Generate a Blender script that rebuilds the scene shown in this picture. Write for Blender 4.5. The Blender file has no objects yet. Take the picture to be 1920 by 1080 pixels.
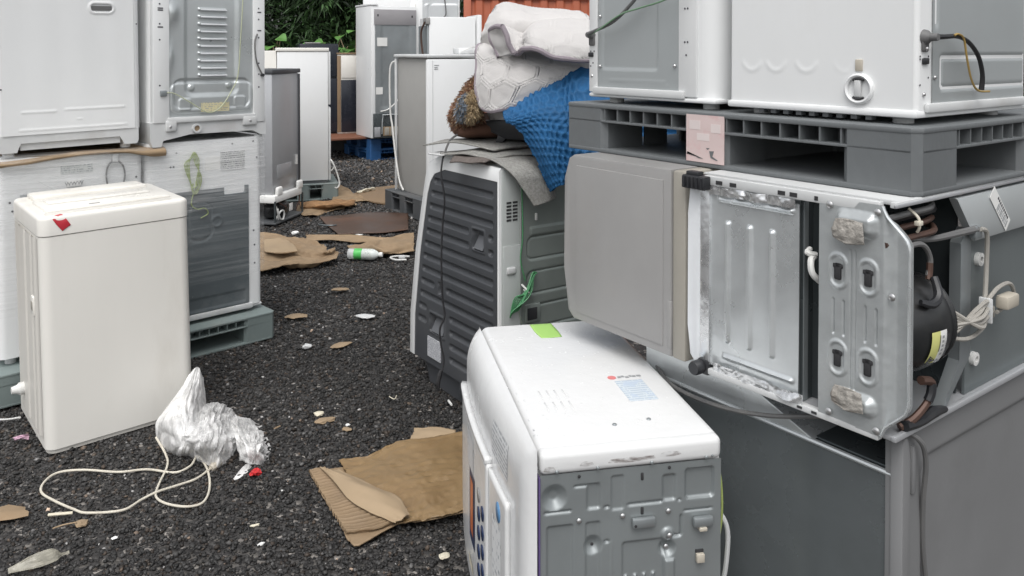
import bpy, bmesh, math, random
import numpy as np
from mathutils import Vector, Matrix, noise as mnoise

R = math.radians
S = bpy.context.scene
COL = S.collection
random.seed(7)
RNG = np.random.default_rng(11)

# ------------------------------------------------------------------ camera
HC = 1.57
cam = bpy.data.cameras.new('camera')
camo = bpy.data.objects.new('camera', cam)
COL.objects.link(camo)
camo.location = (0, 0, HC)
camo.rotation_euler = (R(89.0), 0, 0)
cam.sensor_fit = 'HORIZONTAL'
cam.sensor_width = 36
cam.lens = 29.06
cam.shift_y = -0.2177
cam.clip_start = 0.05
cam.clip_end = 400
S.camera = camo

# ------------------------------------------------------------------ sky, sun, exposure (overcast)
SUN_AZ, SUN_EL = 188.0, 60.0        # degrees: where the soft light comes from
wd = bpy.data.worlds.new('World')
S.world = wd
wd.use_nodes = True
nt = wd.node_tree
nt.nodes.clear()
sky = nt.nodes.new('ShaderNodeTexSky')
sky.sky_type = 'NISHITA'
sky.sun_disc = False
sky.sun_elevation = R(SUN_EL)
sky.sun_rotation = R(SUN_AZ)
sky.air_density = 1.0
sky.dust_density = 4.0
sky.ozone_density = 1.0
hs = nt.nodes.new('ShaderNodeHueSaturation')
hs.inputs['Saturation'].default_value = 0.16
hs.inputs['Value'].default_value = 1.0
bgn = nt.nodes.new('ShaderNodeBackground')
bgn.inputs['Strength'].default_value = 0.15
wo = nt.nodes.new('ShaderNodeOutputWorld')
nt.links.new(sky.outputs[0], hs.inputs['Color'])
nt.links.new(hs.outputs[0], bgn.inputs['Color'])
nt.links.new(bgn.outputs[0], wo.inputs['Surface'])
sl = bpy.data.lights.new('sun', 'SUN')
sl.energy = 1.0
sl.angle = R(50)
sl.color = (1.0, 0.985, 0.96)
so = bpy.data.objects.new('sun', sl)
COL.objects.link(so)
_a, _e = R(SUN_AZ), R(SUN_EL)
_d = Vector((math.sin(_a) * math.cos(_e), math.cos(_a) * math.cos(_e), math.sin(_e)))
so.rotation_euler = (-_d).to_track_quat('-Z', 'Y').to_euler()
S.view_settings.view_transform = 'Standard'
S.view_settings.look = 'None'
S.view_settings.gamma = 1.0
S.view_settings.use_curve_mapping = False
S.view_settings.exposure = 0.35

# ------------------------------------------------------------------ helpers
def at(px, py, d):
    """a point of the place seen at picture position (px, py), d metres ahead"""
    return Vector(((px - 960) / 1550 * d, d, HC - (py - 95) / 1550 * d))

def gr(px, py, z=0.0):
    d = (HC - z) * 1550 / (py - 95)
    return Vector(((px - 960) / 1550 * d, d, z))

def thing(name, label, cat, loc=(0, 0, 0), rz=0.0, group=None, rx=0.0, ry=0.0):
    o = bpy.data.objects.new(name, None)
    COL.objects.link(o)
    o.empty_display_size = 0.1
    o.location = loc
    o.rotation_euler = (R(rx), R(ry), R(rz))
    o['label'] = label
    o['category'] = cat
    if group:
        o['group'] = group
    return o

def tag(o, label, cat, group=None):
    o['label'] = label
    o['category'] = cat
    if group:
        o['group'] = group
    return o

def struct(o):
    o['kind'] = 'structure'
    return o

class MB:
    def __init__(s):
        s.v = []
        s.f = []
    def add(s, v, f):
        n = len(s.v)
        s.v += [tuple(p) for p in v]
        s.f += [tuple(i + n for i in q) for q in f]
        return s
    def bm(s, b):
        b.verts.index_update()
        s.add([tuple(v.co) for v in b.verts], [[v.index for v in f.verts] for f in b.faces])
        b.free()
        return s
    def box(s, x0, x1, y0, y1, z0, z1, r=0.0, seg=2, ax='xyz', M=None):
        b = bmesh.new()
        bmesh.ops.create_cube(b, size=1)
        for v in b.verts:
            v.co = Vector(((x0 + x1) / 2 + v.co.x * (x1 - x0), (y0 + y1) / 2 + v.co.y * (y1 - y0), (z0 + z1) / 2 + v.co.z * (z1 - z0)))
        if r > 0:
            es = []
            for e in b.edges:
                d = e.verts[0].co - e.verts[1].co
                k = 'xyz'[max(range(3), key=lambda i: abs(d[i]))]
                if k in ax:
                    es.append(e)
            bmesh.ops.bevel(b, geom=es, offset=r, segments=seg, profile=0.5, affect='EDGES')
        if M is not None:
            b.transform(M)
        return s.bm(b)
    def prism(s, pts, ax, a, b, r=0.0, seg=2):
        """polygon pts in the plane across axis ax, extruded from a to b"""
        def P(p, t):
            if ax == 'x': return (t, p[0], p[1])
            if ax == 'y': return (p[0], t, p[1])
            return (p[0], p[1], t)
        m = bmesh.new()
        va = [m.verts.new(P(p, a)) for p in pts]
        vb = [m.verts.new(P(p, b)) for p in pts]
        n = len(pts)
        fa = m.faces.new(va)
        fb = m.faces.new(vb)
        for i in range(n):
            m.faces.new((va[i], va[(i + 1) % n], vb[(i + 1) % n], vb[i]))
        if r > 0:
            es = list(set(list(fa.edges) + list(fb.edges)))
            bmesh.ops.bevel(m, geom=es, offset=r, segments=seg, profile=0.5, affect='EDGES')
        bmesh.ops.recalc_face_normals(m, faces=m.faces)
        return s.bm(m)
    def tube(s, pts, r, n=8, sub=6, caps=True):
        P = crv(pts, sub) if sub > 1 else [Vector(p) for p in pts]
        m = len(P)
        rr = r if hasattr(r, '__len__') else None
        up = Vector((0, 0, 1))
        t0 = (P[1] - P[0]).normalized()
        if abs(t0.dot(up)) > 0.95:
            up = Vector((1, 0, 0))
        nv = t0.cross(up).normalized()
        V, F = [], []
        for i in range(m):
            t = (P[min(i + 1, m - 1)] - P[max(i - 1, 0)])
            if t.length < 1e-9:
                t = t0
            t = t.normalized()
            nv = (nv - t * nv.dot(t))
            nv = nv.normalized() if nv.length > 1e-6 else t.orthogonal().normalized()
            bv = t.cross(nv)
            if rr is not None:
                q = i / (m - 1) * (len(rr) - 1)
                k = min(int(q), len(rr) - 2)
                rad = rr[k] + (rr[k + 1] - rr[k]) * (q - k)
            else:
                rad = r
            for j in range(n):
                a = 2 * math.pi * j / n
                V.append(P[i] + (nv * math.cos(a) + bv * math.sin(a)) * rad)
        for i in range(m - 1):
            for j in range(n):
                F.append((i * n + j, i * n + (j + 1) % n, (i + 1) * n + (j + 1) % n, (i + 1) * n + j))
        if caps:
            F.append(tuple(range(n - 1, -1, -1)))
            F.append(tuple((m - 1) * n + j for j in range(n)))
        return s.add(V, F)
    def lathe(s, prof, c=(0, 0, 0), ax='z', n=20):
        V, F = [], []
        for (r, h) in prof:
            for j in range(n):
                a = 2 * math.pi * j / n
                p = (r * math.cos(a), r * math.sin(a), h)
                if ax == 'x': p = (p[2], p[0], p[1])
                if ax == 'y': p = (p[1], p[2], p[0])
                V.append((p[0] + c[0], p[1] + c[1], p[2] + c[2]))
        m = len(prof)
        for i in range(m - 1):
            for j in range(n):
                F.append((i * n + j, i * n + (j + 1) % n, (i + 1) * n + (j + 1) % n, (i + 1) * n + j))
        F.append(tuple(range(n - 1, -1, -1)))
        F.append(tuple((m - 1) * n + j for j in range(n)))
        return s.add(V, F)
    def grid(s, P):
        ny, nx = P.shape[:2]
        n = len(s.v)
        s.v += [tuple(p) for p in P.reshape(-1, 3)]
        for i in range(ny - 1):
            for j in range(nx - 1):
                a = n + i * nx + j
                s.f.append((a, a + 1, a + nx + 1, a + nx))
        return s
    def build(s, name, mat, parent=None, smooth=35, solid=0.0, fix=False, loc=None):
        me = bpy.data.meshes.new(name)
        me.from_pydata(s.v, [], s.f)
        me.update()
        if fix:
            b = bmesh.new(); b.from_mesh(me)
            bmesh.ops.recalc_face_normals(b, faces=b.faces)
            b.to_mesh(me); b.free()
        if smooth:
            me.polygons.foreach_set('use_smooth', [True] * len(me.polygons))
            me.set_sharp_from_angle(angle=R(smooth))
        me.materials.append(mat)
        o = bpy.data.objects.new(name, me)
        COL.objects.link(o)
        if parent is not None:
            o.parent = parent
        if loc is not None:
            o.location = loc
        if solid:
            m = o.modifiers.new('thickness', 'SOLIDIFY')
            m.thickness = solid
            m.offset = 0.0
        return o

def crv(pts, sub):
    P = [Vector(p) for p in pts]
    out = []
    n = len(P)
    for i in range(n - 1):
        p0, p1, p2, p3 = P[max(i - 1, 0)], P[i], P[i + 1], P[min(i + 2, n - 1)]
        for k in range(sub):
            t = k / sub
            out.append(0.5 * ((2 * p1) + (p2 - p0) * t + (2 * p0 - 5 * p1 + 4 * p2 - p3) * t * t + (3 * p1 - p0 - 3 * p2 + p3) * t ** 3))
    out.append(P[-1])
    return out

def _cr(A, n):
    """Catmull-Rom along axis 0 of A (k, ...) to n samples"""
    k = A.shape[0]
    q = np.linspace(0, k - 1, n)
    i = np.minimum(q.astype(int), k - 2)
    t = (q - i).reshape((-1,) + (1,) * (A.ndim - 1))
    p0, p1, p2, p3 = A[np.maximum(i - 1, 0)], A[i], A[i + 1], A[np.minimum(i + 2, k - 1)]
    return 0.5 * (2 * p1 + (p2 - p0) * t + (2 * p0 - 5 * p1 + 4 * p2 - p3) * t ** 2 + (3 * p1 - p0 - 3 * p2 + p3) * t ** 3)

def patch(ctrl, nu, nv, disp=None):
    """smooth surface through a grid of control points; disp(U, V, P) pushes it along its normal"""
    A = np.array([[tuple(p) for p in r] for r in ctrl], float)
    A = _cr(A, nv)
    A = _cr(A.transpose(1, 0, 2), nu).transpose(1, 0, 2)
    if disp is not None:
        U, V = np.meshgrid(np.linspace(0, 1, nu), np.linspace(0, 1, nv))
        du = np.gradient(A, axis=1); dv = np.gradient(A, axis=0)
        N = np.cross(du, dv)
        N /= np.maximum(np.linalg.norm(N, axis=2, keepdims=True), 1e-9)
        A = A + N * disp(U, V, A)[..., None]
    return A

def ragged(A, amp, seed):
    """tear the four borders of a sheet a little, in its own plane"""
    g = np.random.default_rng(seed)
    def line(n):
        x = g.normal(size=n + 8)
        x = np.convolve(x, np.ones(3) / 3, 'same') + 0.8 * np.convolve(x, np.ones(9) / 9, 'same')
        return x[4:4 + n]
    c = A.reshape(-1, 3).mean(0)
    for sl in ((0, slice(None)), (-1, slice(None)), (slice(None), 0), (slice(None), -1)):
        P = A[sl]
        d = P - c; d[:, 2] = 0
        d /= np.maximum(np.linalg.norm(d, axis=1, keepdims=True), 1e-6)
        A[sl] = P + d * (line(len(P)) * amp)[:, None]
    return A

def sm(x, a, b):
    t = np.clip((x - a) / (b - a), 0, 1)
    return t * t * (3 - 2 * t)

def rr(U, V, cx, cy, hw, hh, r):
    qx = np.abs(U - cx) - (hw - r); qy = np.abs(V - cy) - (hh - r)
    return np.sqrt(np.maximum(qx, 0) ** 2 + np.maximum(qy, 0) ** 2) + np.minimum(np.maximum(qx, qy), 0) - r

def emb(U, V, x0, x1, y0, y1, h, r=0.01, e=0.008):
    """pressed rounded rectangle, h high (or deep), with a sloping wall e wide"""
    return h * (1 - sm(rr(U, V, (x0 + x1) / 2, (y0 + y1) / 2, abs(x1 - x0) / 2, abs(y1 - y0) / 2, r), -e, 0))

def disc(U, V, cx, cy, r, h, e=0.006):
    return h * (1 - sm(np.hypot(U - cx, V - cy), r - e, r))

def cone(U, V, cx, cy, r, r2, h):
    return h * (1 - np.clip((np.hypot(U - cx, V - cy) - r2) / (r - r2), 0, 1))

def vnoise(P, sc, oct=3, seed=0.0):
    out = np.zeros(P.shape[:2])
    for i in range(P.shape[0]):
        for j in range(P.shape[1]):
            p = P[i, j]
            out[i, j] = mnoise.fractal(Vector((p[0] * sc + seed, p[1] * sc, p[2] * sc)), 1.0, 2.0, oct)
    return out

def wobble(U, V, n=6, fr=3.0, seed=0):
    g = np.random.default_rng(seed)
    o = np.zeros_like(U)
    for _ in range(n):
        a, b, c = g.uniform(-fr, fr), g.uniform(-fr, fr), g.uniform(0, 6.28)
        o += np.sin(6.28 * (a * U + b * V) + c) / (1 + abs(a) + abs(b))
    return o

def field(name, face, a0, a1, z0, z1, off, func, mat, parent, step=0.004, smooth=50):
    """pressed sheet on a face of a box: face 'x' = plane x=off looking to -x (a = y), 'y' = plane y=off looking to -y (a = x), 'z' = top (a = x, z = y)"""
    nx = max(2, int(abs(a1 - a0) / step)); ny = max(2, int(abs(z1 - z0) / step))
    U, V = np.meshgrid(np.linspace(a0, a1, nx), np.linspace(z0, z1, ny))
    H = func(U, V)
    if face == 'x': P = np.stack([off - H, U, V], -1)[:, ::-1]
    elif face == 'y': P = np.stack([U, off - H, V], -1)
    else: P = np.stack([U, V, off + H], -1)
    return MB().grid(P).build(name, mat, parent, smooth=smooth)

_scr = {}
def screws(parent, pts, face, mat, r=0.006, name='screw', h=0.004):
    """each screw head its own small part, sharing one mesh"""
    key = (face, mat.name, r, name, h)
    for p in pts:
        if key not in _scr:
            m = MB()
            m.lathe([(r, 0.0), (r, h * 0.4), (r * 0.7, h * 0.85), (r * 0.25, h)], n=10)
            m.v = [{'x': (-v[2], v[0], v[1]), 'y': (v[0], -v[2], v[1]), 'z': v}[face] for v in m.v]
            o = m.build(name, mat, parent, fix=True)
            _scr[key] = o.data
        else:
            o = bpy.data.objects.new(name, _scr[key])
            COL.objects.link(o)
            o.parent = parent
        o.location = p

def dup(src, name=None, parent=None, loc=None, rot=None):
    c = src.copy()
    COL.objects.link(c)
    if parent is not None: c.parent = parent
    if loc is not None: c.location = loc
    if rot is not None: c.rotation_euler = rot
    return c

def text(name, body, size, parent, mat, origin, u, v, align='CENTER'):
    """flat lettering lying in the plane spanned by u (reading direction) and v (up)"""
    cu = bpy.data.curves.new(name, 'FONT')
    cu.body = body
    cu.size = size
    cu.align_x = align
    cu.align_y = 'CENTER'
    cu.extrude = 0.0002
    cu.resolution_u = 2
    t = bpy.data.objects.new(name, cu)
    me = bpy.data.meshes.new_from_object(t)
    bpy.data.objects.remove(t)
    bpy.data.curves.remove(cu)
    U, V = Vector(u).normalized(), Vector(v).normalized()
    N = U.cross(V)
    M = Matrix((U, V, N)).transposed().to_4x4()
    M.translation = Vector(origin)
    me.transform(M)
    me.name = name
    me.materials.append(mat)
    o = bpy.data.objects.new(name, me)
    COL.objects.link(o)
    o.parent = parent
    return o

# ------------------------------------------------------------------ materials
def nd(t, k, **kw):
    n = t.nodes.new(k)
    for a, b in kw.items():
        setattr(n, a, b)
    return n

def mat(name, col, rough=0.5, metal=0.0, spec=0.5, var=0.06, vs=3.0, dirt=None, damt=0.4, ds=2.0, stretch=(1, 1, 1), bump=0.0, bs=120.0, rvar=0.08, coat=0.0, speck=None, spa=0.62, sps=60.0):
    m = bpy.data.materials.new(name)
    m.use_nodes = True
    t = m.node_tree
    b = t.nodes['Principled BSDF']
    tc = nd(t, 'ShaderNodeTexCoord')
    mp = nd(t, 'ShaderNodeMapping')
    mp.inputs['Scale'].default_value = stretch
    t.links.new(tc.outputs['Object'], mp.inputs['Vector'])
    n1 = nd(t, 'ShaderNodeTexNoise')
    n1.inputs['Scale'].default_value = vs
    n1.inputs['Detail'].default_value = 6
    n1.inputs['Roughness'].default_value = 0.6
    t.links.new(mp.outputs[0], n1.inputs['Vector'])
    mr = nd(t, 'ShaderNodeMapRange')
    mr.inputs[1].default_value = 0.3; mr.inputs[2].default_value = 0.7
    mr.inputs[3].default_value = 1 - var; mr.inputs[4].default_value = 1 + var
    t.links.new(n1.outputs['Fac'], mr.inputs[0])
    mx = nd(t, 'ShaderNodeMix', data_type='RGBA', blend_type='MULTIPLY')
    mx.inputs[0].default_value = 1
    mx.inputs[6].default_value = (*col, 1)
    t.links.new(mr.outputs[0], mx.inputs[7])
    out = mx.outputs[2]
    def layer(out, c, scale, lo, hi, amt, vec):
        n2 = nd(t, 'ShaderNodeTexNoise')
        n2.inputs['Scale'].default_value = scale
        n2.inputs['Detail'].default_value = 8
        n2.inputs['Roughness'].default_value = 0.68
        t.links.new(vec, n2.inputs['Vector'])
        r2 = nd(t, 'ShaderNodeMapRange')
        r2.inputs[1].default_value = lo; r2.inputs[2].default_value = hi
        r2.inputs[3].default_value = 0; r2.inputs[4].default_value = amt
        t.links.new(n2.outputs['Fac'], r2.inputs[0])
        m2 = nd(t, 'ShaderNodeMix', data_type='RGBA')
        m2.inputs[7].default_value = (*c, 1)
        t.links.new(r2.outputs[0], m2.inputs[0])
        t.links.new(out, m2.inputs[6])
        return m2.outputs[2]
    if dirt:
        out = layer(out, dirt, ds, 0.52, 0.8, damt, mp.outputs[0])
    if speck:
        out = layer(out, speck, sps, spa, spa + 0.06, 0.8, tc.outputs['Object'])
    t.links.new(out, b.inputs['Base Color'])
    r3 = nd(t, 'ShaderNodeMapRange')
    r3.inputs[1].default_value = 0.3; r3.inputs[2].default_value = 0.7
    r3.inputs[3].default_value = max(0.03, rough - rvar); r3.inputs[4].default_value = min(1, rough + rvar)
    t.links.new(n1.outputs['Fac'], r3.inputs[0])
    t.links.new(r3.outputs[0], b.inputs['Roughness'])
    b.inputs['Metallic'].default_value = metal
    b.inputs['Specular IOR Level'].default_value = spec
    if coat:
        b.inputs['Coat Weight'].default_value = coat
        b.inputs['Coat Roughness'].default_value = 0.1
    if bump:
        n3 = nd(t, 'ShaderNodeTexNoise')
        n3.inputs['Scale'].default_value = bs
        n3.inputs['Detail'].default_value = 4
        t.links.new(mp.outputs[0], n3.inputs['Vector'])
        bp = nd(t, 'ShaderNodeBump')
        bp.inputs['Strength'].default_value = bump
        bp.inputs['Distance'].default_value = 0.01
        t.links.new(n3.outputs['Fac'], bp.inputs['Height'])
        t.links.new(bp.outputs[0], b.inputs['Normal'])
    return m

def print_mat(name, base, ink, axes=(1, 2), rows=10, cols=5, thr=0.5, blotch=None, xs=22.0, th=0.5):
    """a sticker with rows of fine print too small to read"""
    m = bpy.data.materials.new(name)
    m.use_nodes = True
    t = m.node_tree
    b = t.nodes['Principled BSDF']
    b.inputs['Roughness'].default_value = 0.4
    tc = nd(t, 'ShaderNodeTexCoord')
    sx = nd(t, 'ShaderNodeSeparateXYZ')
    t.links.new(tc.outputs['Generated'], sx.inputs[0])
    cb = nd(t, 'ShaderNodeCombineXYZ')
    def mul(o, k):
        q = nd(t, 'ShaderNodeMath', operation='MULTIPLY'); q.inputs[1].default_value = k
        t.links.new(o, q.inputs[0]); return q.outputs[0]
    u, v = sx.outputs[axes[0]], sx.outputs[axes[1]]
    fl = nd(t, 'ShaderNodeMath', operation='FLOOR')
    rv = mul(v, rows)
    t.links.new(rv, fl.inputs[0])
    t.links.new(mul(u, xs), cb.inputs[0])
    t.links.new(mul(fl.outputs[0], 7.31), cb.inputs[1])
    n1 = nd(t, 'ShaderNodeTexNoise'); n1.inputs['Scale'].default_value = 1.0; n1.inputs['Detail'].default_value = 3
    t.links.new(cb.outputs[0], n1.inputs['Vector'])
    g1 = nd(t, 'ShaderNodeMath', operation='GREATER_THAN'); g1.inputs[1].default_value = thr
    t.links.new(n1.outputs['Fac'], g1.inputs[0])
    fr = nd(t, 'ShaderNodeMath', operation='FRACT')
    t.links.new(rv, fr.inputs[0])
    g2 = nd(t, 'ShaderNodeMath', operation='GREATER_THAN'); g2.inputs[1].default_value = 1 - th
    t.links.new(fr.outputs[0], g2.inputs[0])
    p = nd(t, 'ShaderNodeMath', operation='MULTIPLY')
    t.links.new(g1.outputs[0], p.inputs[0]); t.links.new(g2.outputs[0], p.inputs[1])
    mx = nd(t, 'ShaderNodeMix', data_type='RGBA')
    mx.inputs[6].default_value = (*base, 1); mx.inputs[7].default_value = (*ink, 1)
    t.links.new(p.outputs[0], mx.inputs[0])
    out = mx.outputs[2]
    if blotch:
        n2 = nd(t, 'ShaderNodeTexNoise'); n2.inputs['Scale'].default_value = blotch[1]; n2.inputs['Detail'].default_value = 5
        t.links.new(tc.outputs['Generated'], n2.inputs['Vector'])
        r2 = nd(t, 'ShaderNodeMapRange'); r2.inputs[1].default_value = blotch[2]; r2.inputs[2].default_value = blotch[2] + 0.08
        t.links.new(n2.outputs['Fac'], r2.inputs[0])
        m2 = nd(t, 'ShaderNodeMix', data_type='RGBA'); m2.inputs[7].default_value = (*blotch[0], 1)
        t.links.new(r2.outputs[0], m2.inputs[0]); t.links.new(out, m2.inputs[6])
        out = m2.outputs[2]
    t.links.new(out, b.inputs['Base Color'])
    return m

def film_mat(name, lo, hi, stretch, scale, col=(0.85, 0.86, 0.86), rough=0.22, bump=0.4):
    m = bpy.data.materials.new(name)
    m.use_nodes = True
    t = m.node_tree
    b = t.nodes['Principled BSDF']
    b.inputs['Base Color'].default_value = (*col, 1)
    b.inputs['Roughness'].default_value = rough
    o = t.nodes['Material Output']
    tr = nd(t, 'ShaderNodeBsdfTransparent')
    ms = nd(t, 'ShaderNodeMixShader')
    tc = nd(t, 'ShaderNodeTexCoord'); mp = nd(t, 'ShaderNodeMapping'); mp.inputs['Scale'].default_value = stretch
    t.links.new(tc.outputs['Object'], mp.inputs['Vector'])
    n1 = nd(t, 'ShaderNodeTexNoise'); n1.inputs['Scale'].default_value = scale; n1.inputs['Detail'].default_value = 7; n1.inputs['Roughness'].default_value = 0.65
    n1.inputs['Distortion'].default_value = 0.6
    t.links.new(mp.outputs[0], n1.inputs['Vector'])
    r1 = nd(t, 'ShaderNodeMapRange'); r1.inputs[1].default_value = 0.42; r1.inputs[2].default_value = 0.72; r1.inputs[3].default_value = lo; r1.inputs[4].default_value = hi
    t.links.new(n1.outputs['Fac'], r1.inputs[0])
    bp = nd(t, 'ShaderNodeBump'); bp.inputs['Strength'].default_value = bump; bp.inputs['Distance'].default_value = 0.01
    t.links.new(n1.outputs['Fac'], bp.inputs['Height']); t.links.new(bp.outputs[0], b.inputs['Normal'])
    t.links.new(r1.outputs[0], ms.inputs[0])
    t.links.new(tr.outputs[0], ms.inputs[1]); t.links.new(b.outputs[0], ms.inputs[2])
    t.links.new(ms.outputs[0], o.inputs['Surface'])
    return m

def attr_mat(name, rough=0.6, spec=0.5, sub=0.0):
    m = bpy.data.materials.new(name); m.use_nodes = True
    t = m.node_tree; b = t.nodes['Principled BSDF']
    a = nd(t, 'ShaderNodeAttribute', attribute_name='col')
    t.links.new(a.outputs['Color'], b.inputs['Base Color'])
    b.inputs['Roughness'].default_value = rough
    b.inputs['Specular IOR Level'].default_value = spec
    return m

DUST = (0.30, 0.27, 0.23)
GRIME = (0.22, 0.20, 0.17)
WHITE = mat('white_enamel', (0.76, 0.77, 0.77), 0.34, dirt=(0.52, 0.50, 0.46), damt=0.25, ds=1.6, stretch=(1, 1, 0.5), var=0.02, speck=(0.35, 0.32, 0.28), spa=0.735, sps=30)
WHITE2 = mat('white_enamel_cool', (0.72, 0.74, 0.76), 0.3, dirt=(0.5, 0.48, 0.45), damt=0.2, ds=2, var=0.02)
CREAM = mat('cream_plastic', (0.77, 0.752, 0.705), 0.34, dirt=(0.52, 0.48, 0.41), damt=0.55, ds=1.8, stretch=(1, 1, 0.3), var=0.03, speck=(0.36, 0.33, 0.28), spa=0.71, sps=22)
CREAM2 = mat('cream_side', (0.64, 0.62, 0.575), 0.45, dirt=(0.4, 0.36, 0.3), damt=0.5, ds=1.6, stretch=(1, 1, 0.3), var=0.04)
LGREY = mat('light_grey_plastic', (0.58, 0.59, 0.59), 0.5, dirt=DUST, damt=0.35, ds=4, var=0.05)
GREYP = mat('grey_fridge_paint', (0.30, 0.295, 0.29), 0.42, dirt=(0.26, 0.24, 0.22), damt=0.55, ds=1.6, var=0.06, speck=(0.46, 0.46, 0.44), spa=0.725, sps=40)
GREYD = mat('grey_door_paint', (0.19, 0.192, 0.195), 0.42, dirt=(0.12, 0.12, 0.118), damt=0.5, ds=2, var=0.05, speck=(0.5, 0.5, 0.48), spa=0.745, sps=40)
TAUPE = mat('taupe_trim', (0.33, 0.31, 0.27), 0.5, dirt=(0.2, 0.18, 0.15), damt=0.4, ds=3)
SILVER = mat('silver_paint', (0.44, 0.45, 0.465), 0.36, metal=0.35, dirt=(0.3, 0.29, 0.28), damt=0.3, ds=2, var=0.05)
GALV = mat('galvanised_steel', (0.66, 0.69, 0.70), 0.30, metal=0.66, dirt=(0.45, 0.46, 0.46), damt=0.2, ds=3, var=0.10, vs=5, rvar=0.12, bump=0.05, bs=40)
GALVD = mat('dull_zinc_panel', (0.30, 0.325, 0.335), 0.42, metal=0.55, dirt=(0.22, 0.22, 0.21), damt=0.5, ds=2.5, var=0.09, vs=4, rvar=0.1, bump=0.04, bs=60, speck=(0.6, 0.6, 0.58), spa=0.72, sps=45)
GALVK = mat('dark_zinc_sheet', (0.092, 0.106, 0.111), 0.27, metal=0.55, dirt=(0.055, 0.06, 0.062), damt=0.5, ds=2, var=0.10, vs=4, rvar=0.1, bump=0.03, bs=20, speck=(0.5, 0.52, 0.52), spa=0.735, sps=55)
STEEL_WRAP = mat('panel_under_film', (0.115, 0.135, 0.145), 0.45, metal=0.3, dirt=(0.3, 0.31, 0.31), damt=0.5, ds=3, var=0.1, speck=(0.65, 0.65, 0.63), spa=0.68, sps=25)
GREENZ = mat('green_zinc', (0.235, 0.265, 0.248), 0.4, metal=0.35, dirt=(0.10, 0.12, 0.11), damt=0.4, ds=2, var=0.08)
DPLAST = mat('charcoal_plastic', (0.062, 0.066, 0.073), 0.42, dirt=(0.11, 0.11, 0.11), damt=0.35, ds=2.5, var=0.1)
PGREY = mat('pallet_plastic', (0.135, 0.145, 0.15), 0.55, dirt=(0.085, 0.082, 0.08), damt=0.6, ds=3, var=0.1, bump=0.12, bs=60, stretch=(1, 1, 0.5), speck=(0.36, 0.36, 0.35), spa=0.72, sps=70)
PGREEN = mat('pallet_plastic_green_grey', (0.185, 0.225, 0.22), 0.55, dirt=DUST, damt=0.4, ds=3, var=0.1, bump=0.1, bs=60)
PDARK = mat('pallet_plastic_dark', (0.075, 0.08, 0.085), 0.55, dirt=DUST, damt=0.25, ds=3, var=0.1)
PBLUE = mat('pallet_plastic_blue', (0.02, 0.09, 0.24), 0.5, dirt=(0.08, 0.1, 0.12), damt=0.4, ds=4)
BLACK = mat('black_plastic', (0.022, 0.023, 0.026), 0.4, var=0.15, dirt=(0.08, 0.075, 0.07), damt=0.3, ds=6)
BLKPAINT = mat('black_compressor_paint', (0.016, 0.017, 0.018), 0.28, var=0.2, dirt=(0.10, 0.09, 0.08), damt=0.3, ds=9)
NAVY = mat('dark_fridge_paint', (0.016, 0.019, 0.028), 0.25, var=0.1)
HOLE = mat('shadow_recess', (0.03, 0.03, 0.032), 0.7)
RUBBERG = mat('grey_cord_rubber', (0.13, 0.13, 0.13), 0.55, dirt=(0.3, 0.28, 0.25), damt=0.4, ds=9)
BLKCORD = mat('black_cord_rubber', (0.018, 0.018, 0.02), 0.5)
IVORY = mat('ivory_cord', (0.62, 0.58, 0.49), 0.5, dirt=(0.2, 0.16, 0.12), damt=0.6, ds=7, var=0.08)
WCORD = mat('white_cord', (0.66, 0.66, 0.64), 0.5, dirt=(0.35, 0.33, 0.3), damt=0.4, ds=8)
GREENW = mat('green_wire', (0.07, 0.25, 0.11), 0.45)
YGREEN = mat('yellow_green_wire', (0.40, 0.48, 0.15), 0.45, dirt=(0.15, 0.3, 0.1), damt=0.7, ds=25)
BROWNW = mat('ochre_wire', (0.34, 0.23, 0.07), 0.45)
COPPER = mat('oxidised_copper', (0.095, 0.055, 0.042), 0.5, metal=0.4, dirt=(0.06, 0.05, 0.05), damt=0.6, ds=14)
FOIL = mat('foil_tape', (0.72, 0.73, 0.74), 0.28, metal=0.85, var=0.1, vs=18, bump=0.5, bs=14)
SCREW = mat('screw_zinc', (0.6, 0.6, 0.6), 0.3, metal=0.9)
REDT = mat('red_tape', (0.50, 0.03, 0.045), 0.35)
GREENT = mat('lime_tape', (0.36, 0.60, 0.16), 0.45, var=0.1)
RED2 = mat('red_scrap_plastic', (0.62, 0.03, 0.035), 0.4)
KRAFT = mat('kraft_cardboard', (0.275, 0.195, 0.118), 0.75, dirt=(0.17, 0.10, 0.05), damt=0.6, ds=5, var=0.15, vs=8, bump=0.15, bs=40)
KRAFTW = mat('wet_kraft_cardboard', (0.235, 0.155, 0.075), 0.42, dirt=(0.14, 0.08, 0.035), damt=0.7, ds=4, var=0.15, vs=6, bump=0.25, bs=30, speck=(0.04, 0.03, 0.02), spa=0.72, sps=30)
KRAFTL = mat('pale_kraft_cardboard', (0.35, 0.26, 0.165), 0.75, dirt=(0.25, 0.17, 0.1), damt=0.5, ds=6, var=0.1)
PLY = mat('plywood', (0.24, 0.165, 0.10), 0.7, dirt=(0.11, 0.07, 0.045), damt=0.6, ds=3, stretch=(1, 6, 1), var=0.15)
WOODR = mat('reddish_board', (0.17, 0.072, 0.042), 0.55, dirt=(0.09, 0.04, 0.03), damt=0.6, ds=4, stretch=(1, 5, 1))
RUST = mat('rusty_plate', (0.085, 0.05, 0.035), 0.38, metal=0.2, dirt=(0.16, 0.06, 0.025), damt=0.8, ds=3, var=0.2, speck=(0.02, 0.015, 0.012), spa=0.68, sps=22)
RUSTP = mat('rust_stain', (0.16, 0.085, 0.05), 0.7, var=0.3, vs=30)
FELT = mat('grey_felt_carpet', (0.35, 0.345, 0.325), 0.95, spec=0.1, var=0.25, vs=90, bump=0.8, bs=260, dirt=(0.14, 0.13, 0.12), damt=0.5, ds=6)
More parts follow.
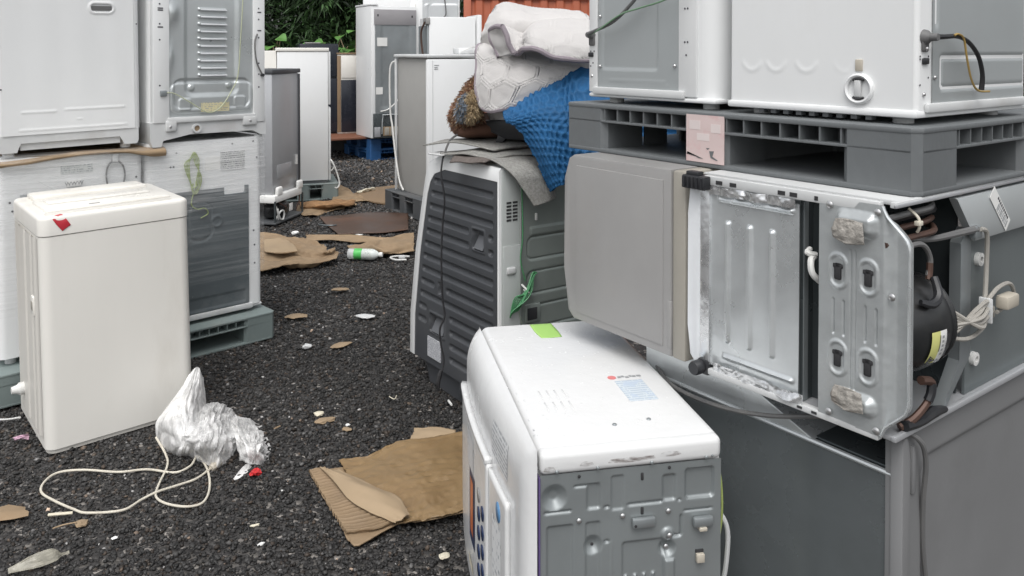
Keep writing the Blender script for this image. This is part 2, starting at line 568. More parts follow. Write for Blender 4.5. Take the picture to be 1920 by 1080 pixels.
FELTB = mat('carpet_backing', (0.15, 0.13, 0.12), 0.9, spec=0.1, var=0.2, vs=60, bump=0.4, bs=150)
QUILT = mat('white_quilt_cotton', (0.55, 0.535, 0.525), 0.9, spec=0.15, var=0.04, bump=0.25, bs=300, dirt=(0.5, 0.47, 0.45), damt=0.3, ds=3)
PIPING = mat('mauve_binding', (0.30, 0.265, 0.29), 0.85, spec=0.15, var=0.1, bump=0.3, bs=300)
BLUEQ = mat('blue_quilt_fabric', (0.018, 0.105, 0.25), 0.65, spec=0.3, var=0.15, vs=12, bump=0.2, bs=250)
FURB = mat('brown_fleece', (0.25, 0.13, 0.075), 0.95, spec=0.1, var=0.3, vs=14, bump=0.9, bs=120, dirt=(0.42, 0.33, 0.2), damt=0.8, ds=9)
FURT = mat('tan_fleece', (0.42, 0.32, 0.19), 0.95, spec=0.1, var=0.25, vs=14, bump=0.9, bs=120, dirt=(0.2, 0.11, 0.07), damt=0.7, ds=10)
FURG = mat('grey_blue_fleece', (0.22, 0.26, 0.31), 0.95, spec=0.1, var=0.2, vs=14, bump=0.7, bs=120)
BROWNC = mat('brown_cushion_cloth', (0.10, 0.048, 0.03), 0.8, var=0.15, bump=0.3, bs=150)
ORANGE = mat('orange_container_paint', (0.43, 0.125, 0.065), 0.5, dirt=(0.28, 0.07, 0.04), damt=0.6, ds=1.5, var=0.1, stretch=(1, 1, 0.2))
PAPER = mat('white_paper', (0.75, 0.75, 0.73), 0.6)
BTLG = mat('green_bottle_label', (0.10, 0.50, 0.12), 0.35, var=0.2, vs=20)
BTLW = mat('frosted_bottle', (0.66, 0.70, 0.68), 0.25, var=0.08)
FOAM = mat('white_foam', (0.78, 0.78, 0.76), 0.7)
PINKP = mat('pink_paper', (0.55, 0.35, 0.45), 0.6)
BONE = mat('cream_chip', (0.68, 0.63, 0.50), 0.55, dirt=(0.4, 0.33, 0.24), damt=0.5, ds=20)
TWIG = mat('dry_stick', (0.30, 0.22, 0.14), 0.8, var=0.2)
STRAP = mat('beige_plastic', (0.47, 0.43, 0.36), 0.45)
BARK = mat('bark', (0.05, 0.04, 0.03), 0.9, var=0.3, vs=12, bump=0.5, bs=30)
BLUEINK = mat('blue_print', (0.012, 0.028, 0.085), 0.3)
ORINK = mat('orange_print', (0.55, 0.15, 0.06), 0.3)
GREYINK = mat('grey_print', (0.3, 0.31, 0.32), 0.4)
DKINK = mat('dark_print', (0.06, 0.06, 0.07), 0.4)
REDINK = mat('red_print', (0.68, 0.22, 0.22), 0.4)
PURPLE = mat('purple_trim', (0.10, 0.07, 0.18), 0.4)
YLAB = mat('yellow_label_paper', (0.60, 0.60, 0.22), 0.45)

# ------------------------------------------------------------------ ground
def ground_mat():
    m = bpy.data.materials.new('black_gravel_bed')
    m.use_nodes = True
    t = m.node_tree
    b = t.nodes['Principled BSDF']
    tc = nd(t, 'ShaderNodeTexCoord')
    v = nd(t, 'ShaderNodeTexVoronoi'); v.inputs['Scale'].default_value = 55
    t.links.new(tc.outputs['Object'], v.inputs['Vector'])
    r = nd(t, 'ShaderNodeValToRGB')
    e = r.color_ramp.elements
    e[0].position = 0; e[0].color = (0.016, 0.015, 0.015, 1)
    e[1].position = 0.72; e[1].color = (0.05, 0.047, 0.045, 1)
    k = e.new(0.9); k.color = (0.09, 0.083, 0.075, 1)
    k = e.new(0.985); k.color = (0.26, 0.24, 0.22, 1)
    sx = nd(t, 'ShaderNodeSeparateColor')
    t.links.new(v.outputs['Color'], sx.inputs[0])
    t.links.new(sx.outputs[0], r.inputs[0])
    t.links.new(r.outputs[0], b.inputs['Base Color'])
    b.inputs['Roughness'].default_value = 0.7
    bp = nd(t, 'ShaderNodeBump'); bp.inputs['Strength'].default_value = 0.9; bp.inputs['Distance'].default_value = 0.012; bp.invert = True
    t.links.new(v.outputs['Distance'], bp.inputs['Height'])
    t.links.new(bp.outputs[0], b.inputs['Normal'])
    return m

def gz(x, y):
    return 0.012 * np.sin(1.7 * x + 0.6) * np.sin(1.3 * y + 0.4) + 0.006 * np.sin(4.1 * x + 1.9 * y)

gx = np.concatenate([np.linspace(-150, -8, 12)[:-1], np.linspace(-8, 8, 120), np.linspace(8, 150, 12)[1:]])
gy = np.concatenate([np.linspace(-150, -2, 10)[:-1], np.linspace(-2, 18, 150), np.linspace(18, 200, 14)[1:]])
GX, GY = np.meshgrid(gx, gy)
fade = np.clip(1 - (np.hypot(GX, GY - 6) - 6) / 6, 0, 1)
gm = MB().grid(np.stack([GX, GY, gz(GX, GY) * fade - 0.012], -1))
struct(gm.build('ground', ground_mat()))

def stones():
    """loose black stones, as real pebbles where they can be told apart"""
    base = bmesh.new()
    bmesh.ops.create_icosphere(base, subdivisions=1, radius=1)
    base.verts.index_update()
    bv = np.array([v.co[:] for v in base.verts]); bf = np.array([[v.index for v in f.verts] for f in base.faces])
    base.free()
    pts = []
    def zone(y0, y1, l, r, dens, s0, s1):
        A = (y1 - y0) * (r - l) * (y0 + y1) / 2
        n = int(A * dens)
        y = np.sqrt(RNG.uniform(y0 * y0, y1 * y1, n))
        x = RNG.uniform(l, r, n) * y
        s = s0 + (s1 - s0) * RNG.random(n) ** 2.2
        pts.append(np.stack([x, y, s], -1))
    zone(1.9, 3.0, -0.66, 0.06, 9500, 0.0033, 0.0095)
    zone(3.0, 4.3, -0.64, 0.02, 8000, 0.0040, 0.0105)
    zone(4.3, 6.2, -0.38, -0.02, 4400, 0.0058, 0.0125)
    zone(6.2, 9.0, -0.33, -0.08, 2600, 0.008, 0.017)
    zone(9.0, 14.5, -0.25, -0.08, 1000, 0.013, 0.026)
    P = np.concatenate(pts)
    def inside(x0, y0, th, ax, bx, ay, by):
        dx, dy = P[:, 0] - x0, P[:, 1] - y0
        c_, s_ = math.cos(R(th)), math.sin(R(th))
        u, v = dx * c_ + dy * s_, -dx * s_ + dy * c_
        return (u > ax) & (u < bx) & (v > ay) & (v < by)
    cov = inside(-1.80, 3.17, 40, 0.05, 0.52, 0.05, 0.9) | inside(-2.3, 3.67, 44, -0.1, 1.26, -0.06, 3.0) | inside(-0.054, 3.38, 35, 0.06, 3.0, 0.06, 0.6) | inside(0.0516, 1.722, 11, 0.03, 3.0, 0.03, 0.75) | inside(-2.15, 7.4, 78, 0.1, 2, 0.1, 3)
    P = P[~cov]
    n = len(P)
    nv = len(bv)
    q = RNG.normal(size=(n, 4)); q /= np.linalg.norm(q, axis=1, keepdims=True)
    w, x, y, z = q.T
    Rm = np.stack([np.stack([1 - 2 * (y * y + z * z), 2 * (x * y - z * w), 2 * (x * z + y * w)], -1),
                   np.stack([2 * (x * y + z * w), 1 - 2 * (x * x + z * z), 2 * (y * z - x * w)], -1),
                   np.stack([2 * (x * z - y * w), 2 * (y * z + x * w), 1 - 2 * (x * x + y * y)], -1)], 1)
    jit = bv[None] * RNG.uniform(0.62, 1.3, (n, nv, 1)) * RNG.uniform(0.55, 1.3, (n, 1, 3))
    V = np.einsum('nij,nvj->nvi', Rm, jit) * P[:, None, 2:3]
    V[..., 2] *= 0.8
    V[..., 0] += P[:, None, 0]; V[..., 1] += P[:, None, 1]
    V[..., 2] += (gz(P[:, 0], P[:, 1]) - 0.012 + RNG.uniform(0.0, 1.0, n) * P[:, 2] * 0.75)[:, None]
    F = (bf[None] + (np.arange(n) * nv)[:, None, None]).reshape(-1, 3)
    me = bpy.data.meshes.new('gravel')
    me.vertices.add(n * nv)
    me.vertices.foreach_set('co', V.reshape(-1))
    me.loops.add(len(F) * 3)
    me.loops.foreach_set('vertex_index', F.reshape(-1).astype(np.int32))
    me.polygons.add(len(F))
    me.polygons.foreach_set('loop_start', np.arange(0, len(F) * 3, 3, dtype=np.int32))
    me.polygons.foreach_set('loop_total', np.full(len(F), 3, dtype=np.int32))
    me.update(calc_edges=True)
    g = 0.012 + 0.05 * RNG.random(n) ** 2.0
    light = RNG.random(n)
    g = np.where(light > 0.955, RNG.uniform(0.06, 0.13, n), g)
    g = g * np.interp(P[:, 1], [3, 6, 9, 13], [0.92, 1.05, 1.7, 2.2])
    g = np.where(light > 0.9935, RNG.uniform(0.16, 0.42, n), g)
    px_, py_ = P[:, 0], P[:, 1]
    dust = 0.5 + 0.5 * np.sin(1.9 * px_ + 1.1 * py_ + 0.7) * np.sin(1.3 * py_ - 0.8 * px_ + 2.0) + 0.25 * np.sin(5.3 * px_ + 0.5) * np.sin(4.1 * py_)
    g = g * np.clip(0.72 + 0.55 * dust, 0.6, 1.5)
    tint = np.where(RNG.random(n) > 0.86, 1.0, 0.0)
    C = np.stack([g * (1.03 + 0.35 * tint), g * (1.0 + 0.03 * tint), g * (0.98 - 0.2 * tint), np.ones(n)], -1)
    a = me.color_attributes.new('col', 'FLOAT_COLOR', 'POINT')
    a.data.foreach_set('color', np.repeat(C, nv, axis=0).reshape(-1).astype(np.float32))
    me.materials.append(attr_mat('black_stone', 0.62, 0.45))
    o = bpy.data.objects.new('gravel', me)
    COL.objects.link(o)
    o['kind'] = 'stuff'
    o['label'] = 'loose black gravel with scattered pale chips covering the yard'
    o['category'] = 'gravel'
stones()

# ------------------------------------------------------------------ plastic pallets
def pallet(name, label, loc, rz, L, W, H, m, group=None, cell=0.048):
    """L along local x, W along local y, near corner at the origin; fork openings with a row of rib cells above"""
    t = thing(name, label, 'pallet', loc, rz, group)
    c = 0.018
    def oct_(x0, x1, y0, y1, cx=c):
        return [(x0 + cx, y0), (x1 - cx, y0), (x1, y0 + cx), (x1, y1 - cx), (x1 - cx, y1), (x0 + cx, y1), (x0, y1 - cx), (x0, y0 + cx)]
    zb, zc, zt = 0.012, H - 0.046, H - 0.012
    MB().prism(oct_(0, L, 0, W), 'z', zt, H, r=0.003).build('deck', m, t)
    MB().prism(oct_(0.002, L - 0.002, 0.002, W - 0.002), 'z', zc - 0.006, zc, r=0.001).build('under_deck', m, t)
    MB().prism(oct_(0.001, L - 0.001, 0.001, W - 0.001), 'z', 0, zb, r=0.003).build('bottom_deck', m, t)
    bl = 0.175
    for i, (x0, x1) in enumerate(((0.002, bl), (L / 2 - 0.065, L / 2 + 0.065), (L - bl, L - 0.002))):
        for j, (y0, y1) in enumerate(((0.002, bl), (W / 2 - 0.065, W / 2 + 0.065), (W - bl, W - 0.002))):
            MB().prism(oct_(x0, x1, y0, y1, 0.016 if i != 1 or j != 1 else 0.01), 'z', zb - 0.001, zt + 0.001).build('block', m, t)
    # ribs of the cell row, along the four sides
    me = None
    for (a0, a1, n, horiz) in ((bl, L / 2 - 0.065, 0, 1), (L / 2 + 0.065, L - bl, 0, 1), (bl, W / 2 - 0.065, 0, 0), (W / 2 + 0.065, W - bl, 0, 0)):
        k = max(2, int(round((a1 - a0) / cell)))
        for q in range(k + 1):
            p = a0 + (a1 - a0) * q / k
            for side in (0, 1):
                if me is None:
                    o = MB().box(-0.002, 0.002, 0, 0.07, zc - 0.002, zt + 0.002).build('rib', m, t)
                    me = o.data
                else:
                    o = bpy.data.objects.new('rib', me); COL.objects.link(o); o.parent = t
                if horiz:
                    o.location = (p, 0.004 if side == 0 else W - 0.074, 0)
                else:
                    o.rotation_euler = (0, 0, -math.pi / 2)
                    o.location = (0.004 if side == 0 else L - 0.074, p, 0)
    # closed web behind the cells
    web = MB()
    for (x0, x1, y0, y1) in ((bl, L - bl, 0.074, 0.078), (bl, L - bl, W - 0.078, W - 0.074), (0.074, 0.078, bl, W - bl), (L - 0.078, L - 0.074, bl, W - bl)):
        web.box(x0, x1, y0, y1, zc - 0.001, zt + 0.001)
    web.build('inner_web', m, t)
    return t

# ------------------------------------------------------------------ left stack of washing machines
SX, SY, STH = -2.30, 3.67, 44.0
def sloc(x, y, z=0):
    c, s = math.cos(R(STH)), math.sin(R(STH))
    return (SX + x * c - y * s, SY + x * s + y * c, z)

pallet('pallet', 'green grey plastic pallet under the film wrapped washing machines', sloc(-0.06, -0.10), STH, 1.36, 1.10, 0.145, PGREEN)

def washer_shell(t, w, d, z0, z1, m, r=0.035, name='cabinet'):
    return MB().box(0, w, 0, d, z0, z1, r, 5, 'z').build(name, m, t)

def feet(t, w, d, z0, z1, m, r=0.024):
    for (x, y) in ((0.06, 0.06), (w - 0.06, 0.06), (0.06, d - 0.06), (w - 0.06, d - 0.06)):
        MB().lathe([(r, z0), (r, z1 - 0.006), (r * 0.8, z1)], (x, y, 0), n=14).build('foot', m, t)

# lower right: back side with a dark steel panel, green cord, rating label
t = thing('washing_machine', 'film wrapped washing machine with dark back panel and hanging green cord', 'washing machine', sloc(0.655, 0, 0.145), STH)
washer_shell(t, 0.622, 0.58, 0.035, 0.955, CREAM2 if False else WHITE)
def f_lr(U, V):
    H = emb(U, V, 0.115, 0.545, 0.045, 0.70, 0.004, 0.012, 0.004)
    H = H - emb(U, V, 0.14, 0.52, 0.06, 0.13, 0.004, 0.01, 0.006)
    H = H - emb(U, V, 0.20, 0.34, 0.42, 0.64, 0.004, 0.06, 0.01) + emb(U, V, 0.21, 0.33, 0.43, 0.63, 0.004, 0.05, 0.01)
    H = H + disc(U, V, 0.36, 0.52, 0.035, 0.004) - disc(U, V, 0.36, 0.52, 0.025, 0.004)
    H = H - emb(U, V, 0.40, 0.52, 0.655, 0.72, 0.01, 0.01, 0.004)
    return H
field('back_panel', 'y', 0.12, 0.54, 0.05, 0.695, -0.002, f_lr, STEEL_WRAP, t, 0.006)
MB().box(0.06, 0.56, -0.012, 0.0, 0.02, 0.048, 0.004).build('base_trim', LGREY, t)
MB().box(0.0, 0.622, 0.003, 0.58, 0.018, 0.036, 0.01).build('base', LGREY, t)
feet(t, 0.622, 0.58, 0, 0.02, LGREY)
MB().box(0.30, 0.38, -0.0022, 0, 0.795, 0.865, 0).build('blank_label', PAPER, t)
MB().box(0.385, 0.52, -0.0022, 0, 0.785, 0.885, 0).build('rating_label', print_mat('rating_print', (0.62, 0.63, 0.62), (0.2, 0.2, 0.21), (0, 2), 9, thr=0.47, xs=30), t)
screws(t, [(0.12, -0.001, 0.83), (0.135, -0.001, 0.83), (0.45, -0.001, 0.925), (0.57, -0.001, 0.93), (0.59, -0.001, 0.84), (0.57, -0.001, 0.44), (0.575, -0.001, 0.36), (0.575, -0.001, 0.26), (0.15, -0.001, 0.90)], 'y', DKINK, 0.005, 'screw_hole', 0.0015)
c = MB()
for k in range(4):
    a = 0.008 * k
    c.tube([(0.235 + a * .4, -0.012, 0.90 - a), (0.21 - a, -0.016, 0.84), (0.215, -0.02, 0.74), (0.232 + a * .5, -0.018, 0.68), (0.25 + a, -0.016, 0.76), (0.262 - a, -0.015, 0.85), (0.24, -0.012, 0.90)], 0.0028, 6)
c.tube([(0.245, -0.018, 0.745), (0.24, -0.024, 0.72), (0.225, -0.02, 0.715), (0.23, -0.014, 0.735)], 0.004, 6)
c.tube([(0.235, -0.012, 0.69), (0.22, -0.014, 0.63), (0.25, -0.014, 0.60), (0.29, -0.014, 0.60), (0.31, -0.012, 0.57), (0.27, -0.012, 0.55)], 0.0028, 6)
c.build('earth_cord', mat('dull_yellow_green_wire', (0.26, 0.32, 0.12), 0.5), t)

# lower left
t = thing('washing_machine', 'film wrapped washing machine with grey cord loop, mostly behind the cream washer', 'washing machine', sloc(0.005, 0.0, 0.145), STH)
washer_shell(t, 0.635, 0.58, 0.035, 0.935, WHITE)
def f_ll(U, V):
    H = emb(U, V, 0.085, 0.57, 0.045, 0.775, 0.004, 0.012, 0.004)
    H = H + emb(U, V, 0.14, 0.30, 0.655, 0.73, 0.004, 0.01, 0.006)
    return H
field('back_panel', 'y', 0.09, 0.565, 0.05, 0.77, -0.002, f_ll, mat('pale_panel_under_film', (0.40, 0.42, 0.43), 0.5, metal=0.2, dirt=(0.28, 0.3, 0.31), damt=0.6, ds=3), t, 0.007)
MB().box(0.285, 0.345, -0.008, -0.003, 0.785, 0.815, 0.001).build('letter_label', PAPER, t)
text('lettering', 'WWW', 0.026, t, DKINK, (0.315, -0.0085, 0.799), (1, 0, 0), (0, 0, 1))
MB().box(0.26, 0.40, -0.0022, 0, 0.845, 0.885, 0).build('rating_label', print_mat('rating_print2', (0.60, 0.62, 0.61), (0.3, 0.32, 0.33), (0, 2), 4, thr=0.5, xs=22), t)
MB().tube([(0.492, -0.012, 0.90), (0.462, -0.014, 0.86), (0.457, -0.016, 0.80), (0.475, -0.016, 0.73), (0.478, -0.014, 0.68)], 0.0042, 8).tube([(0.50, -0.012, 0.90), (0.535, -0.014, 0.86), (0.54, -0.016, 0.80), (0.515, -0.016, 0.73), (0.508, -0.014, 0.68)], 0.0042, 8).build('power_cord', RUBBERG, t)
MB().box(0.484, 0.512, -0.018, 0, 0.885, 0.925, 0.004).build('cord_hook', LGREY, t)
screws(t, [(0.05, -0.001, 0.74), (0.06, -0.001, 0.70), (0.60, -0.001, 0.80), (0.61, -0.001, 0.72), (0.59, -0.001, 0.76)], 'y', DKINK, 0.005, 'screw_hole', 0.0015)
feet(t, 0.635, 0.58, 0, 0.036, LGREY)

# upper left: plain side with an oval grip
t = thing('washing_machine', 'white washing machine with oval grip, on top of the wrapped pair, left', 'washing machine', sloc(0.0, -0.015, 1.095), STH - 1.0, rx=0.5, ry=-0.6)
def f_ul(U, V):
    H = -emb(U, V, 0.40, 0.50, 0.655, 0.695, 0.012, 0.02, 0.008) + emb(U, V, 0.388, 0.512, 0.643, 0.707, 0.004, 0.03, 0.006)
    H = H + emb(U, V, 0.10, 0.25, 0.185, 0.20, 0.0022, 0.006, 0.006) + emb(U, V, 0.28, 0.55, 0.19, 0.205, 0.0022, 0.006, 0.006)
    H = H + emb(U, V, 0.09, 0.56, 0.105, 0.118, 0.0025, 0.006, 0.006) + 0.0006 * np.sin(U * 40)
    H = H + emb(U, V, 0.33, 0.36, 0.148, 0.155, 0.002, 0.003, 0.003)
    return H
MB().box(0, 0.625, 0.006, 0.58, 0.088, 1.02, 0.03, 5, 'z').build('cabinet', WHITE, t)
field('side_panel', 'y', 0.03, 0.595, 0.09, 1.01, 0.003, f_ul, WHITE, t, 0.005)
MB().box(0.405, 0.495, -0.0005, 0.004, 0.664, 0.684, 0).build('grip_slot', mat('grip_shade', (0.12, 0.12, 0.12), 0.6), t)
b = MB()
b.prism([(0.012, 0.088), (0.012, 0.03), (0.02, 0.012), (0.085, 0.012), (0.09, 0.028), (0.10, 0.052), (0.525, 0.052), (0.54, 0.028), (0.545, 0.012), (0.605, 0.012), (0.613, 0.03), (0.613, 0.088)], 'y', 0.008, 0.575)
b.build('base', LGREY, t)
MB().box(0.10, 0.53, 0.02, 0.56, 0.02, 0.05).build('base_recess', LGREY, t)
feet(t, 0.625, 0.58, -0.008, 0.014, LGREY)
screws(t, [(0.02, 0.004, 0.50), (0.025, 0.004, 0.30), (0.61, 0.01, 0.60)], 'y', DKINK, 0.004, 'screw_hole', 0.001)

# upper right: back with steel panel and louvres
t = thing('washing_machine', 'white washing machine with louvred bare metal back, top right of left stack', 'washing machine', sloc(0.665, -0.01, 1.085), STH + 1.5, rx=-0.3, ry=0.4)
MB().box(0, 0.63, 0.012, 0.58, 0.12, 1.05, 0.03, 5, 'z').build('cabinet', WHITE, t)
MB().box(0.012, 0.095, -0.022, 0.014, 0.12, 1.05, 0.004).build('corner_post', WHITE, t)
MB().box(0.555, 0.622, -0.022, 0.014, 0.10, 1.05, 0.004).build('corner_post', WHITE, t)
def f_ur(U, V):
    H = np.zeros_like(U)
    for (x0, x1, s) in ((0.115, 0.54, 1),):
        H += emb(U, V, x0 - .02, x1 + .02, 0.16, 0.325, 0.007, 0.05, 0.012) - emb(U, V, x0, x1, 0.18, 0.345, 0.007, 0.045, 0.012)
    H += -emb(U, V, 0.17, 0.48, 0.24, 1.2, 0.012, 0.05, 0.03)
    H += disc(U, V, 0.215, 0.295, 0.02, 0.009, 0.01) + disc(U, V, 0.42, 0.305, 0.02, 0.009, 0.01)
    H += emb(U, V, 0.14, 0.215, 0.175, 0.245, 0.006, 0.02, 0.01) + emb(U, V, 0.44, 0.515, 0.18, 0.25, 0.006, 0.02, 0.01)
    for k in range(10):
        z = 0.352 + k * 0.0382
        H += emb(U, V, 0.252, 0.41, z, z + 0.017, 0.010, 0.008, 0.006)
    H += 0.02 * np.exp(-((U - 0.11) / 0.03) ** 2 - ((V - 0.68) / 0.05) ** 2) + 0.012 * np.exp(-((U - 0.10) / 0.02) ** 2 - ((V - 0.45) / 0.06) ** 2)
    H += 0.003 * wobble(U, V, 8, 2.5, 5)
    return H
field('back_panel', 'y', 0.093, 0.557, 0.145, 1.05, -0.010, f_ur, mat('bare_zinc_back', (0.52, 0.55, 0.555), 0.33, metal=0.45, dirt=(0.33, 0.33, 0.32), damt=0.4, ds=3, var=0.1, bump=0.05, bs=40), t, 0.0035)
me = None
for k in range(10):
    z = 0.352 + k * 0.0382
    if me is None:
        o = MB().box(0.258, 0.404, 0, 0.004, 0, 0.009, 0.003).build('louvre', WHITE2, t); me = o.data
    else:
        o = bpy.data.objects.new('louvre', me); COL.objects.link(o); o.parent = t
    o.location = (0, -0.0235, z + 0.001)
b = MB()
b.prism([(0.0, 0.122), (0.0, 0.03), (0.012, 0.0), (0.055, 0.0), (0.065, 0.03), (0.15, 0.045), (0.20, 0.055), (0.55, 0.055), (0.60, 0.03), (0.63, 0.03), (0.63, 0.122)], 'y', -0.016, 0.57)
b.build('base', LGREY, t)
MB().box(0.085, 0.565, -0.028, 0.006, 0.118, 0.146, 0.004).build('base_lip', LGREY, t)
MB().box(0.075, 0.13, -0.030, 0.006, 0.075, 0.13, 0.008).build('bracket', LGREY, t)
MB().box(0.49, 0.57, -0.032, 0.006, 0.085, 0.135, 0.008).build('bracket', LGREY, t)
MB().lathe([(0.024, 0), (0.024, -0.014), (0.015, -0.014), (0.015, -0.002)], (0.235, -0.016, 0.085), 'y', 18).build('drain_ring', LGREY, t, fix=True)
MB().lathe([(0.0145, 0), (0.0145, -0.006)], (0.235, -0.017, 0.085), 'y', 14).build('drain_hole', TWIG, t, fix=True)
MB().box(0.26, 0.415, -0.021, -0.0195, 0.168, 0.215, 0).build('caution_label', print_mat('caution_print', (0.62, 0.57, 0.36), (0.38, 0.38, 0.35), (0, 2), 5, thr=0.5, xs=16), t)
MB().tube([(0.06, -0.03, 0.27), (0.11, -0.03, 0.27), (0.19, -0.032, 0.225), (0.29, -0.034, 0.165), (0.36, -0.034, 0.19), (0.42, -0.032, 0.27), (0.46, -0.03, 0.36), (0.475, -0.03, 0.55), (0.49, -0.03, 0.8), (0.49, -0.03, 1.0)], 0.0028, 6, 8).build('earth_wire', mat('pale_green_wire', (0.45, 0.48, 0.33), 0.5), t)
MB().box(0.045, 0.078, -0.034, -0.02, 0.255, 0.285, 0.004).build('wire_clip', GALVD, t)
MB().tube([(0.575, -0.026, 0.58), (0.556, -0.034, 0.53), (0.565, -0.036, 0.43), (0.60, -0.032, 0.36)], 0.0042, 8, 8).build('drain_tube', RUBBERG, t)
MB().lathe([(0.009, 0), (0.009, -0.016)], (0.603, -0.022, 0.355), 'y', 10).build('tube_plug', BLACK, t, fix=True)
screws(t, [(0.045, -0.0225, z) for z in (0.72, 0.62, 0.54, 0.31)] + [(0.585, -0.0225, z) for z in (0.66, 0.72, 0.56, 0.42, 0.36, 0.29)], 'y', DKINK, 0.0045, 'screw_hole', 0.0015)
for z in (0.70, 0.605, 0.69):
    MB().box(0.035, 0.062, -0.0235, -0.02, z - 0.004, z + 0.002).build('slot', DKINK, t)
for z in (0.70, 0.60):
    MB().box(0.578, 0.60, -0.0235, -0.02, z - 0.004, z + 0.002).build('slot', DKINK, t)
MB().box(0.575, 0.62, 0.0, 0.02, -0.012, 0.03, 0.004).build('corner_bracket', LGREY, t)
feet(t, 0.63, 0.58, -0.02, 0.01, LGREY)
screws(t, [(0.095, -0.0305, 0.10), (0.53, -0.0325, 0.11)], 'y', SCREW, 0.007)

# cardboard sheet between the layers
A = patch([[(0.0, -0.03, 1.050), (0.12, -0.03, 1.055), (0.25, -0.028, 1.070), (0.40, -0.025, 1.075), (0.55, -0.025, 1.07), (0.66, -0.035, 1.045), (0.74, -0.03, 1.04)],
           [(0.0, 0.02, 1.07), (0.12, 0.02, 1.075), (0.25, 0.02, 1.085), (0.40, 0.02, 1.09), (0.55, 0.02, 1.085), (0.66, 0.02, 1.085), (0.74, 0.02, 1.085)],
           [(0.0, 0.5, 1.085), (0.12, 0.5, 1.085), (0.25, 0.5, 1.085), (0.40, 0.5, 1.085), (0.55, 0.5, 1.085), (0.66, 0.5, 1.085), (0.74, 0.5, 1.085)]], 60, 30, lambda U, V, P: 0.004 * wobble(U, V, 8, 4, 3))
o = MB().grid(A).build('cardboard_sheet', KRAFT, None, solid=0.004)
o.location = (SX, SY, 0.0); o.rotation_euler = (0, 0, R(STH))
o.scale = (1, 1, 1)
tag(o, 'bent brown cardboard sheet sandwiched between stacked white washing machines', 'cardboard')

# stretch film round the lower pair
FILM = film_mat('stretch_film', 0.03, 0.36, (0.5, 0.5, 22), 3.0)
FILM2 = film_mat('stretch_film_thin', 0.01, 0.15, (0.4, 0.4, 20), 2.4, bump=0.2)
def film_sheet():
    def strip(path, z0, z1, n, m, seed):
        P = crv(path, n)
        V = np.zeros((m, len(P), 3))
        g = np.random.default_rng(seed)
        ph = g.uniform(0, 6.28, 10)
        for i in range(m):
            v = i / (m - 1)
            for j, p in enumerate(P):
                u = j / (len(P) - 1)
                w = 0.0012 * math.sin(60 * v + 6 * u + ph[0]) + 0.001 * math.sin(140 * v - 9 * u + ph[1]) + 0.0015 * math.sin(25 * v + 14 * u + ph[2])
                V[i, j] = (p.x, p.y - abs(w), z0 + (z1 - z0) * v + 0.01 * math.sin(8 * u + ph[3]))
        return V
    path = [(-0.012, 0.60, 0), (-0.014, 0.3, 0), (-0.016, 0.04, 0), (0.02, -0.02, 0), (0.16, -0.024, 0), (0.4, -0.026, 0), (0.6, -0.022, 0), (0.72, -0.022, 0), (0.9, -0.026, 0), (1.1, -0.024, 0), (1.25, -0.02, 0), (1.292, 0.03, 0), (1.294, 0.3, 0), (1.29, 0.6, 0)]
    t = thing('stretch_film', 'clear stretch film wound round the lower two washing machines', 'plastic film', sloc(0, 0, 0.145), STH)
    m = MB(); m.grid(strip(path, 0.22, 0.95, 8, 90, 1)); m.build('film_layer', FILM2, t, smooth=180)
    p2 = [(x - 0.004 if x < 0.6 else x + 0.004, y - 0.006 if y < 0.2 else y, 0) for (x, y, z) in path]
    m = MB(); m.grid(strip(p2, 0.60, 0.95, 8, 70, 4)); m.build('film_layer', FILM, t, smooth=180)
    # a few taut creases running across the front
    cr = MB()
    for (x0, z0, x1, z1) in ((0.16, 0.83, 0.33, 0.70), (0.32, 0.745, 0.62, 0.735), (0.10, 0.76, 0.45, 0.765), (0.62, 0.73, 1.10, 0.71), (0.60, 0.66, 1.26, 0.645), (0.8, 0.60, 1.27, 0.62), (0.66, 0.80, 1.2, 0.79), (0.05, 0.9, 0.6, 0.87)):
        cr.tube([(x0, -0.034, z0), ((x0 + x1) / 2, -0.036, (z0 + z1) / 2 + 0.004), (x1, -0.034, z1)], 0.0012, 5)
    cr.build('film_crease', FILM, t)
film_sheet()

# ------------------------------------------------------------------ cream washing machine in front
t = thing('washing_machine', 'cream top loading washing machine with red tape standing alone on gravel', 'washing machine', (-1.80, 3.17, 0.0), 40.0, rx=0.0, ry=-1.2)
W_, D_ = 0.567, 0.56
MB().box(0, W_, 0, D_, 0.016, 0.848, 0.042, 6, 'z').build('cabinet', CREAM, t)
MB().box(0.01, W_ - 0.01, 0.01, D_ - 0.01, 0.84, 0.858, 0.035, 5, 'z').build('seam', TAUPE, t)
b = bmesh.new()
bmesh.ops.create_cube(b, size=1)
for v in b.verts:
    v.co = Vector((W_ / 2 + v.co.x * (W_ + 0.004), D_ / 2 + v.co.y * (D_ + 0.004), 0.89 + v.co.z * 0.076))
bmesh.ops.bevel(b, geom=[e for e in b.edges if abs(e.verts[0].co.z - e.verts[1].co.z) > 0.01], offset=0.042, segments=6, profile=0.5, affect='EDGES')
top = [e for e in b.edges if min(e.verts[0].co.z, e.verts[1].co.z) > 0.92]
bmesh.ops.bevel(b, geom=top, offset=0.016, segments=3, profile=0.5, affect='EDGES')
MB().bm(b).build('top_cover', CREAM, t)
MB().box(0.04, W_ - 0.05, 0.085, 0.36, 0.924, 0.94, 0.008).build('lid', CREAM, t)
MB().box(0.07, W_ - 0.10, 0.20, 0.30, 0.9385, 0.947, 0.006).build('lid_fold', CREAM, t)
MB().box(0.05, W_ - 0.06, 0.385, 0.53, 0.924, 0.949, 0.01).build('rear_cover', CREAM, t)
MB().box(0.20, 0.24, 0.095, 0.105, 0.939, 0.9425, 0.001).build('lid_latch', GREYP, t)
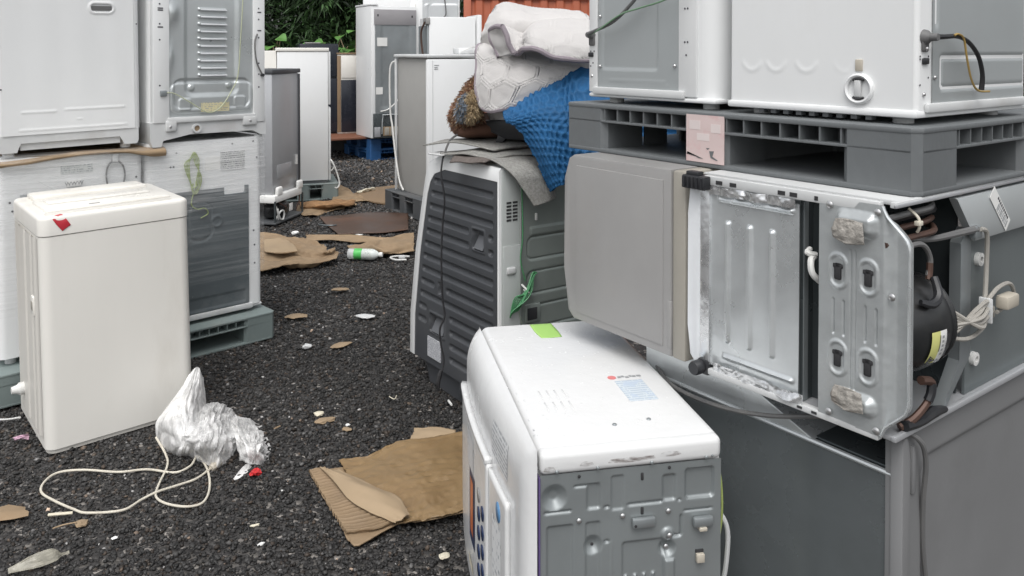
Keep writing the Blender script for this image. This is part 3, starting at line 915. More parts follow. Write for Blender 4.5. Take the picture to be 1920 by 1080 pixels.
MB().box(0.03, W_ - 0.06, 0.03, 0.07, 0.925, 0.9315, 0.004).build('control_strip', CREAM2, t)
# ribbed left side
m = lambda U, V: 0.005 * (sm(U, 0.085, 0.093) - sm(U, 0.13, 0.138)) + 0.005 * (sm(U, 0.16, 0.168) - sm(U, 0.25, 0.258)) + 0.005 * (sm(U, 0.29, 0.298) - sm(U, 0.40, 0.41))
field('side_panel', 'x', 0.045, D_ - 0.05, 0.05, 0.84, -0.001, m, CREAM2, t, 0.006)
MB().box(-0.012, 0.0, 0.10, 0.15, 0.525, 0.60, 0.005).build('side_grip', CREAM, t)
MB().box(-0.0135, -0.011, 0.11, 0.14, 0.545, 0.58, 0.002).build('grip_recess', TAUPE, t)
MB().lathe([(0.026, 0), (0.026, -0.02), (0.018, -0.03), (0.014, -0.05)], (-0.002, 0.40, 0.145), 'x', 16).build('drain_outlet', WCORD, t, fix=True)
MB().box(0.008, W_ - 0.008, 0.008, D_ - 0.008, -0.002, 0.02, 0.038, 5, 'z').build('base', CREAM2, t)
b = MB()
A = patch([[(0.080, -0.0036, 0.866), (0.094, -0.0036, 0.876), (0.110, -0.0036, 0.886)], [(0.064, -0.0036, 0.888), (0.080, -0.0036, 0.898), (0.097, -0.0036, 0.908)], [(0.050, -0.0030, 0.911), (0.068, 0.0025, 0.921), (0.086, 0.008, 0.9265)], [(0.046, 0.004, 0.9235), (0.062, 0.012, 0.9285), (0.078, 0.018, 0.9295)]], 12, 20)
b.grid(A).build('red_tape', REDT, t, solid=0.001)
z_ = lambda px, py: tuple(gr(px, py, 0.012))
cordp = [gr(287, 826, 0.05), gr(305, 858, 0.02), z_(308, 880), z_(292, 915), z_(286, 938), z_(305, 952), z_(345, 958), z_(376, 949), z_(388, 920), z_(383, 885), gr(365, 862, 0.02), gr(352, 880, 0.014), z_(322, 893), z_(270, 887), z_(215, 892), z_(150, 888), z_(102, 893), z_(76, 910), z_(69, 930), z_(92, 946), z_(130, 963), z_(156, 970), z_(222, 965), z_(258, 945), gr(288, 930, 0.017), z_(325, 918), z_(362, 905), z_(386, 888)]
o = MB().tube(cordp, 0.0042, 8, 8).build('power_cord', IVORY, t)
o.matrix_parent_inverse = Matrix.Identity(4)
def unparent_space(o, par):
    """geometry was written in place coordinates: bring it into the parent's space"""
    bpy.context.view_layer.update()
    M = Matrix.LocRotScale(par.location, par.rotation_euler, None).inverted()
    o.data.transform(M)
    return o
unparent_space(o, t)
p0, p1 = gr(384, 890, 0.014), gr(408, 872, 0.022)
d = (p1 - p0)
pl = MB().tube([p0, p0 + d * 0.25, p0 + d * 0.3, p0 + d * 0.8, p1], [0.004, 0.005, 0.014, 0.017, 0.012], 8, 4).build('plug', STRAP, t)
unparent_space(pl, t)
h = MB().tube([gr(30, 788, 0.06), gr(0, 792, 0.02), gr(-60, 792, 0.015), gr(-140, 800, 0.015)], 0.004, 8).build('earth_cord', WCORD, t)
unparent_space(h, t)
MB().prism([(0.455, 0.03), (0.52, 0.03), (0.52, -0.004), (0.47, -0.004)], 'y', -0.03, 0.03, 0.004).build('plinth_corner', CREAM, t)

# crumpled plastic film beside it
WRAPM = film_mat('crumpled_film', 0.50, 0.98, (1, 1, 1), 13.0, col=(0.93, 0.925, 0.915), rough=0.35, bump=0.35)
def crumple(amp, seed, fu=9.0, fv=2.6):
    """folds of thin film: sharp creases running mostly along V, fanning out"""
    def f(U, V, P):
        o = np.zeros_like(U)
        for i in range(U.shape[0]):
            for j in range(U.shape[1]):
                u, v = U[i, j], V[i, j]
                w = mnoise.noise(Vector((u * 3 + seed, v * 3, 0.3)))
                a = mnoise.noise(Vector((u * fu + 1.6 * w, v * fv + w, seed)))
                b = mnoise.noise(Vector((u * fu * 2.6 + 2 * w, v * fv * 2.2, seed + 5)))
                c = mnoise.noise(Vector((u * fu * 6 + 2 * w, v * fv * 5.0, seed + 9)))
                o[i, j] = (0.7 - 2.0 * abs(a)) + 0.5 * (0.5 - 1.6 * abs(b)) + 0.22 * (0.5 - abs(c) * 1.5)
        win = np.clip(np.minimum(np.minimum(U, 1 - U), np.minimum(V, 1 - V)) / 0.12, 0, 1)
        return amp * o * (0.25 + 0.75 * win)
    return f
t = thing('plastic_wrap', 'crumpled clear plastic wrap bundle slumped against the cream washing machine', 'plastic film', (-1.30, 3.30, 0), 0)
def wp(name, ctrl, nu, nv, amp, seed):
    A = patch([[at(*p) for p in r] for r in ctrl], nu, nv, crumple(amp, seed))
    A = A - np.array([-1.30, 3.30, 0])
    A[..., 2] = np.maximum(A[..., 2], 0.004)
    return MB().grid(A).build(name, WRAPM, t, smooth=40)
wp('film_sheet', [[(350, 706, 3.47), (362, 693, 3.46), (370, 694, 3.49), (378, 712, 3.54)],
                  [(334, 732, 3.41), (350, 724, 3.38), (369, 724, 3.42), (381, 738, 3.54)],
                  [(306, 770, 3.34), (330, 765, 3.24), (360, 765, 3.28), (384, 772, 3.46)],
                  [(286, 800, 3.29), (318, 805, 3.14), (355, 805, 3.16), (388, 800, 3.40)],
                  [(290, 838, 3.25), (320, 846, 3.12), (352, 846, 3.10), (385, 835, 3.30)],
                  [(300, 852, 3.26), (325, 862, 3.17), (352, 862, 3.16), (384, 856, 3.26)]], 90, 110, 0.010, 1)
wp('film_sheet', [[(372, 770, 3.50), (395, 758, 3.50), (420, 765, 3.5), (440, 782, 3.50)],
                  [(352, 792, 3.28), (385, 782, 3.22), (418, 785, 3.28), (446, 802, 3.40)],
                  [(330, 815, 3.12), (370, 812, 3.06), (415, 812, 3.10), (448, 828, 3.26)],
                  [(330, 842, 3.12), (368, 846, 3.02), (412, 842, 3.05), (440, 845, 3.2)],
                  [(345, 864, 3.18), (372, 874, 3.10), (402, 884, 3.06), (430, 868, 3.15)]], 100, 90, 0.017, 4)
wp('film_sheet', [[(425, 780, 3.45), (445, 785, 3.46), (470, 792, 3.46), (490, 815, 3.42)],
                  [(430, 810, 3.24), (452, 806, 3.20), (482, 815, 3.22), (502, 845, 3.28)],
                  [(440, 845, 3.14), (458, 842, 3.08), (485, 848, 3.08), (504, 865, 3.2)],
                  [(446, 870, 3.13), (462, 876, 3.08), (482, 878, 3.08), (500, 874, 3.14)]], 80, 80, 0.014, 8)
wp('film_tail', [[(462, 872, 3.1), (470, 874, 3.1)], [(448, 885, 3.05), (462, 890, 3.04)], [(430, 908, 2.98), (440, 906, 2.98)]], 14, 24, 0.004, 3)
A = patch([[gr(462, 896, 0.01), gr(474, 884, 0.02), gr(484, 886, 0.015)], [gr(466, 900, 0.018), gr(476, 892, 0.03), gr(487, 893, 0.015)], [gr(474, 897, 0.01), gr(480, 899, 0.012), gr(486, 896, 0.008)]], 14, 14, crumple(0.006, 6))
tag(MB().grid(A).build('plastic_scrap', RED2, None, smooth=40), 'small crumpled red plastic scrap on gravel by the wrap bundle', 'scrap')

# ------------------------------------------------------------------ right stack
RX, RY, RTH = 0.818, 1.656, 36.6
def rloc(x, y, z=0):
    c, s = math.cos(R(RTH)), math.sin(R(RTH))
    return (RX + x * c - y * s, RY + x * s + y * c, z)

# bottom: big grey fridge, dark zinc side to the left and door to the right
F1T, F1D = 0.715, 0.792
t = thing('refrigerator', 'large grey refrigerator with dark metal side at the bottom of right stack', 'refrigerator', rloc(-0.032, 0.018, 0), RTH)
F1S = mat('grey_zinc_side', (0.185, 0.205, 0.212), 0.3, metal=0.5, dirt=(0.09, 0.10, 0.102), damt=0.6, ds=1.4, var=0.12, vs=3, rvar=0.12, bump=0.03, bs=20, speck=(0.5, 0.52, 0.52), spa=0.73, sps=55)
MB().box(0.022, 0.95, 0.036, 0.72, 0.05, F1T - 0.004, 0.004).build('cabinet', GALVK, t)
def f_f1(U, V):
    return 0.0025 * wobble(U, V, 6, 1.2, 2)
field('side_sheet', 'x', 0.026, 0.71, 0.06, F1T - 0.012, 0.008, f_f1, F1S, t, 0.01)
MB().tube([(0.008, 0.02, F1T - 0.010), (0.008, 0.71, F1T - 0.010)], 0.006, 8, 1).build('top_fold', GALV, t)
MB().prism([(0.20, F1T - 0.006), (0.71, F1T - 0.006), (0.71, F1D + 0.002), (0.42, F1D + 0.002)], 'x', 0.006, 0.95, 0.003).build('raised_top', GALV, t)
def f_f1d(U, V):
    H = np.zeros_like(U)
    H -= emb(U, V, 0.085, 1.4, -0.5, F1D - 0.066, 0.010, 0.035, 0.012)
    return H
field('door_panel', 'y', 0.016, 0.95, 0.06, F1D - 0.004, 0.0, f_f1d, GREYD, t, 0.006)
MB().box(0.003, 0.95, 0.0125, 0.034, 0.055, F1D - 0.002, 0.004).build('door_edge', GREYD, t)
MB().prism([(-0.002, 0.06), (0.026, 0.06), (0.026, F1D - 0.05), (0.020, F1D - 0.008), (0.010, F1D - 0.002), (-0.002, F1D - 0.02)], 'y', -0.008, 0.020, 0.004).build('corner_trim', GREYD, t)
MB().box(0.040, 0.056, -0.006, 0.004, F1D - 0.13, F1D - 0.03, 0.004).build('hinge_rail', GREYD, t)
MB().box(0.05, 0.93, 0.05, 0.70, 0.0, 0.052).build('plinth', PDARK, t)
MB().tube([(0.03, 0.71, F1D - 0.055), (-0.02, 0.60, F1D - 0.082), (-0.03, 0.45, F1D - 0.082), (-0.03, 0.30, F1D - 0.055), (-0.02, 0.14, F1D - 0.005), (0.005, 0.03, F1D + 0.008), (0.04, -0.014, F1D - 0.008), (0.068, -0.018, F1D - 0.06), (0.082, -0.006, F1D - 0.16), (0.098, 0.0, F1D - 0.28), (0.14, 0.0, F1D - 0.45), (0.19, 0.0, F1D - 0.62), (0.22, -0.01, 0.02)], 0.0055, 8, 10).build('power_cord', RUBBERG, t)

# middle near: refrigerator lying down, underside to the left, compressor end to the right
F2B, F2T = 0.797, 1.273
t = thing('refrigerator', 'overturned refrigerator with exposed compressor and galvanised underside, below pallet', 'refrigerator', rloc(-0.085, 0.002, F2B), RTH + 0.5)
HH = F2T - F2B
MB().box(0.0, 1.25, 0.0, 0.012, HH - 0.012, HH, 0.002).build('top_rail', LGREY, t)
MB().box(0.03, 1.25, 0.012, 0.50, HH - 0.012, HH - 0.001, 0.002).build('side_wall', LGREY, t)
MB().box(0.01, 1.25, 0.0, 0.50, 0.0, 0.010, 0.002).build('side_wall', SILVER, t)
MB().box(0.06, 1.25, 0.49, 0.50, 0.01, HH - 0.013).build('front_wall', WHITE2, t)
# underside plate with pressed ribs (left face, far part)
def f_f2(U, V):
    H = np.zeros_like(U)
    for y in (0.275, 0.335, 0.395):
        H += emb(U, V, y, y + 0.017, 0.085, 0.375, 0.008, 0.008, 0.006)
    H += emb(U, V, 0.225, 0.435, 0.415, 0.432, 0.008, 0.006, 0.008) + emb(U, V, 0.225, 0.42, 0.045, 0.06, 0.008, 0.006, 0.008)
    H += 0.0015 * wobble(U, V, 6, 3, 9)
    return H
field('underside_plate', 'x', 0.215, 0.478, 0.02, HH - 0.035, 0.002, f_f2, GALV, t, 0.003)
MB().box(0.014, 0.03, 0.21, 0.48, 0.012, HH - 0.03).build('plate_backing', GALVD, t)
MB().box(-0.004, 0.0115, 0.455, 0.482, 0.02, HH - 0.025, 0.001).build('edge_strip', FOIL, t)
def foil(name, a0, a1, z0, z1, seed):
    def f(U, V):
        return 0.004 * np.abs(wobble(U * 9, V * 14, 12, 1.6, seed)) + 0.0012 * np.abs(wobble(U * 30, V * 40, 8, 1.6, seed + 1))
    return field(name, 'x', a0, a1, z0, z1, -0.003, f, FOIL, t, 0.0025, 30)
foil('foil_tape', 0.22, 0.455, HH - 0.044, HH - 0.024, 3)
foil('foil_tape', 0.20, 0.44, 0.012, 0.032, 5)
rl = MB()
rl.box(-0.006, 0.012, 0.03, 0.47, HH - 0.024, HH - 0.002, 0.002)
rl.build('edge_rail', LGREY, t)
for y in (0.415, 0.375, 0.245, 0.215, 0.165):
    MB().box(-0.0075, -0.005, y, y + (0.018 if y > 0.2 else 0.008), HH - 0.019, HH - 0.010).build('rail_slot', HOLE, t)
MB().box(-0.006, 0.012, 0.03, 0.47, -0.002, 0.012, 0.002).build('edge_rail', LGREY, t)
for y in (0.20, 0.165):
    MB().box(-0.0075, -0.005, y, y + 0.012, 0.003, 0.008).build('rail_slot', HOLE, t)
# dark gap between plate and bracket
MB().box(0.05, 0.06, 0.17, 0.22, 0.012, HH - 0.02).build('gap_wall', GALVK, t)
MB().box(0.012, 0.05, 0.212, 0.218, 0.012, HH - 0.02).build('gap_side', GALVK, t)
MB().tube([(0.02, 0.19, 0.33), (0.0, 0.185, 0.325), (-0.002, 0.18, 0.30), (0.02, 0.175, 0.28)], 0.007, 8).tube([(0.02, 0.20, 0.345), (0.002, 0.195, 0.34), (0.02, 0.185, 0.335)], 0.006, 8).build('drain_tube', WCORD, t)
# compressor bracket: pressed plate with keyhole slots
def f_br(U, V):
    H = np.zeros_like(U)
    zm = HH / 2
    H += emb(U, V, -0.05, 0.02, -0.1, HH + 0.1, 0.01, 0.02, 0.02) * 0
    for y in (0.052, 0.118):
        for z in (0.135, 0.315):
            H -= emb(U, V, y - 0.017, y + 0.017, z - 0.028, z + 0.036, 0.0035, 0.017, 0.004)
            H += emb(U, V, y - 0.024, y + 0.024, z - 0.036, z + 0.044, 0.003, 0.024, 0.005)
    for y in (0.035, 0.058, 0.105, 0.128):
        H -= emb(U, V, y - 0.0035, y + 0.0035, 0.185, 0.262, 0.004, 0.0035, 0.003)
    for y in (0.080, 0.090):
        H -= emb(U, V, y - 0.003, y + 0.003, 0.08, 0.37, 0.003, 0.003, 0.003)
    # folded and dented ends
    H += emb(U, V, 0.028, 0.125, 0.395, 0.452, 0.016, 0.02, 0.018) + emb(U, V, 0.030, 0.12, 0.035, 0.085, 0.016, 0.02, 0.018)
    H -= 0.018 * (1 - sm(U, 0.0, 0.022))
    H += 0.001 * wobble(U, V, 8, 6, 4)
    return H
nx, ny = 110, 190
U, V = np.meshgrid(np.linspace(0, 1, nx), np.linspace(0, 1, ny))
Zc = 0.008 + V * (HH - 0.016)
y0 = -0.03 + 0.055 * sm(np.abs(Zc - HH / 2), HH / 2 - 0.085, HH / 2 - 0.01)     # outline drawn in at both ends
Yc = y0 + U * (0.162 - y0)
A = np.stack([-0.006 - f_br(Yc, Zc) + 0.0, Yc, Zc], -1)[:, ::-1]
MB().grid(A).build('compressor_bracket', mat('scuffed_zinc_plate', (0.50, 0.525, 0.53), 0.38, metal=0.5, dirt=(0.34, 0.33, 0.31), damt=0.6, ds=6, var=0.12, vs=6, bump=0.12, bs=50), t, smooth=50)
lip = MB()
ring = [(-0.004, -0.03 + 0.055 * float(sm(np.array(abs(z - HH / 2)), HH / 2 - 0.085, HH / 2 - 0.01)) - 0.001, z) for z in np.linspace(0.01, HH - 0.01, 24)]
lip.tube(ring, 0.0035, 6, 2)
lip.build('bracket_lip', GALV, t)
for y in (0.052, 0.118):
    for z in (0.135, 0.315):
        m = MB()
        m.box(-0.0085, -0.0055, y - 0.0075, y + 0.0075, z - 0.014, z + 0.020, 0.003)
        m.box(-0.0085, -0.0055, y - 0.011, y + 0.011, z + 0.010, z + 0.019, 0.002)
        m.build('keyhole_slot', HOLE, t)
screws(t, [(-0.012, 0.03, HH - 0.022), (-0.010, 0.135, HH - 0.022), (-0.012, 0.03, 0.02), (-0.010, 0.135, 0.022), (-0.002, 0.005, 0.29)], 'x', SCREW, 0.0075)
# scuffed felt-like wear on bracket ends
for (z0, z1) in ((0.388, 0.43), (0.05, 0.088)):
    A = patch([[(-0.026, 0.05, z0), (-0.028, 0.09, z0 - .004), (-0.024, 0.118, z0 + .004)], [(-0.029, 0.05, (z0 + z1) / 2), (-0.031, 0.09, (z0 + z1) / 2), (-0.027, 0.12, (z0 + z1) / 2)], [(-0.024, 0.055, z1), (-0.026, 0.09, z1 + .004), (-0.022, 0.115, z1)]], 24, 16, lambda U, V, P: 0.002 * wobble(U, V, 8, 5, 2))
    MB().grid(A).build('scraped_patch', mat('scraped_metal', (0.36, 0.34, 0.31), 0.8, metal=0.2, var=0.3, vs=40, bump=0.6, bs=90, dirt=(0.22, 0.14, 0.09), damt=0.5, ds=12), t, solid=0.002)
# black runners
m = MB(); m.box(-0.03, 0.02, 0.45, 0.52, HH - 0.035, HH - 0.003, 0.004)
o = m.build('leveller_bracket', BLACK, t)
for k in range(5):
    MB().box(-0.034, -0.029, 0.455 + k * 0.013, 0.459 + k * 0.013, HH - 0.032, HH - 0.006).build('rib', BLACK, o)
MB().box(-0.022, 0.0, 0.475, 0.512, HH - 0.004, HH + 0.006, 0.002).build('leveller_clip', BLACK, t)
MB().lathe([(0.015, -0.035), (0.017, -0.03), (0.017, -0.012), (0.012, 0.0)], (0.0, 0.476, 0.012), 'x', 14).build('leveller_foot', BLACK, t, fix=True)
MB().box(-0.008, 0.012, 0.455, 0.485, -0.006, 0.03, 0.003).build('leveller_block', BLACK, t)
# light door edge at the far left
A = MB().prism([(0.482, 0.03), (0.50, 0.015), (0.515, 0.03), (0.522, 0.10), (0.522, HH - 0.10), (0.515, HH - 0.02), (0.49, HH - 0.008), (0.482, HH - 0.03)], 'x', -0.002, 1.1, 0.003)
A.build('door', WHITE2, t)
# compressor end (right face): recess with compressor, then sheet-metal back
MB().box(0.33, 1.25, 0.016, 0.022, 0.012, HH - 0.015).build('back_sheet', mat('scuffed_back_sheet', (0.21, 0.235, 0.24), 0.36, metal=0.5, dirt=(0.15, 0.16, 0.16), damt=0.4, ds=3, var=0.1, speck=(0.65, 0.66, 0.65), spa=0.665, sps=24), t)
MB().prism([(0.335, 0.355), (0.315, 0.385), (0.245, HH - 0.018), (1.25, HH - 0.018), (1.25, 0.355)], 'y', -0.002, 0.015, 0.002).build('upper_sheet', mat('pale_back_sheet', (0.46, 0.485, 0.49), 0.4, metal=0.35, dirt=(0.36, 0.37, 0.37), damt=0.4, ds=3), t)
MB().prism([(0.318, 0.385), (0.335, 0.355), (0.335, 0.10), (0.225, 0.012), (0.205, 0.012), (0.285, 0.10), (0.285, 0.355)], 'y', 0.006, 0.030, 0.002).build('bay_frame', GALVD, t)
def f_bay(U, V):
    H = np.zeros_like(U)
    for k in range(5):
        c = 0.11 + k * 0.036
        a = U - c + (V - 0.3) * 0.12
        H += 0.009 * (1 - sm(np.abs(a), 0.005, 0.012)) * sm(V, 0.25, 0.27) * (1 - sm(V, 0.40, 0.42))
    return H
field('bay_wall', 'y', 0.012, 0.33, 0.012, HH - 0.015, 0.15, f_bay, GALVK, t, 0.004)
MB().box(0.318, 0.324, 0.03, 0.15, 0.012, HH - 0.015).build('bay_side', GALVK, t)
# compressor pot
CXP, CYP, CZP, CLP = 0.130, 0.052, 0.203, 0.112
c = MB()
prof = []
for k in range(17):
    a = math.pi * k / 16
    prof.append((max(0.004, 0.088 * math.sin(a) ** 0.7), -CLP * math.cos(a)))
c.lathe(prof, (CXP, CYP, CZP), 'x', 30)
c.v = [(x, y, CZP + (z - CZP) * 1.12) for (x, y, z) in c.v]
comp = c.build('compressor', BLKPAINT, t, fix=True)
sm_ = MB().lathe([(0.087, -0.007), (0.092, -0.003), (0.092, 0.003), (0.087, 0.007)], (CXP + 0.055, CYP, CZP), 'x', 30)
sm_.v = [(x, CYP + (y - CYP) * 0.93, CZP + (z - CZP) * 1.05) for (x, y, z) in sm_.v]
sm_.build('weld_flange', BLKPAINT, comp, fix=True)
def on_pot(x, a, e=0.003):
    k = math.acos(max(-1, min(1, -(x - CXP) / CLP)))
    r = 0.088 * math.sin(k) ** 0.7 + e
    return (x, CYP - r * math.cos(a), CZP + 1.12 * r * math.sin(a))
lx0, lxm, lx1 = 0.082, 0.107, 0.130
def lab(name, x0, x1, a0, a1, m, e=0.003):
    A = np.array([[on_pot(x, a, e) for x in np.linspace(x0, x1, 6)] for a in np.linspace(a0, a1, 14)])
    return MB().grid(A).build(name, m, comp, fix=False)
lab('yellow_label', lx0, lxm, -0.62, 0.10, YLAB)
lab('white_label', lxm, lx1, -0.62, 0.10, PAPER)
_pd = Vector(on_pot(0.1245, -0.30, 0.006)) - Vector(on_pot(0.1245, -0.15, 0.006))
text('lettering', 'Panasonic', 0.0125, comp, DKINK, on_pot(0.1245, -0.20, 0.0062), _pd, Vector((1, 0, 0)))
for k in range(5):
    lab('print_block', 0.112, 0.1185, -0.05 - k * 0.09, 0.0 - k * 0.09, GREYINK, 0.0042)
lab('print_line', 0.1045, 0.1065, -0.32, 0.02, DKINK, 0.0042)
tri = [on_pot(0.084, -0.60, 0.0045), on_pot(0.1035, -0.52, 0.0045), on_pot(0.086, -0.42, 0.0045)]
MB().tube(tri + [tri[0]], 0.0011, 5, 1).build('warning_triangle', DKINK, comp)
MB().tube([on_pot(0.089, -0.545, 0.004), on_pot(0.0925, -0.515, 0.004), on_pot(0.089, -0.49, 0.004)], [0.0014, 0.0032, 0.0008], 6, 3).build('flame_mark', DKINK, comp)
tri = [on_pot(0.110, -0.60, 0.0045), on_pot(0.121, -0.55, 0.0045), on_pot(0.111, -0.50, 0.0045)]
MB().tube(tri + [tri[0]], 0.0008, 5, 1).build('warning_triangle', GREYINK, comp)
# pipes and wires of the compressor bay
MB().tube([(0.01, 0.02, 0.350), (0.06, 0.008, 0.378), (0.11, 0.002, 0.378), (0.138, 0.0, 0.345), (0.13, 0.0, 0.312)], 0.0058, 8).build('suction_pipe', RUBBERG, t)
MB().tube([(0.130, -0.012, 0.312), (0.120, -0.026, 0.280), (0.095, -0.026, 0.266), (0.07, -0.015, 0.272)], [0.0075, 0.0095, 0.009, 0.006], 8).build('taped_pipe', BLACK, t)
MB().tube([(0.137, 0.0, 0.338), (0.134, -0.001, 0.320), (0.128, -0.002, 0.305)], 0.0066, 8).build('copper_joint', COPPER, t)
MB().tube([(0.08, -0.012, 0.112), (0.115, -0.016, 0.100), (0.105, -0.014, 0.065), (0.07, -0.004, 0.035), (0.04, 0.01, 0.02)], [0.009, 0.009, 0.007, 0.008, 0.009], 8).build('discharge_pipe', COPPER, t)
MB().tube([(0.04, 0.0, 0.026), (0.10, -0.002, 0.020), (0.16, 0.0, 0.024), (0.21, 0.0, 0.016)], [0.011, 0.009, 0.012, 0.006], 8).tube([(0.115, -0.017, 0.100), (0.111, -0.017, 0.08), (0.104, -0.015, 0.066)], 0.0098, 8).build('taped_bundle', BLACK, t)
for k, (z, r, mm) in enumerate(((HH - 0.045, 0.010, BLACK), (HH - 0.064, 0.0065, COPPER), (HH - 0.034, 0.0065, RUBBERG), (HH - 0.080, 0.0065, COPPER))):
    MB().tube([(-0.005, 0.05 - k * .01, z - 0.006), (0.08, 0.04 - k * .01, z), (0.16, 0.035 - k * .01, z + 0.003), (0.225, 0.04, z + 0.002), (0.25, 0.06, z - 0.006)], r, 8).build('pipe', mm, t)
MB().tube([(0.088, 0.02, HH - 0.024), (0.088, 0.0, HH - 0.04), (0.089, -0.002, HH - 0.058), (0.092, 0.004, HH - 0.07)], 0.003, 6).box(0.082, 0.098, -0.006, 0.006, HH - 0.056, HH - 0.046, 0.002).build('cable_tie', IVORY, t)
MB().tube([(0.10, 0.03, HH - 0.092), (0.17, 0.012, HH - 0.096), (0.26, 0.0, HH - 0.094), (0.325, -0.008, HH - 0.092)], [0.005, 0.0065, 0.008, 0.0085], 8).build('drain_spout', RUBBERG, t)
MB().box(0.312, 0.342, -0.014, 0.002, HH - 0.112, HH - 0.085, 0.003).build('cord_clip', GALVD, t)
IV2 = mat('greyish_cord', (0.33, 0.315, 0.285), 0.5, dirt=(0.2, 0.18, 0.16), damt=0.5, ds=12)
MB().tube([(0.33, -0.014, HH - 0.092), (0.362, -0.014, HH - 0.105), (0.372, -0.010, HH - 0.17), (0.356, -0.014, HH - 0.25), (0.33, -0.018, HH - 0.285)], 0.0052, 8).build('power_cord', IV2, t)
cc = MB()
for k in range(6):
    dz = (k - 2.5) * 0.0065
    cc.tube([(0.185, 0.012 - k * .004, 0.215 + dz), (0.235, -0.002, 0.195 + dz * 1.4), (0.29, -0.022 - (k % 3) * .006, 0.198 - dz), (0.35, -0.024 + (k % 2) * .006, 0.205 - dz * 1.2), (0.40, -0.012, 0.19 + dz * 0.6)], 0.0046, 7, 8)
cc.tube([(0.185, 0.01, 0.20), (0.215, -0.006, 0.17), (0.27, -0.016, 0.157), (0.33, -0.018, 0.165), (0.37, -0.018, 0.19)], 0.0046, 7, 8)
cc.tube([(0.33, -0.022, 0.215), (0.39, -0.024, 0.245), (0.46, -0.022, 0.245), (0.49, -0.02, 0.212), (0.45, -0.018, 0.195), (0.40, -0.02, 0.19)], 0.0046, 7, 8)
cc.build('cord_coil', IV2, t)
MB().box(0.40, 0.462, -0.044, -0.016, 0.198, 0.228, 0.006).build('plug', STRAP, t)
MB().box(0.344, 0.350, -0.034, -0.006, 0.178, 0.232, 0.002).build('cord_tie', LGREY, t)
for (x, z) in ((0.385, 0.305), (0.365, 0.085)):
    MB().lathe([(0.015, 0.0), (0.015, -0.010), (0.007, -0.011), (0.007, -0.003)], (x, 0.016, z), 'y', 16).build('spacer', WCORD, t, fix=True)
    MB().lathe([(0.0068, 0.0), (0.0068, -0.005)], (x, 0.015, z), 'y', 10).build('spacer_hole', HOLE, t, fix=True)
# barcode strip
MM = Matrix.Translation((0.452, -0.003, HH - 0.062)) @ Matrix.Rotation(R(46), 4, 'Y')
MB().box(-0.058, 0.062, -0.001, 0.0, -0.0165, 0.0165, M=MM).build('barcode_strip', PAPER, t)
for k in range(10):
    MB().box(-0.014 + k * 0.0068, -0.014 + k * 0.0068 + (0.003 if k % 3 else 0.0045), -0.0017, -0.001, -0.013, 0.004, M=MM).build('bar', GREYINK, t)
for k in range(9):
    MB().box(-0.026 + k * 0.0085, -0.026 + k * 0.0085 + 0.005, -0.0017, -0.001, 0.007, 0.013, M=MM).build('print_mark', DKINK, t)
MB().box(0.0, 1.25, -0.004, 0.006, 0.004, 0.016, 0.002).build('bottom_rail', SILVER, t)
MB().box(0.0, 1.25, -0.002, 0.006, HH - 0.012, HH - 0.004, 0.002).build('top_edge_rail', SILVER, t)

# middle far: grey refrigerator lying down, its end towards the yard
t = thing('refrigerator', 'matt grey refrigerator lying on its side beside the overturned compressor one', 'refrigerator', rloc(-0.095, 0.532, F2B + 0.004), RTH - 0.5)
HG = F2T - F2B - 0.004
MB().prism([(0.045, 0.0), (0.42, 0.0), (0.445, 0.02), (0.462, 0.14), (0.462, 0.40), (0.44, HG - 0.012), (0.42, HG - 0.001), (0.045, HG - 0.001)], 'x', 0.0, 1.2, 0.004).build('cabinet', GREYP, t)
MB().prism([(0.07, 0.022), (0.405, 0.022), (0.405, HG - 0.03), (0.07, HG - 0.03)], 'x', -0.0035, 0.004, 0.002).build('end_panel', GREYP, t)
MB().box(0.003, 1.2, 0.0, 0.043, -0.002, HG - 0.002, 0.006).build('door', TAUPE, t)
MB().box(-0.001, 0.05, 0.044, 0.056, 0.02, 0.14, 0.002).build('hinge', GREYP, t)

# pallet on top
PZ0, PH = 1.273, 0.14
pal = pallet('pallet', 'dark grey plastic pallet carrying two white washing machines', rloc(0, 0, PZ0), RTH, 1.10, 1.10, PH, PGREY)
for (y0, y1) in ((0.175, 0.24), (0.33, 0.485), (0.615, 0.76), (0.80, 0.925)):
    MB().box(0.49, 0.50, y0, y1, 0.012, PH - 0.05).build('inner_wall', PGREY, pal)
for (x0, x1) in ((0.175, 0.485), (0.615, 0.925)):
    MB().box(x0, x1, 0.50, 0.51, 0.012, PH - 0.05).build('inner_wall', PGREY, pal)
for (x0, x1) in ((0.175, 0.27), (0.335, 0.485), (0.615, 0.925)):
    MB().box(x0, x1, 0.928, 0.936, 0.012, PH - 0.05).build('inner_wall', PGREY, pal)
lm = mat('torn_pink_sticker', (0.62, 0.50, 0.485), 0.6, dirt=(0.60, 0.33, 0.33), damt=0.8, ds=16, var=0.05, stretch=(1, 1, 2), speck=(0.2, 0.2, 0.205), spa=0.66, sps=28)
A = np.zeros((2, 2, 3))
MB().box(-0.0005, 0.0015, 0.489, 0.611, 0.012, 0.133).build('torn_sticker', lm, pal)
for (y0, y1, z0, z1) in ((0.535, 0.575, 0.068, 0.086), (0.50, 0.53, 0.09, 0.112), (0.565, 0.60, 0.095, 0.118)):
    MB().box(-0.0011, -0.0004, y0, y1, z0, z1).build('sticker_print', mat('faded_print', (0.68, 0.60, 0.585), 0.6), pal)
for pts in ([(0.606, 0.036), (0.57, 0.022), (0.555, 0.022), (0.59, 0.03), (0.609, 0.030)], [(0.535, 0.043), (0.52, 0.044), (0.525, 0.030), (0.508, 0.022), (0.512, 0.021), (0.53, 0.026)], [(0.545, 0.050), (0.534, 0.0505), (0.54, 0.046)]):
    MB().prism(pts, 'x', -0.0014, -0.0004).build('torn_hole', PGREY, pal)

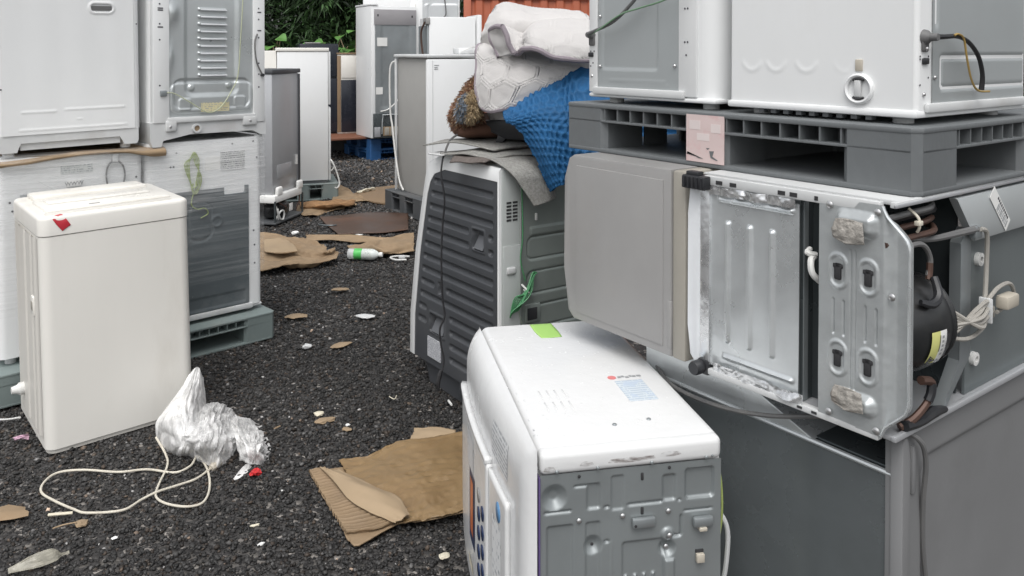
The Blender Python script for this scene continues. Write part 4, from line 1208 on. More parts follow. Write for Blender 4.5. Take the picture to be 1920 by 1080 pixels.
# two washing machines on the pallet
PT = PZ0 + PH
t = thing('washing_machine', 'white washing machine on the pallet with ring filter cover, nearest the camera', 'washing machine', rloc(0.055, 0.035, PT), RTH)
def f_w2(U, V):
    H = np.zeros_like(U)
    for y in (0.165, 0.262, 0.345, 0.415):
        r = np.hypot(U - y, V - 0.135)
        H += 0.0013 * np.exp(-((r - 0.026) / 0.0045) ** 2) * sm(0.135 - V, -0.004, 0.014) * (0.4 if y < 0.2 else 1)
    return H
MB().box(0.0035, 0.52, 0.0, 0.485, 0.028, 0.95, 0.012, 3, 'z').build('cabinet', WHITE, t)
field('side_panel', 'x', 0.010, 0.476, 0.030, 0.95, 0.0025, f_w2, WHITE, t, 0.0045)
MB().lathe([(0.034, 0.003), (0.034, -0.004), (0.030, -0.008), (0.026, -0.005), (0.026, 0.002)], (0.0, 0.128, 0.073), 'x', 32).build('filter_ring', WHITE, t, fix=True)
MB().box(-0.007, 0.0, 0.122, 0.137, 0.055, 0.092, 0.002).build('ring_grip', LGREY, t)
for sg in (1, -1):
    m = MB()
    m.tube([(-0.0045, 0.128 + 0.0225 * math.sin(a), 0.073 + sg * 0.0225 * math.cos(a)) for a in np.linspace(-0.6, 0.6, 7)], 0.0028, 6, 1)
    m.build('ring_slot', HOLE, t)
MB().box(-0.002, 0.003, 0.121, 0.138, 0.112, 0.138, 0.002).build('slot_cover', STRAP, t)
MB().box(-0.004, 0.522, -0.002, 0.487, 0.015, 0.032, 0.006).build('base', WHITE, t)
feet(t, 0.52, 0.485, 0, 0.02, LGREY, 0.022)
for k in range(9):
    y = 0.10 + k * 0.035
    MB().box(0.002, 0.02, y, y + 0.014, 0.006, 0.016).build('base_rib', PDARK, t)
GB = mat('grey_back_panel', (0.40, 0.425, 0.43), 0.4, metal=0.3, dirt=(0.27, 0.28, 0.28), damt=0.3, ds=3, var=0.06)
def f_w2b(U, V):
    H = -emb(U, V, 0.09, 0.6, 0.07, 0.15, 0.005, 0.012, 0.006) + emb(U, V, 0.098, 0.6, 0.078, 0.142, 0.004, 0.01, 0.004)
    H += -0.004 * (1 - sm(np.abs(U - 0.075), 0.004, 0.008)) * sm(V, 0.2, 0.22)
    return H
field('back_panel', 'y', 0.058, 0.50, 0.045, 0.95, -0.003, f_w2b, GB, t, 0.005)
MB().box(0.028, 0.50, -0.012, 0.0, 0.026, 0.046, 0.004).build('base_lip', LGREY, t)
cl = MB(); cl.lathe([(0.017, 0.0), (0.015, -0.008), (0.009, -0.014), (0.0075, -0.03)], (0.028, 0, 0.185), 'y', 14)
cl.box(0.015, 0.041, -0.006, 0, 0.155, 0.19, 0.004).build('cord_grommet', RUBBERG, t, fix=True)
screws(t, [(0.028, -0.006, 0.161), (0.026, -0.001, 0.065), (0.066, -0.004, 0.1)], 'y', SCREW, 0.0048)
screws(t, [(0.012, -0.0005, z) for z in (0.145, 0.139, 0.085)] + [(0.046, -0.0005, z) for z in (0.145, 0.10)], 'y', DKINK, 0.0022, 'screw_hole', 0.001)
MB().box(0.018, 0.042, -0.006, 0.0, 0.128, 0.142, 0.003).build('hole_plug', BLACK, t)
MB().tube([(0.028, -0.02, 0.185), (0.055, -0.03, 0.186), (0.11, -0.03, 0.187), (0.16, -0.03, 0.175), (0.205, -0.03, 0.145), (0.23, -0.028, 0.105), (0.235, -0.024, 0.07)], [0.0065, 0.0052, 0.0048, 0.0048, 0.0048, 0.0052, 0.0062], 8).build('power_cord', BLKCORD, t)
MB().tube([(0.085, -0.035, 0.189), (0.10, -0.036, 0.192), (0.125, -0.036, 0.182), (0.14, -0.036, 0.14), (0.165, -0.034, 0.095), (0.20, -0.032, 0.07), (0.26, -0.03, 0.066)], 0.0024, 6).build('earth_wire', BROWNW, t)

t = thing('washing_machine', 'white washing machine on the pallet with grey back panel, beside the quilts', 'washing machine', rloc(0.055, 0.565, PT), RTH)
MB().box(0.006, 0.52, 0.0, 0.485, 0.028, 0.95, 0.055, 6, 'z').build('cabinet', WHITE, t)
def f_w1(U, V):
    H = -emb(U, V, 0.20, 0.43, 0.10, 1.2, 0.003, 0.012, 0.006)
    H += emb(U, V, 0.16, 0.33, 0.054, 0.060, 0.003, 0.003, 0.003) + emb(U, V, 0.17, 0.40, 0.068, 0.074, 0.003, 0.003, 0.003)
    return H
field('back_panel', 'x', 0.125, 0.445, 0.044, 0.95, 0.002, f_w1, GB, t, 0.005)
MB().box(-0.002, 0.01, 0.448, 0.483, 0.032, 0.95, 0.003).build('corner_post', WHITE, t)
MB().box(-0.001, 0.01, 0.06, 0.124, 0.032, 0.95, 0.003).build('corner_post', WHITE, t)
MB().box(0.0, 0.522, -0.002, 0.487, 0.017, 0.030, 0.006).build('base', WHITE, t)
MB().box(-0.010, 0.004, 0.10, 0.46, 0.026, 0.048, 0.004).build('base_lip', LGREY, t)
feet(t, 0.52, 0.485, 0, 0.02, LGREY, 0.022)
screws(t, [(-0.001, 0.435, 0.11), (-0.001, 0.435, 0.26), (-0.001, 0.137, 0.115), (-0.001, 0.47, 0.08)], 'x', SCREW, 0.005)
screws(t, [(-0.002, y, z) for (y, z) in ((0.10, 0.27), (0.09, 0.27), (0.10, 0.18), (0.09, 0.18), (0.095, 0.145), (0.475, 0.155), (0.46, 0.155), (0.465, 0.12), (0.475, 0.11))], 'x', DKINK, 0.0028, 'screw_hole', 0.001)
cl = MB(); cl.lathe([(0.014, 0.0), (0.012, -0.01), (0.008, -0.022)], (-0.002, 0.468, 0.205), 'x', 12)
cl.box(-0.008, 0.0, 0.455, 0.48, 0.172, 0.205, 0.004).build('cord_grommet', RUBBERG, t, fix=True)
MB().box(-0.008, 0, 0.462, 0.482, 0.138, 0.152, 0.003).build('hole_plug', BLACK, t)
MB().tube([(-0.02, 0.468, 0.206), (-0.03, 0.43, 0.215), (-0.03, 0.35, 0.24), (-0.03, 0.28, 0.285), (-0.03, 0.22, 0.34), (-0.02, 0.17, 0.42)], 0.0052, 8).build('power_cord', RUBBERG, t)
MB().tube([(-0.02, 0.462, 0.204), (-0.036, 0.40, 0.22), (-0.038, 0.31, 0.26), (-0.036, 0.24, 0.275), (-0.034, 0.16, 0.29), (-0.03, 0.10, 0.31), (-0.02, 0.04, 0.35)], 0.0026, 6).build('earth_wire', mat('dull_green_wire', (0.16, 0.27, 0.17), 0.5), t)

# ------------------------------------------------------------------ drum washer with charcoal ribbed back
EX, EY, ETH = -0.054, 3.38, 35.0
t = thing('drum_washing_machine', 'drum washing machine with ribbed charcoal back under a pile of quilts', 'washing machine', (EX, EY, 0), ETH)
EW, ED, EH = 0.70, 0.665, 1.09
def outline(g):
    """back outline (y, z): leaning far side with a round shoulder"""
    pts = [(0.0 + g, 0.10), (0.0 + g, EH - g)]
    for a in np.linspace(0, 1, 7):
        th = math.pi / 2 * a
        pts.append((0.50 + (0.13 - g) * math.sin(th), EH - 0.11 + (0.11 - g) * math.cos(th)))
    pts += [(0.73 - g, 0.62), (0.785 - g, 0.30), (0.79 - g, 0.10)]
    return pts
MB().prism(outline(0.0), 'x', 0.046, EW, 0.004, 2).build('cabinet', WHITE, t)
zk = [0.10, 0.30, 0.62, 0.90, 0.96, 1.0, 1.03]; fk = [0.735, 0.728, 0.672, 0.60, 0.572, 0.535, 0.44]
fi = [(0.012, 0.10), (0.012, EH - 0.06), (0.30, EH - 0.06)] + [(fk[i], zk[i]) for i in range(6, -1, -1)]
fo = [(0.0, 0.10), (0.0, EH - 0.004), (0.32, EH)] + [(0.50, EH), (0.60, EH - 0.045), (0.628, EH - 0.09), (0.640, EH - 0.14), (0.73, 0.62), (0.785, 0.30), (0.79, 0.10)]
fr_ = MB()
k_ = len(fi)
V_ = [(0.046, p[0], p[1]) for p in fo] + [(0.012, p[0], p[1]) for p in fo]
V_ += [(0.002, p[0] + (q[0] - p[0]) * 0.22, p[1] + (q[1] - p[1]) * 0.22) for p, q in zip(fo, fi)] + [(0.001, q[0], q[1]) for q in fi] + [(0.046, q[0], q[1]) for q in fi]
F_ = []
for lv in range(4):
    for i in range(k_ - 1):
        F_.append((lv * k_ + i, lv * k_ + i + 1, (lv + 1) * k_ + i + 1, (lv + 1) * k_ + i))
fr_.add(V_, F_).build('back_frame', WHITE, t, smooth=50, fix=True)
# ribbed back panel
nx, ny = 140, 260
U, V = np.meshgrid(np.linspace(0, 1, nx), np.linspace(0, 1, ny))
Zp = 0.10 + V * (EH - 0.06 - 0.10)
far = np.interp(Zp, [0.10, 0.30, 0.62, 0.90, 0.96, 1.0, 1.03], [0.735, 0.728, 0.672, 0.60, 0.572, 0.535, 0.44])
Yp = 0.012 + U * (far - 0.012)
Hh = np.zeros_like(U)
for k in range(14):
    z = 0.155 + k * 0.0612
    fr = float(np.interp(z, [0.10, 0.30, 0.62, 0.90, 0.96, 1.0, 1.03], [0.735, 0.728, 0.672, 0.60, 0.572, 0.535, 0.44])) - 0.03
    segs = [(0.045, fr)]
    if 0.69 < z < 0.82: segs = [(0.045, 0.09), (0.235, fr)]
    if 0.43 < z < 0.50: segs = [(0.045, 0.44), (0.54, fr)]
    if 0.22 < z < 0.36: segs = [(0.045, 0.41), (0.615, fr)]
    if z < 0.22: segs = [(0.045, 0.41)]
    for (a, b) in segs:
        if b - a > 0.02:
            Hh -= emb(Yp, Zp, a, b, z, z + 0.034, 0.014, 0.016, 0.013)
Hh -= emb(Yp, Zp, 0.115, 0.205, 0.715, 0.805, 0.03, 0.01, 0.008) - emb(Yp, Zp, 0.105, 0.215, 0.705, 0.815, 0.004, 0.012, 0.005)
Hh -= emb(Yp, Zp, 0.475, 0.505, 0.445, 0.505, 0.015, 0.005, 0.005)
Hh -= emb(Yp, Zp, 0.45, 0.58, 0.255, 0.345, 0.03, 0.01, 0.008) - emb(Yp, Zp, 0.44, 0.59, 0.245, 0.355, 0.004, 0.012, 0.005)
Hh *= sm(U, 0.0, 0.02)
A = np.stack([0.004 - Hh, Yp, Zp], -1)[:, ::-1]
bp = MB().grid(A).build('back_panel', DPLAST, t, smooth=50)
MB().prism([(0.012, 0.10), (0.012, EH - 0.062), (0.45, EH - 0.062), (0.60, 0.90), (0.672, 0.62), (0.728, 0.30), (0.735, 0.10)], 'x', 0.0425, 0.05).build('panel_core', DPLAST, t)
# scooped grips
for (y0, y1, z0, z1) in ((0.125, 0.195, 0.722, 0.775), (0.465, 0.565, 0.262, 0.318)):
    MB().prism([(0.0, z0), (0.03, z0), (0.03, z1)], 'y', y0, y1).build('grip', mat('grip_grey', (0.11, 0.115, 0.125), 0.5), t)
MB().box(-0.0005, 0.0035, 0.48, 0.60, 0.135, 0.228).build('rating_label', print_mat('drum_label', (0.55, 0.56, 0.58), (0.28, 0.29, 0.33), (1, 2), 14, thr=0.46, xs=18), t)
b = MB()
b.prism([(0.07, -0.01), (0.64, -0.01), (0.69, 0.11), (0.03, 0.11)], 'x', 0.035, EW - 0.03)
b.build('base', DPLAST, t)
MB().box(0.012, 0.04, 0.05, 0.34, 0.015, 0.105, 0.01).build('base_cover', DPLAST, t)
for y in (0.12, 0.56):
    for x in (0.08, 0.62):
        MB().lathe([(0.03, -0.01), (0.03, 0.01)], (x, y, 0), n=14).build('foot', BLACK, t)
# right side: white corner post, vent grid and green zinc panel
POSTG = mat('grey_green_post', (0.43, 0.455, 0.445), 0.5, dirt=DUST, damt=0.3, ds=3)
MB().box(0.012, 0.105, -0.006, 0.0005, 0.10, EH - 0.012, 0.004).build('corner_post', POSTG, t)
MB().box(0.014, 0.103, -0.012, -0.005, 0.105, 0.765, 0.005).build('lower_post_cover', POSTG, t)
for (z) in (0.66, 0.19):
    MB().box(0.03, 0.075, -0.020, -0.010, z - 0.014, z + 0.016, 0.007, 3).build('cap', LGREY, t)
me = None
for i in range(2):
    for j in range(6):
        if me is None:
            o = MB().box(0, 0.024, -0.0075, -0.0055, 0, 0.008).build('vent_slot', HOLE, t); me = o.data
        else:
            o = bpy.data.objects.new('vent_slot', me); COL.objects.link(o); o.parent = t
        o.location = (0.034 + i * 0.031, 0, 0.865 + j * 0.0145)
def f_e(U, V):
    H = np.zeros_like(U)
    H += emb(U, V, 0.15, 0.62, 0.79, 0.83, 0.006, 0.01, 0.006)
    for k in range(4):
        H -= emb(U, V, 0.135, 0.62, 0.25 + k * 0.145, 0.25 + k * 0.145 + 0.105, 0.006, 0.03, 0.006) - emb(U, V, 0.143, 0.612, 0.258 + k * 0.145, 0.25 + k * 0.145 + 0.097, 0.004, 0.025, 0.004)
    return H
field('side_panel', 'y', 0.107, 0.69, 0.105, EH - 0.02, -0.008, f_e, GREENZ, t, 0.005)
MB().box(0.125, 0.205, -0.016, 0.0, 0.425, 0.505, 0.008).build('latch_frame', GREENZ, t)
MB().box(0.133, 0.186, -0.018, -0.012, 0.437, 0.490, 0.004).build('latch_recess', BLACK, t)
MB().box(0.178, 0.187, -0.016, 0.0, 0.855, 0.885, 0.002).build('clip', WCORD, t)
MB().tube([(0.11, -0.008, 1.0), (0.112, -0.012, 0.8), (0.10, -0.014, 0.70), (0.12, -0.02, 0.61)], 0.0025, 6).build('earth_wire', GREENW, t)
c = MB()
for k in range(6):
    a = (k - 2.5) * 0.006
    c.tube([(0.05 + a * .5, -0.02, 0.235 + a), (0.075 + a, -0.03, 0.285 - a), (0.11, -0.034 - abs(a), 0.325 + a * .6), (0.15, -0.03, 0.375 + a), (0.165 + a, -0.02, 0.385)], 0.0026, 6)
    c.tube([(0.05 + a * .5, -0.02, 0.235 + a), (0.06 + a, -0.035, 0.25), (0.105, -0.045 - abs(a), 0.315 + a), (0.145, -0.04, 0.36 + a), (0.165 + a, -0.02, 0.385)], 0.0026, 6)
c.build('wire_bundle', GREENW, t, loc=(0, 0, 0.25))
MB().tube([(0.105, -0.015, 0.345), (0.112, -0.05, 0.325), (0.118, -0.045, 0.31), (0.112, -0.02, 0.325)], 0.004, 6).build('wire_tie', WCORD, t, loc=(0, 0, 0.25))
MB().tube([(0.085, -0.016, 0.26), (0.10, -0.014, 0.2), (0.125, -0.014, 0.13), (0.13, -0.012, 0.08)], 0.0022, 6).build('loose_wire', mat('grey_green_wire', (0.28, 0.33, 0.28), 0.5), t, loc=(0, 0, 0.25))
o = MB().tube([at(832, 292, 3.72), at(829, 303, 3.66), at(827, 330, 3.64), at(833, 375, 3.63), at(829, 430, 3.63), at(827, 490, 3.62), at(829, 560, 3.61), at(833, 595, 3.60), at(824, 620, 3.59), at(826, 650, 3.58), at(831, 675, 3.57), at(829, 695, 3.56), at(823, 715, 3.54)], 0.0042, 8).build('power_cord', BLKCORD, t)
unparent_space(o, t)
o = MB().tube([at(826, 698, 3.55), at(823, 708, 3.545), at(820, 724, 3.535), at(822, 738, 3.53)], [0.006, 0.011, 0.010, 0.004], 8).build('plug', BLKCORD, t)
unparent_space(o, t)

# ------------------------------------------------------------------ carpet tiles, board and bedding on the drum washer
def sheet(name, label, cat, ctrl, nu, nv, m, th, disp=None, group=None, smooth=50):
    A = patch([[tuple(p) for p in r] for r in ctrl], nu, nv, disp)
    c = A.reshape(-1, 3).mean(0); c[2] = A[..., 2].min()
    o = MB().grid(A - c).build(name, m, None, smooth=smooth, solid=th)
    o.location = c
    tag(o, label, cat, group)
    return o
wob = lambda a, f, s: (lambda U, V, P: a * wobble(U, V, 7, f, s))
Z1 = EH + 0.006
def et(x, y, z):
    c_, s_ = math.cos(R(ETH)), math.sin(R(ETH))
    return (EX + x * c_ - y * s_, EY + x * s_ + y * c_, z)
sheet('carpet_tile', 'grey felt carpet tile draped over the right edge of the drum washer', 'carpet',
      [[at(890, 290, 3.58), at(940, 283, 3.70), at(985, 280, 3.85)],
       [at(922, 301, 3.43), at(965, 297, 3.50), at(1008, 300, 3.58)],
       [at(955, 323, 3.35), at(990, 322, 3.40), at(1026, 328, 3.48)],
       [at(980, 354, 3.36), at(1006, 352, 3.40), at(1036, 350, 3.47)],
       [at(1003, 388, 3.38), at(1022, 381, 3.42), at(1042, 372, 3.47)]], 30, 40, FELT, 0.007, wob(0.003, 2, 2))
sheet('carpet_tile', 'grey felt carpet tile lying over the dark backed scrap on washer top', 'carpet',
      [[et(-0.035, 0.42, Z1 + .012), et(-0.02, 0.25, Z1 + .028), et(0.03, 0.08, Z1 + .022)],
       [et(0.15, 0.43, Z1 + .016), et(0.16, 0.25, Z1 + .035), et(0.20, 0.08, Z1 + .028)],
       [et(0.34, 0.43, Z1 + .016), et(0.36, 0.25, Z1 + .032), et(0.39, 0.05, Z1 + .018)]], 30, 30, FELT, 0.007, wob(0.004, 2, 5))
sheet('carpet_tile', 'long grey felt carpet strip on top of the carpet pile', 'carpet',
      [[et(-0.045, 0.56, Z1 + .035), et(0.0, 0.35, Z1 + .062), et(0.07, 0.14, Z1 + .045)],
       [et(0.12, 0.62, Z1 + .045), et(0.16, 0.38, Z1 + .072), et(0.22, 0.16, Z1 + .056)],
       [et(0.30, 0.62, Z1 + .05), et(0.34, 0.38, Z1 + .07), et(0.39, 0.17, Z1 + .05)]], 30, 30, FELT, 0.007, wob(0.004, 2, 8))
sheet('carpet_scrap', 'dark backed carpet scrap poking out over the charcoal panel', 'carpet',
      [[et(-0.075, 0.27, Z1 - .005), et(-0.055, 0.16, Z1 + .004), et(-0.03, 0.06, Z1 + .014)],
       [et(0.02, 0.34, Z1 + .022), et(0.05, 0.20, Z1 + .024), et(0.08, 0.10, Z1 + .02)],
       [et(0.12, 0.36, Z1 + .024), et(0.14, 0.22, Z1 + .024), et(0.16, 0.12, Z1 + .02)]], 24, 24, FELTB, 0.006, wob(0.003, 2, 3))
sheet('carpet_scrap', 'pale narrow carpet offcut at the left end of the carpet pile', 'carpet',
      [[et(-0.05, 0.50, Z1 + .004), et(-0.05, 0.38, Z1 + .008)], [et(0.03, 0.52, Z1 + .006), et(0.04, 0.38, Z1 + .012)]], 16, 12, LGREY, 0.006)
# black tray-like base
t = thing('appliance_stand', 'black plastic stand lying on the carpet pile under the white quilt', 'stand', et(0.27, 0.22, Z1 + 0.085), ETH - 50)
MB().prism([(-0.16, 0.075), (-0.14, 0.03), (-0.06, -0.005), (0.15, -0.015), (0.17, 0.06), (0.0, 0.085)], 'y', -0.06, 0.12, 0.008).build('body', BLACK, t)
MB().prism([(-0.09, 0.02), (-0.11, -0.035), (-0.085, -0.035), (-0.055, 0.0)], 'y', -0.055, -0.01, 0.003).build('leg', BLACK, t)
MB().prism([(0.10, 0.0), (0.09, -0.035), (0.12, -0.035), (0.14, 0.0)], 'y', -0.055, -0.01, 0.003).build('leg', BLACK, t)
MB().box(0.10, 0.112, -0.063, -0.059, 0.012, 0.022).build('mark', GREYP, t)
o = MB().tube([at(898, 228, 3.66), at(880, 238, 3.70), at(862, 250, 3.72), at(845, 262, 3.70), at(836, 280, 3.69), at(834, 292, 3.69)], 0.005, 8)
tag(o.build('power_cord', RUBBERG), 'grey cord running from the black stand over the carpets', 'cord')

def hexq(size, w, depth, puff):
    """quilting: stitched double lines along a stretched hexagon net, soft puff between"""
    def f(U, V, P):
        lu = np.linalg.norm(np.diff(P, axis=1), axis=2).sum(1).mean(); lv = np.linalg.norm(np.diff(P, axis=0), axis=2).sum(0).mean()
        x, y = U * lu / size, V * lv / size * 0.9
        def near(x, y):
            best = np.full(x.shape, 9.0); sec = np.full(x.shape, 9.0)
            for (ox, oy) in ((0, 0), (0.5, 0.866)):
                gx_, gy_ = np.round(x - ox) + ox, np.round((y - oy) / 1.732) * 1.732 + oy
                for dx in (-1, 0, 1):
                    for dy in (-1.732, 0, 1.732):
                        d = np.hypot(x - gx_ - dx, y - gy_ - dy)
                        m = d < best
                        sec = np.where(m, best, np.minimum(sec, d)); best = np.where(m, d, best)
            return best, sec
        b, s = near(x, y)
        e = (s - b) * size * 0.5
        return puff * sm(e, 0, size * 0.35) - depth * np.exp(-(e / w) ** 2) - depth * 0.8 * np.exp(-((e - 3.2 * w) / w) ** 2) + 0.007 * wobble(U, V, 6, 1.6, 3) + 0.0022 * wobble(U, V, 14, 9, 6)
    return f

t = thing('quilt', 'white quilted blanket with mauve binding heaped on top of the blue one', 'quilt', et(0.25, 0.30, Z1), 0)
tl = Vector(t.location)
def soft(name, ctrl, nu, nv, m, th, disp, par):
    A = patch([[at(*p) for p in r] for r in ctrl], nu, nv, disp) - np.array(par.location)
    MB().grid(A).build(name, m, par, smooth=180, solid=th)
    return A
def bind(A, rows, r, par, m):
    b = MB()
    for e in rows:
        b.tube([tuple(p) for p in e[::3]] + [tuple(e[-1])], r, 8, 1)
    b.build('binding', m, par)
q1 = soft('hanging_layer', [
    [(925, 92, 3.86), (950, 95, 3.80), (1000, 100, 3.80), (1060, 108, 3.80), (1130, 108, 3.80)],
    [(898, 88, 3.70), (940, 100, 3.60), (1000, 112, 3.58), (1060, 118, 3.58), (1130, 118, 3.60)],
    [(894, 122, 3.64), (938, 128, 3.54), (1000, 132, 3.52), (1060, 132, 3.53), (1130, 130, 3.56)],
    [(893, 165, 3.60), (930, 166, 3.52), (990, 162, 3.50), (1050, 152, 3.52), (1130, 142, 3.56)],
    [(902, 200, 3.58), (924, 208, 3.52), (968, 196, 3.50), (1030, 172, 3.52), (1130, 158, 3.56)]], 160, 115, QUILT, 0.02, hexq(0.125, 0.0032, 0.0028, 0.0022), t)
bind(q1, [q1[26:, 0], q1[-1, :]], 0.012, t, PIPING)
q2 = soft('folded_layer', [
    [(945, 62, 4.0), (960, 60, 4.0), (988, 64, 3.95), (1012, 54, 3.95), (1055, 50, 3.95), (1095, 50, 3.95), (1140, 50, 3.95)],
    [(936, 50, 3.70), (956, 52, 3.72), (985, 58, 3.74), (1008, 43, 3.76), (1052, 37, 3.76), (1095, 38, 3.76), (1140, 39, 3.76)],
    [(946, 62, 3.58), (964, 66, 3.62), (982, 74, 3.64), (1002, 58, 3.54), (1050, 56, 3.54), (1095, 58, 3.54), (1140, 58, 3.54)],
    [(956, 84, 3.52), (970, 86, 3.56), (984, 84, 3.54), (1002, 76, 3.46), (1045, 86, 3.45), (1090, 88, 3.46), (1140, 86, 3.48)],
    [(963, 99, 3.49), (974, 99, 3.50), (986, 93, 3.46), (1008, 94, 3.42), (1042, 108, 3.42), (1090, 113, 3.44), (1140, 111, 3.46)]], 160, 95, QUILT, 0.016, hexq(0.125, 0.0032, 0.0028, 0.0022), t)
bind(q2, [q2[-1, :]], 0.012, t, PIPING)
q2b = soft('turned_corner', [
    [(919, 58, 3.60), (930, 50, 3.53), (943, 50, 3.47)],
    [(920, 72, 3.58), (935, 66, 3.53), (951, 70, 3.46)],
    [(928, 90, 3.57), (942, 88, 3.52), (957, 88, 3.46)],
    [(937, 106, 3.55), (950, 104, 3.50), (964, 99, 3.46)]], 40, 50, QUILT, 0.014, wob(0.004, 2, 5), t)
bind(q2b, [q2b[:, 0], q2b[:, -1], q2b[0, :]], 0.012, t, PIPING)
q3 = soft('top_fold', [
    [(905, 100, 4.3), (940, 110, 4.35), (1000, 110, 4.4), (1060, 110, 4.4), (1120, 110, 4.4)],
    [(922, 30, 4.2), (945, 22, 4.25), (1000, 30, 4.3), (1060, 34, 4.3), (1108, 40, 4.3)],
    [(932, 14, 4.0), (950, 9, 4.0), (1000, 20, 4.0), (1055, 21, 4.0), (1088, 24, 4.0)],
    [(918, 32, 3.82), (945, 28, 3.76), (995, 36, 3.76), (1055, 31, 3.78), (1098, 33, 3.80)],
    [(906, 60, 3.76), (935, 56, 3.70), (985, 58, 3.70), (1050, 52, 3.74), (1105, 48, 3.78)],
    [(902, 84, 3.78), (930, 88, 3.76), (985, 84, 3.78), (1050, 80, 3.80), (1110, 75, 3.84)]], 120, 100, QUILT, 0.02, hexq(0.125, 0.0032, 0.0028, 0.0022), t)
core = soft('inner_folds', [
    [(900, 210, 4.3), (940, 120, 4.25), (1000, 100, 4.25), (1130, 100, 4.25)],
    [(908, 130, 3.95), (945, 100, 3.9), (1000, 95, 3.9), (1130, 95, 3.9)],
    [(912, 200, 3.74), (945, 195, 3.70), (1000, 190, 3.66), (1130, 170, 3.66)],
    [(925, 240, 3.74), (950, 235, 3.7), (1000, 225, 3.66), (1130, 215, 3.66)]], 40, 40, QUILT, 0.02, wob(0.01, 3, 4), t)

t = thing('blanket', 'blue puffy quilted blanket hanging down behind the grey pallet', 'blanket', et(0.30, 0.05, 0.9), 0)
def puffs(U, V, P):
    lu = np.linalg.norm(np.diff(P, axis=1), axis=2).sum(1).mean(); lv = np.linalg.norm(np.diff(P, axis=0), axis=2).sum(0).mean()
    w1 = 0.026 * wobble(U, V, 8, 4, 1) + 0.006 * wobble(U, V, 10, 12, 7); w2 = 0.012 * wobble(U, V, 8, 3, 2) + 0.004 * wobble(U, V, 10, 12, 8)
    x, y = (U * lu + w1) / 0.052, (V * lv + w2) / 0.054
    best = np.full(x.shape, 9.0); sec = np.full(x.shape, 9.0)
    for (ox, oy) in ((0, 0), (0.5, 0.866)):
        gx_, gy_ = np.round(x - ox) + ox, np.round((y - oy) / 1.732) * 1.732 + oy
        for dx in (-1, 0, 1):
            for dy in (-1.732, 0, 1.732):
                d = np.hypot(x - gx_ - dx, y - gy_ - dy)
                m = d < best
                sec = np.where(m, best, np.minimum(sec, d)); best = np.where(m, d, best)
    e = np.clip((sec - best) / 0.9, 0, 1)
    return 0.018 * np.sqrt(e) * (0.8 + 0.25 * wobble(U, V, 6, 3, 4)) + 0.012 * wobble(U, V, 6, 2.2, 6) + 0.0016 * wobble(U, V, 14, 18, 9)
soft('cover', [
    [(950, 222, 3.75), (995, 185, 3.85), (1048, 160, 3.9), (1105, 140, 3.9), (1300, 135, 3.9)],
    [(940, 206, 3.52), (990, 168, 3.55), (1045, 140, 3.56), (1102, 122, 3.56), (1300, 118, 3.56)],
    [(948, 225, 3.42), (996, 205, 3.42), (1050, 192, 3.42), (1105, 186, 3.42), (1300, 185, 3.42)],
    [(972, 245, 3.42), (1010, 236, 3.38), (1056, 240, 3.38), (1106, 244, 3.38), (1300, 248, 3.38)],
    [(1000, 292, 3.42), (1022, 290, 3.36), (1062, 296, 3.36), (1108, 300, 3.36), (1300, 300, 3.36)],
    [(1037, 358, 3.42), (1046, 350, 3.36), (1072, 345, 3.36), (1108, 345, 3.36), (1300, 345, 3.36)]], 230, 185, BLUEQ, 0.012, puffs, t)

t = thing('fleece_blanket', 'rolled brown and tan fleece blanket beside the white quilt', 'blanket', et(0.10, 0.52, Z1 + 0.07), 0)
fz = lambda s: (lambda U, V, P: 0.004 * vnoise(P, 40, 3, s) + 0.006 * vnoise(P, 140, 2, s + 3) + 0.010 * wobble(U, V, 6, 2, int(s)))
soft('outer_roll', [[(905, 140, 3.95), (892, 150, 3.86), (880, 165, 3.85), (868, 185, 3.9)], [(900, 148, 3.80), (880, 165, 3.74), (862, 185, 3.76), (852, 205, 3.84)], [(890, 180, 3.70), (870, 195, 3.66), (856, 210, 3.70), (848, 225, 3.82)], [(905, 225, 3.70), (880, 235, 3.66), (862, 240, 3.70), (850, 245, 3.84)]], 90, 90, FURB, 0.012, fz(1), t)
soft('tan_fold', [[(900, 165, 3.68), (885, 178, 3.62), (876, 195, 3.64)], [(898, 185, 3.64), (885, 195, 3.58), (878, 210, 3.62)], [(900, 210, 3.64), (888, 218, 3.60), (880, 225, 3.64)]], 60, 60, FURT, 0.012, fz(5), t)
soft('grey_fold', [[(878, 178, 3.66), (866, 188, 3.62), (858, 202, 3.66)], [(880, 192, 3.62), (868, 202, 3.58), (860, 212, 3.64)], [(876, 212, 3.63), (868, 220, 3.61), (862, 224, 3.66)]], 60, 60, FURG, 0.012, fz(9), t)
t = thing('cushion', 'dark brown cushion under the fleece blanket on the carpet pile', 'cushion', et(0.12, 0.48, Z1 + 0.07), 0)
soft('cover', [[(848, 220, 3.9), (870, 218, 3.85), (900, 215, 3.85), (950, 215, 3.9)], [(847, 232, 3.78), (870, 236, 3.70), (905, 232, 3.70), (950, 232, 3.75)], [(850, 248, 3.76), (872, 253, 3.70), (905, 252, 3.70), (950, 250, 3.75)], [(858, 254, 3.84), (875, 258, 3.84), (905, 258, 3.84), (950, 256, 3.84)]], 40, 40, BROWNC, 0.01, wob(0.004, 2, 3), t)

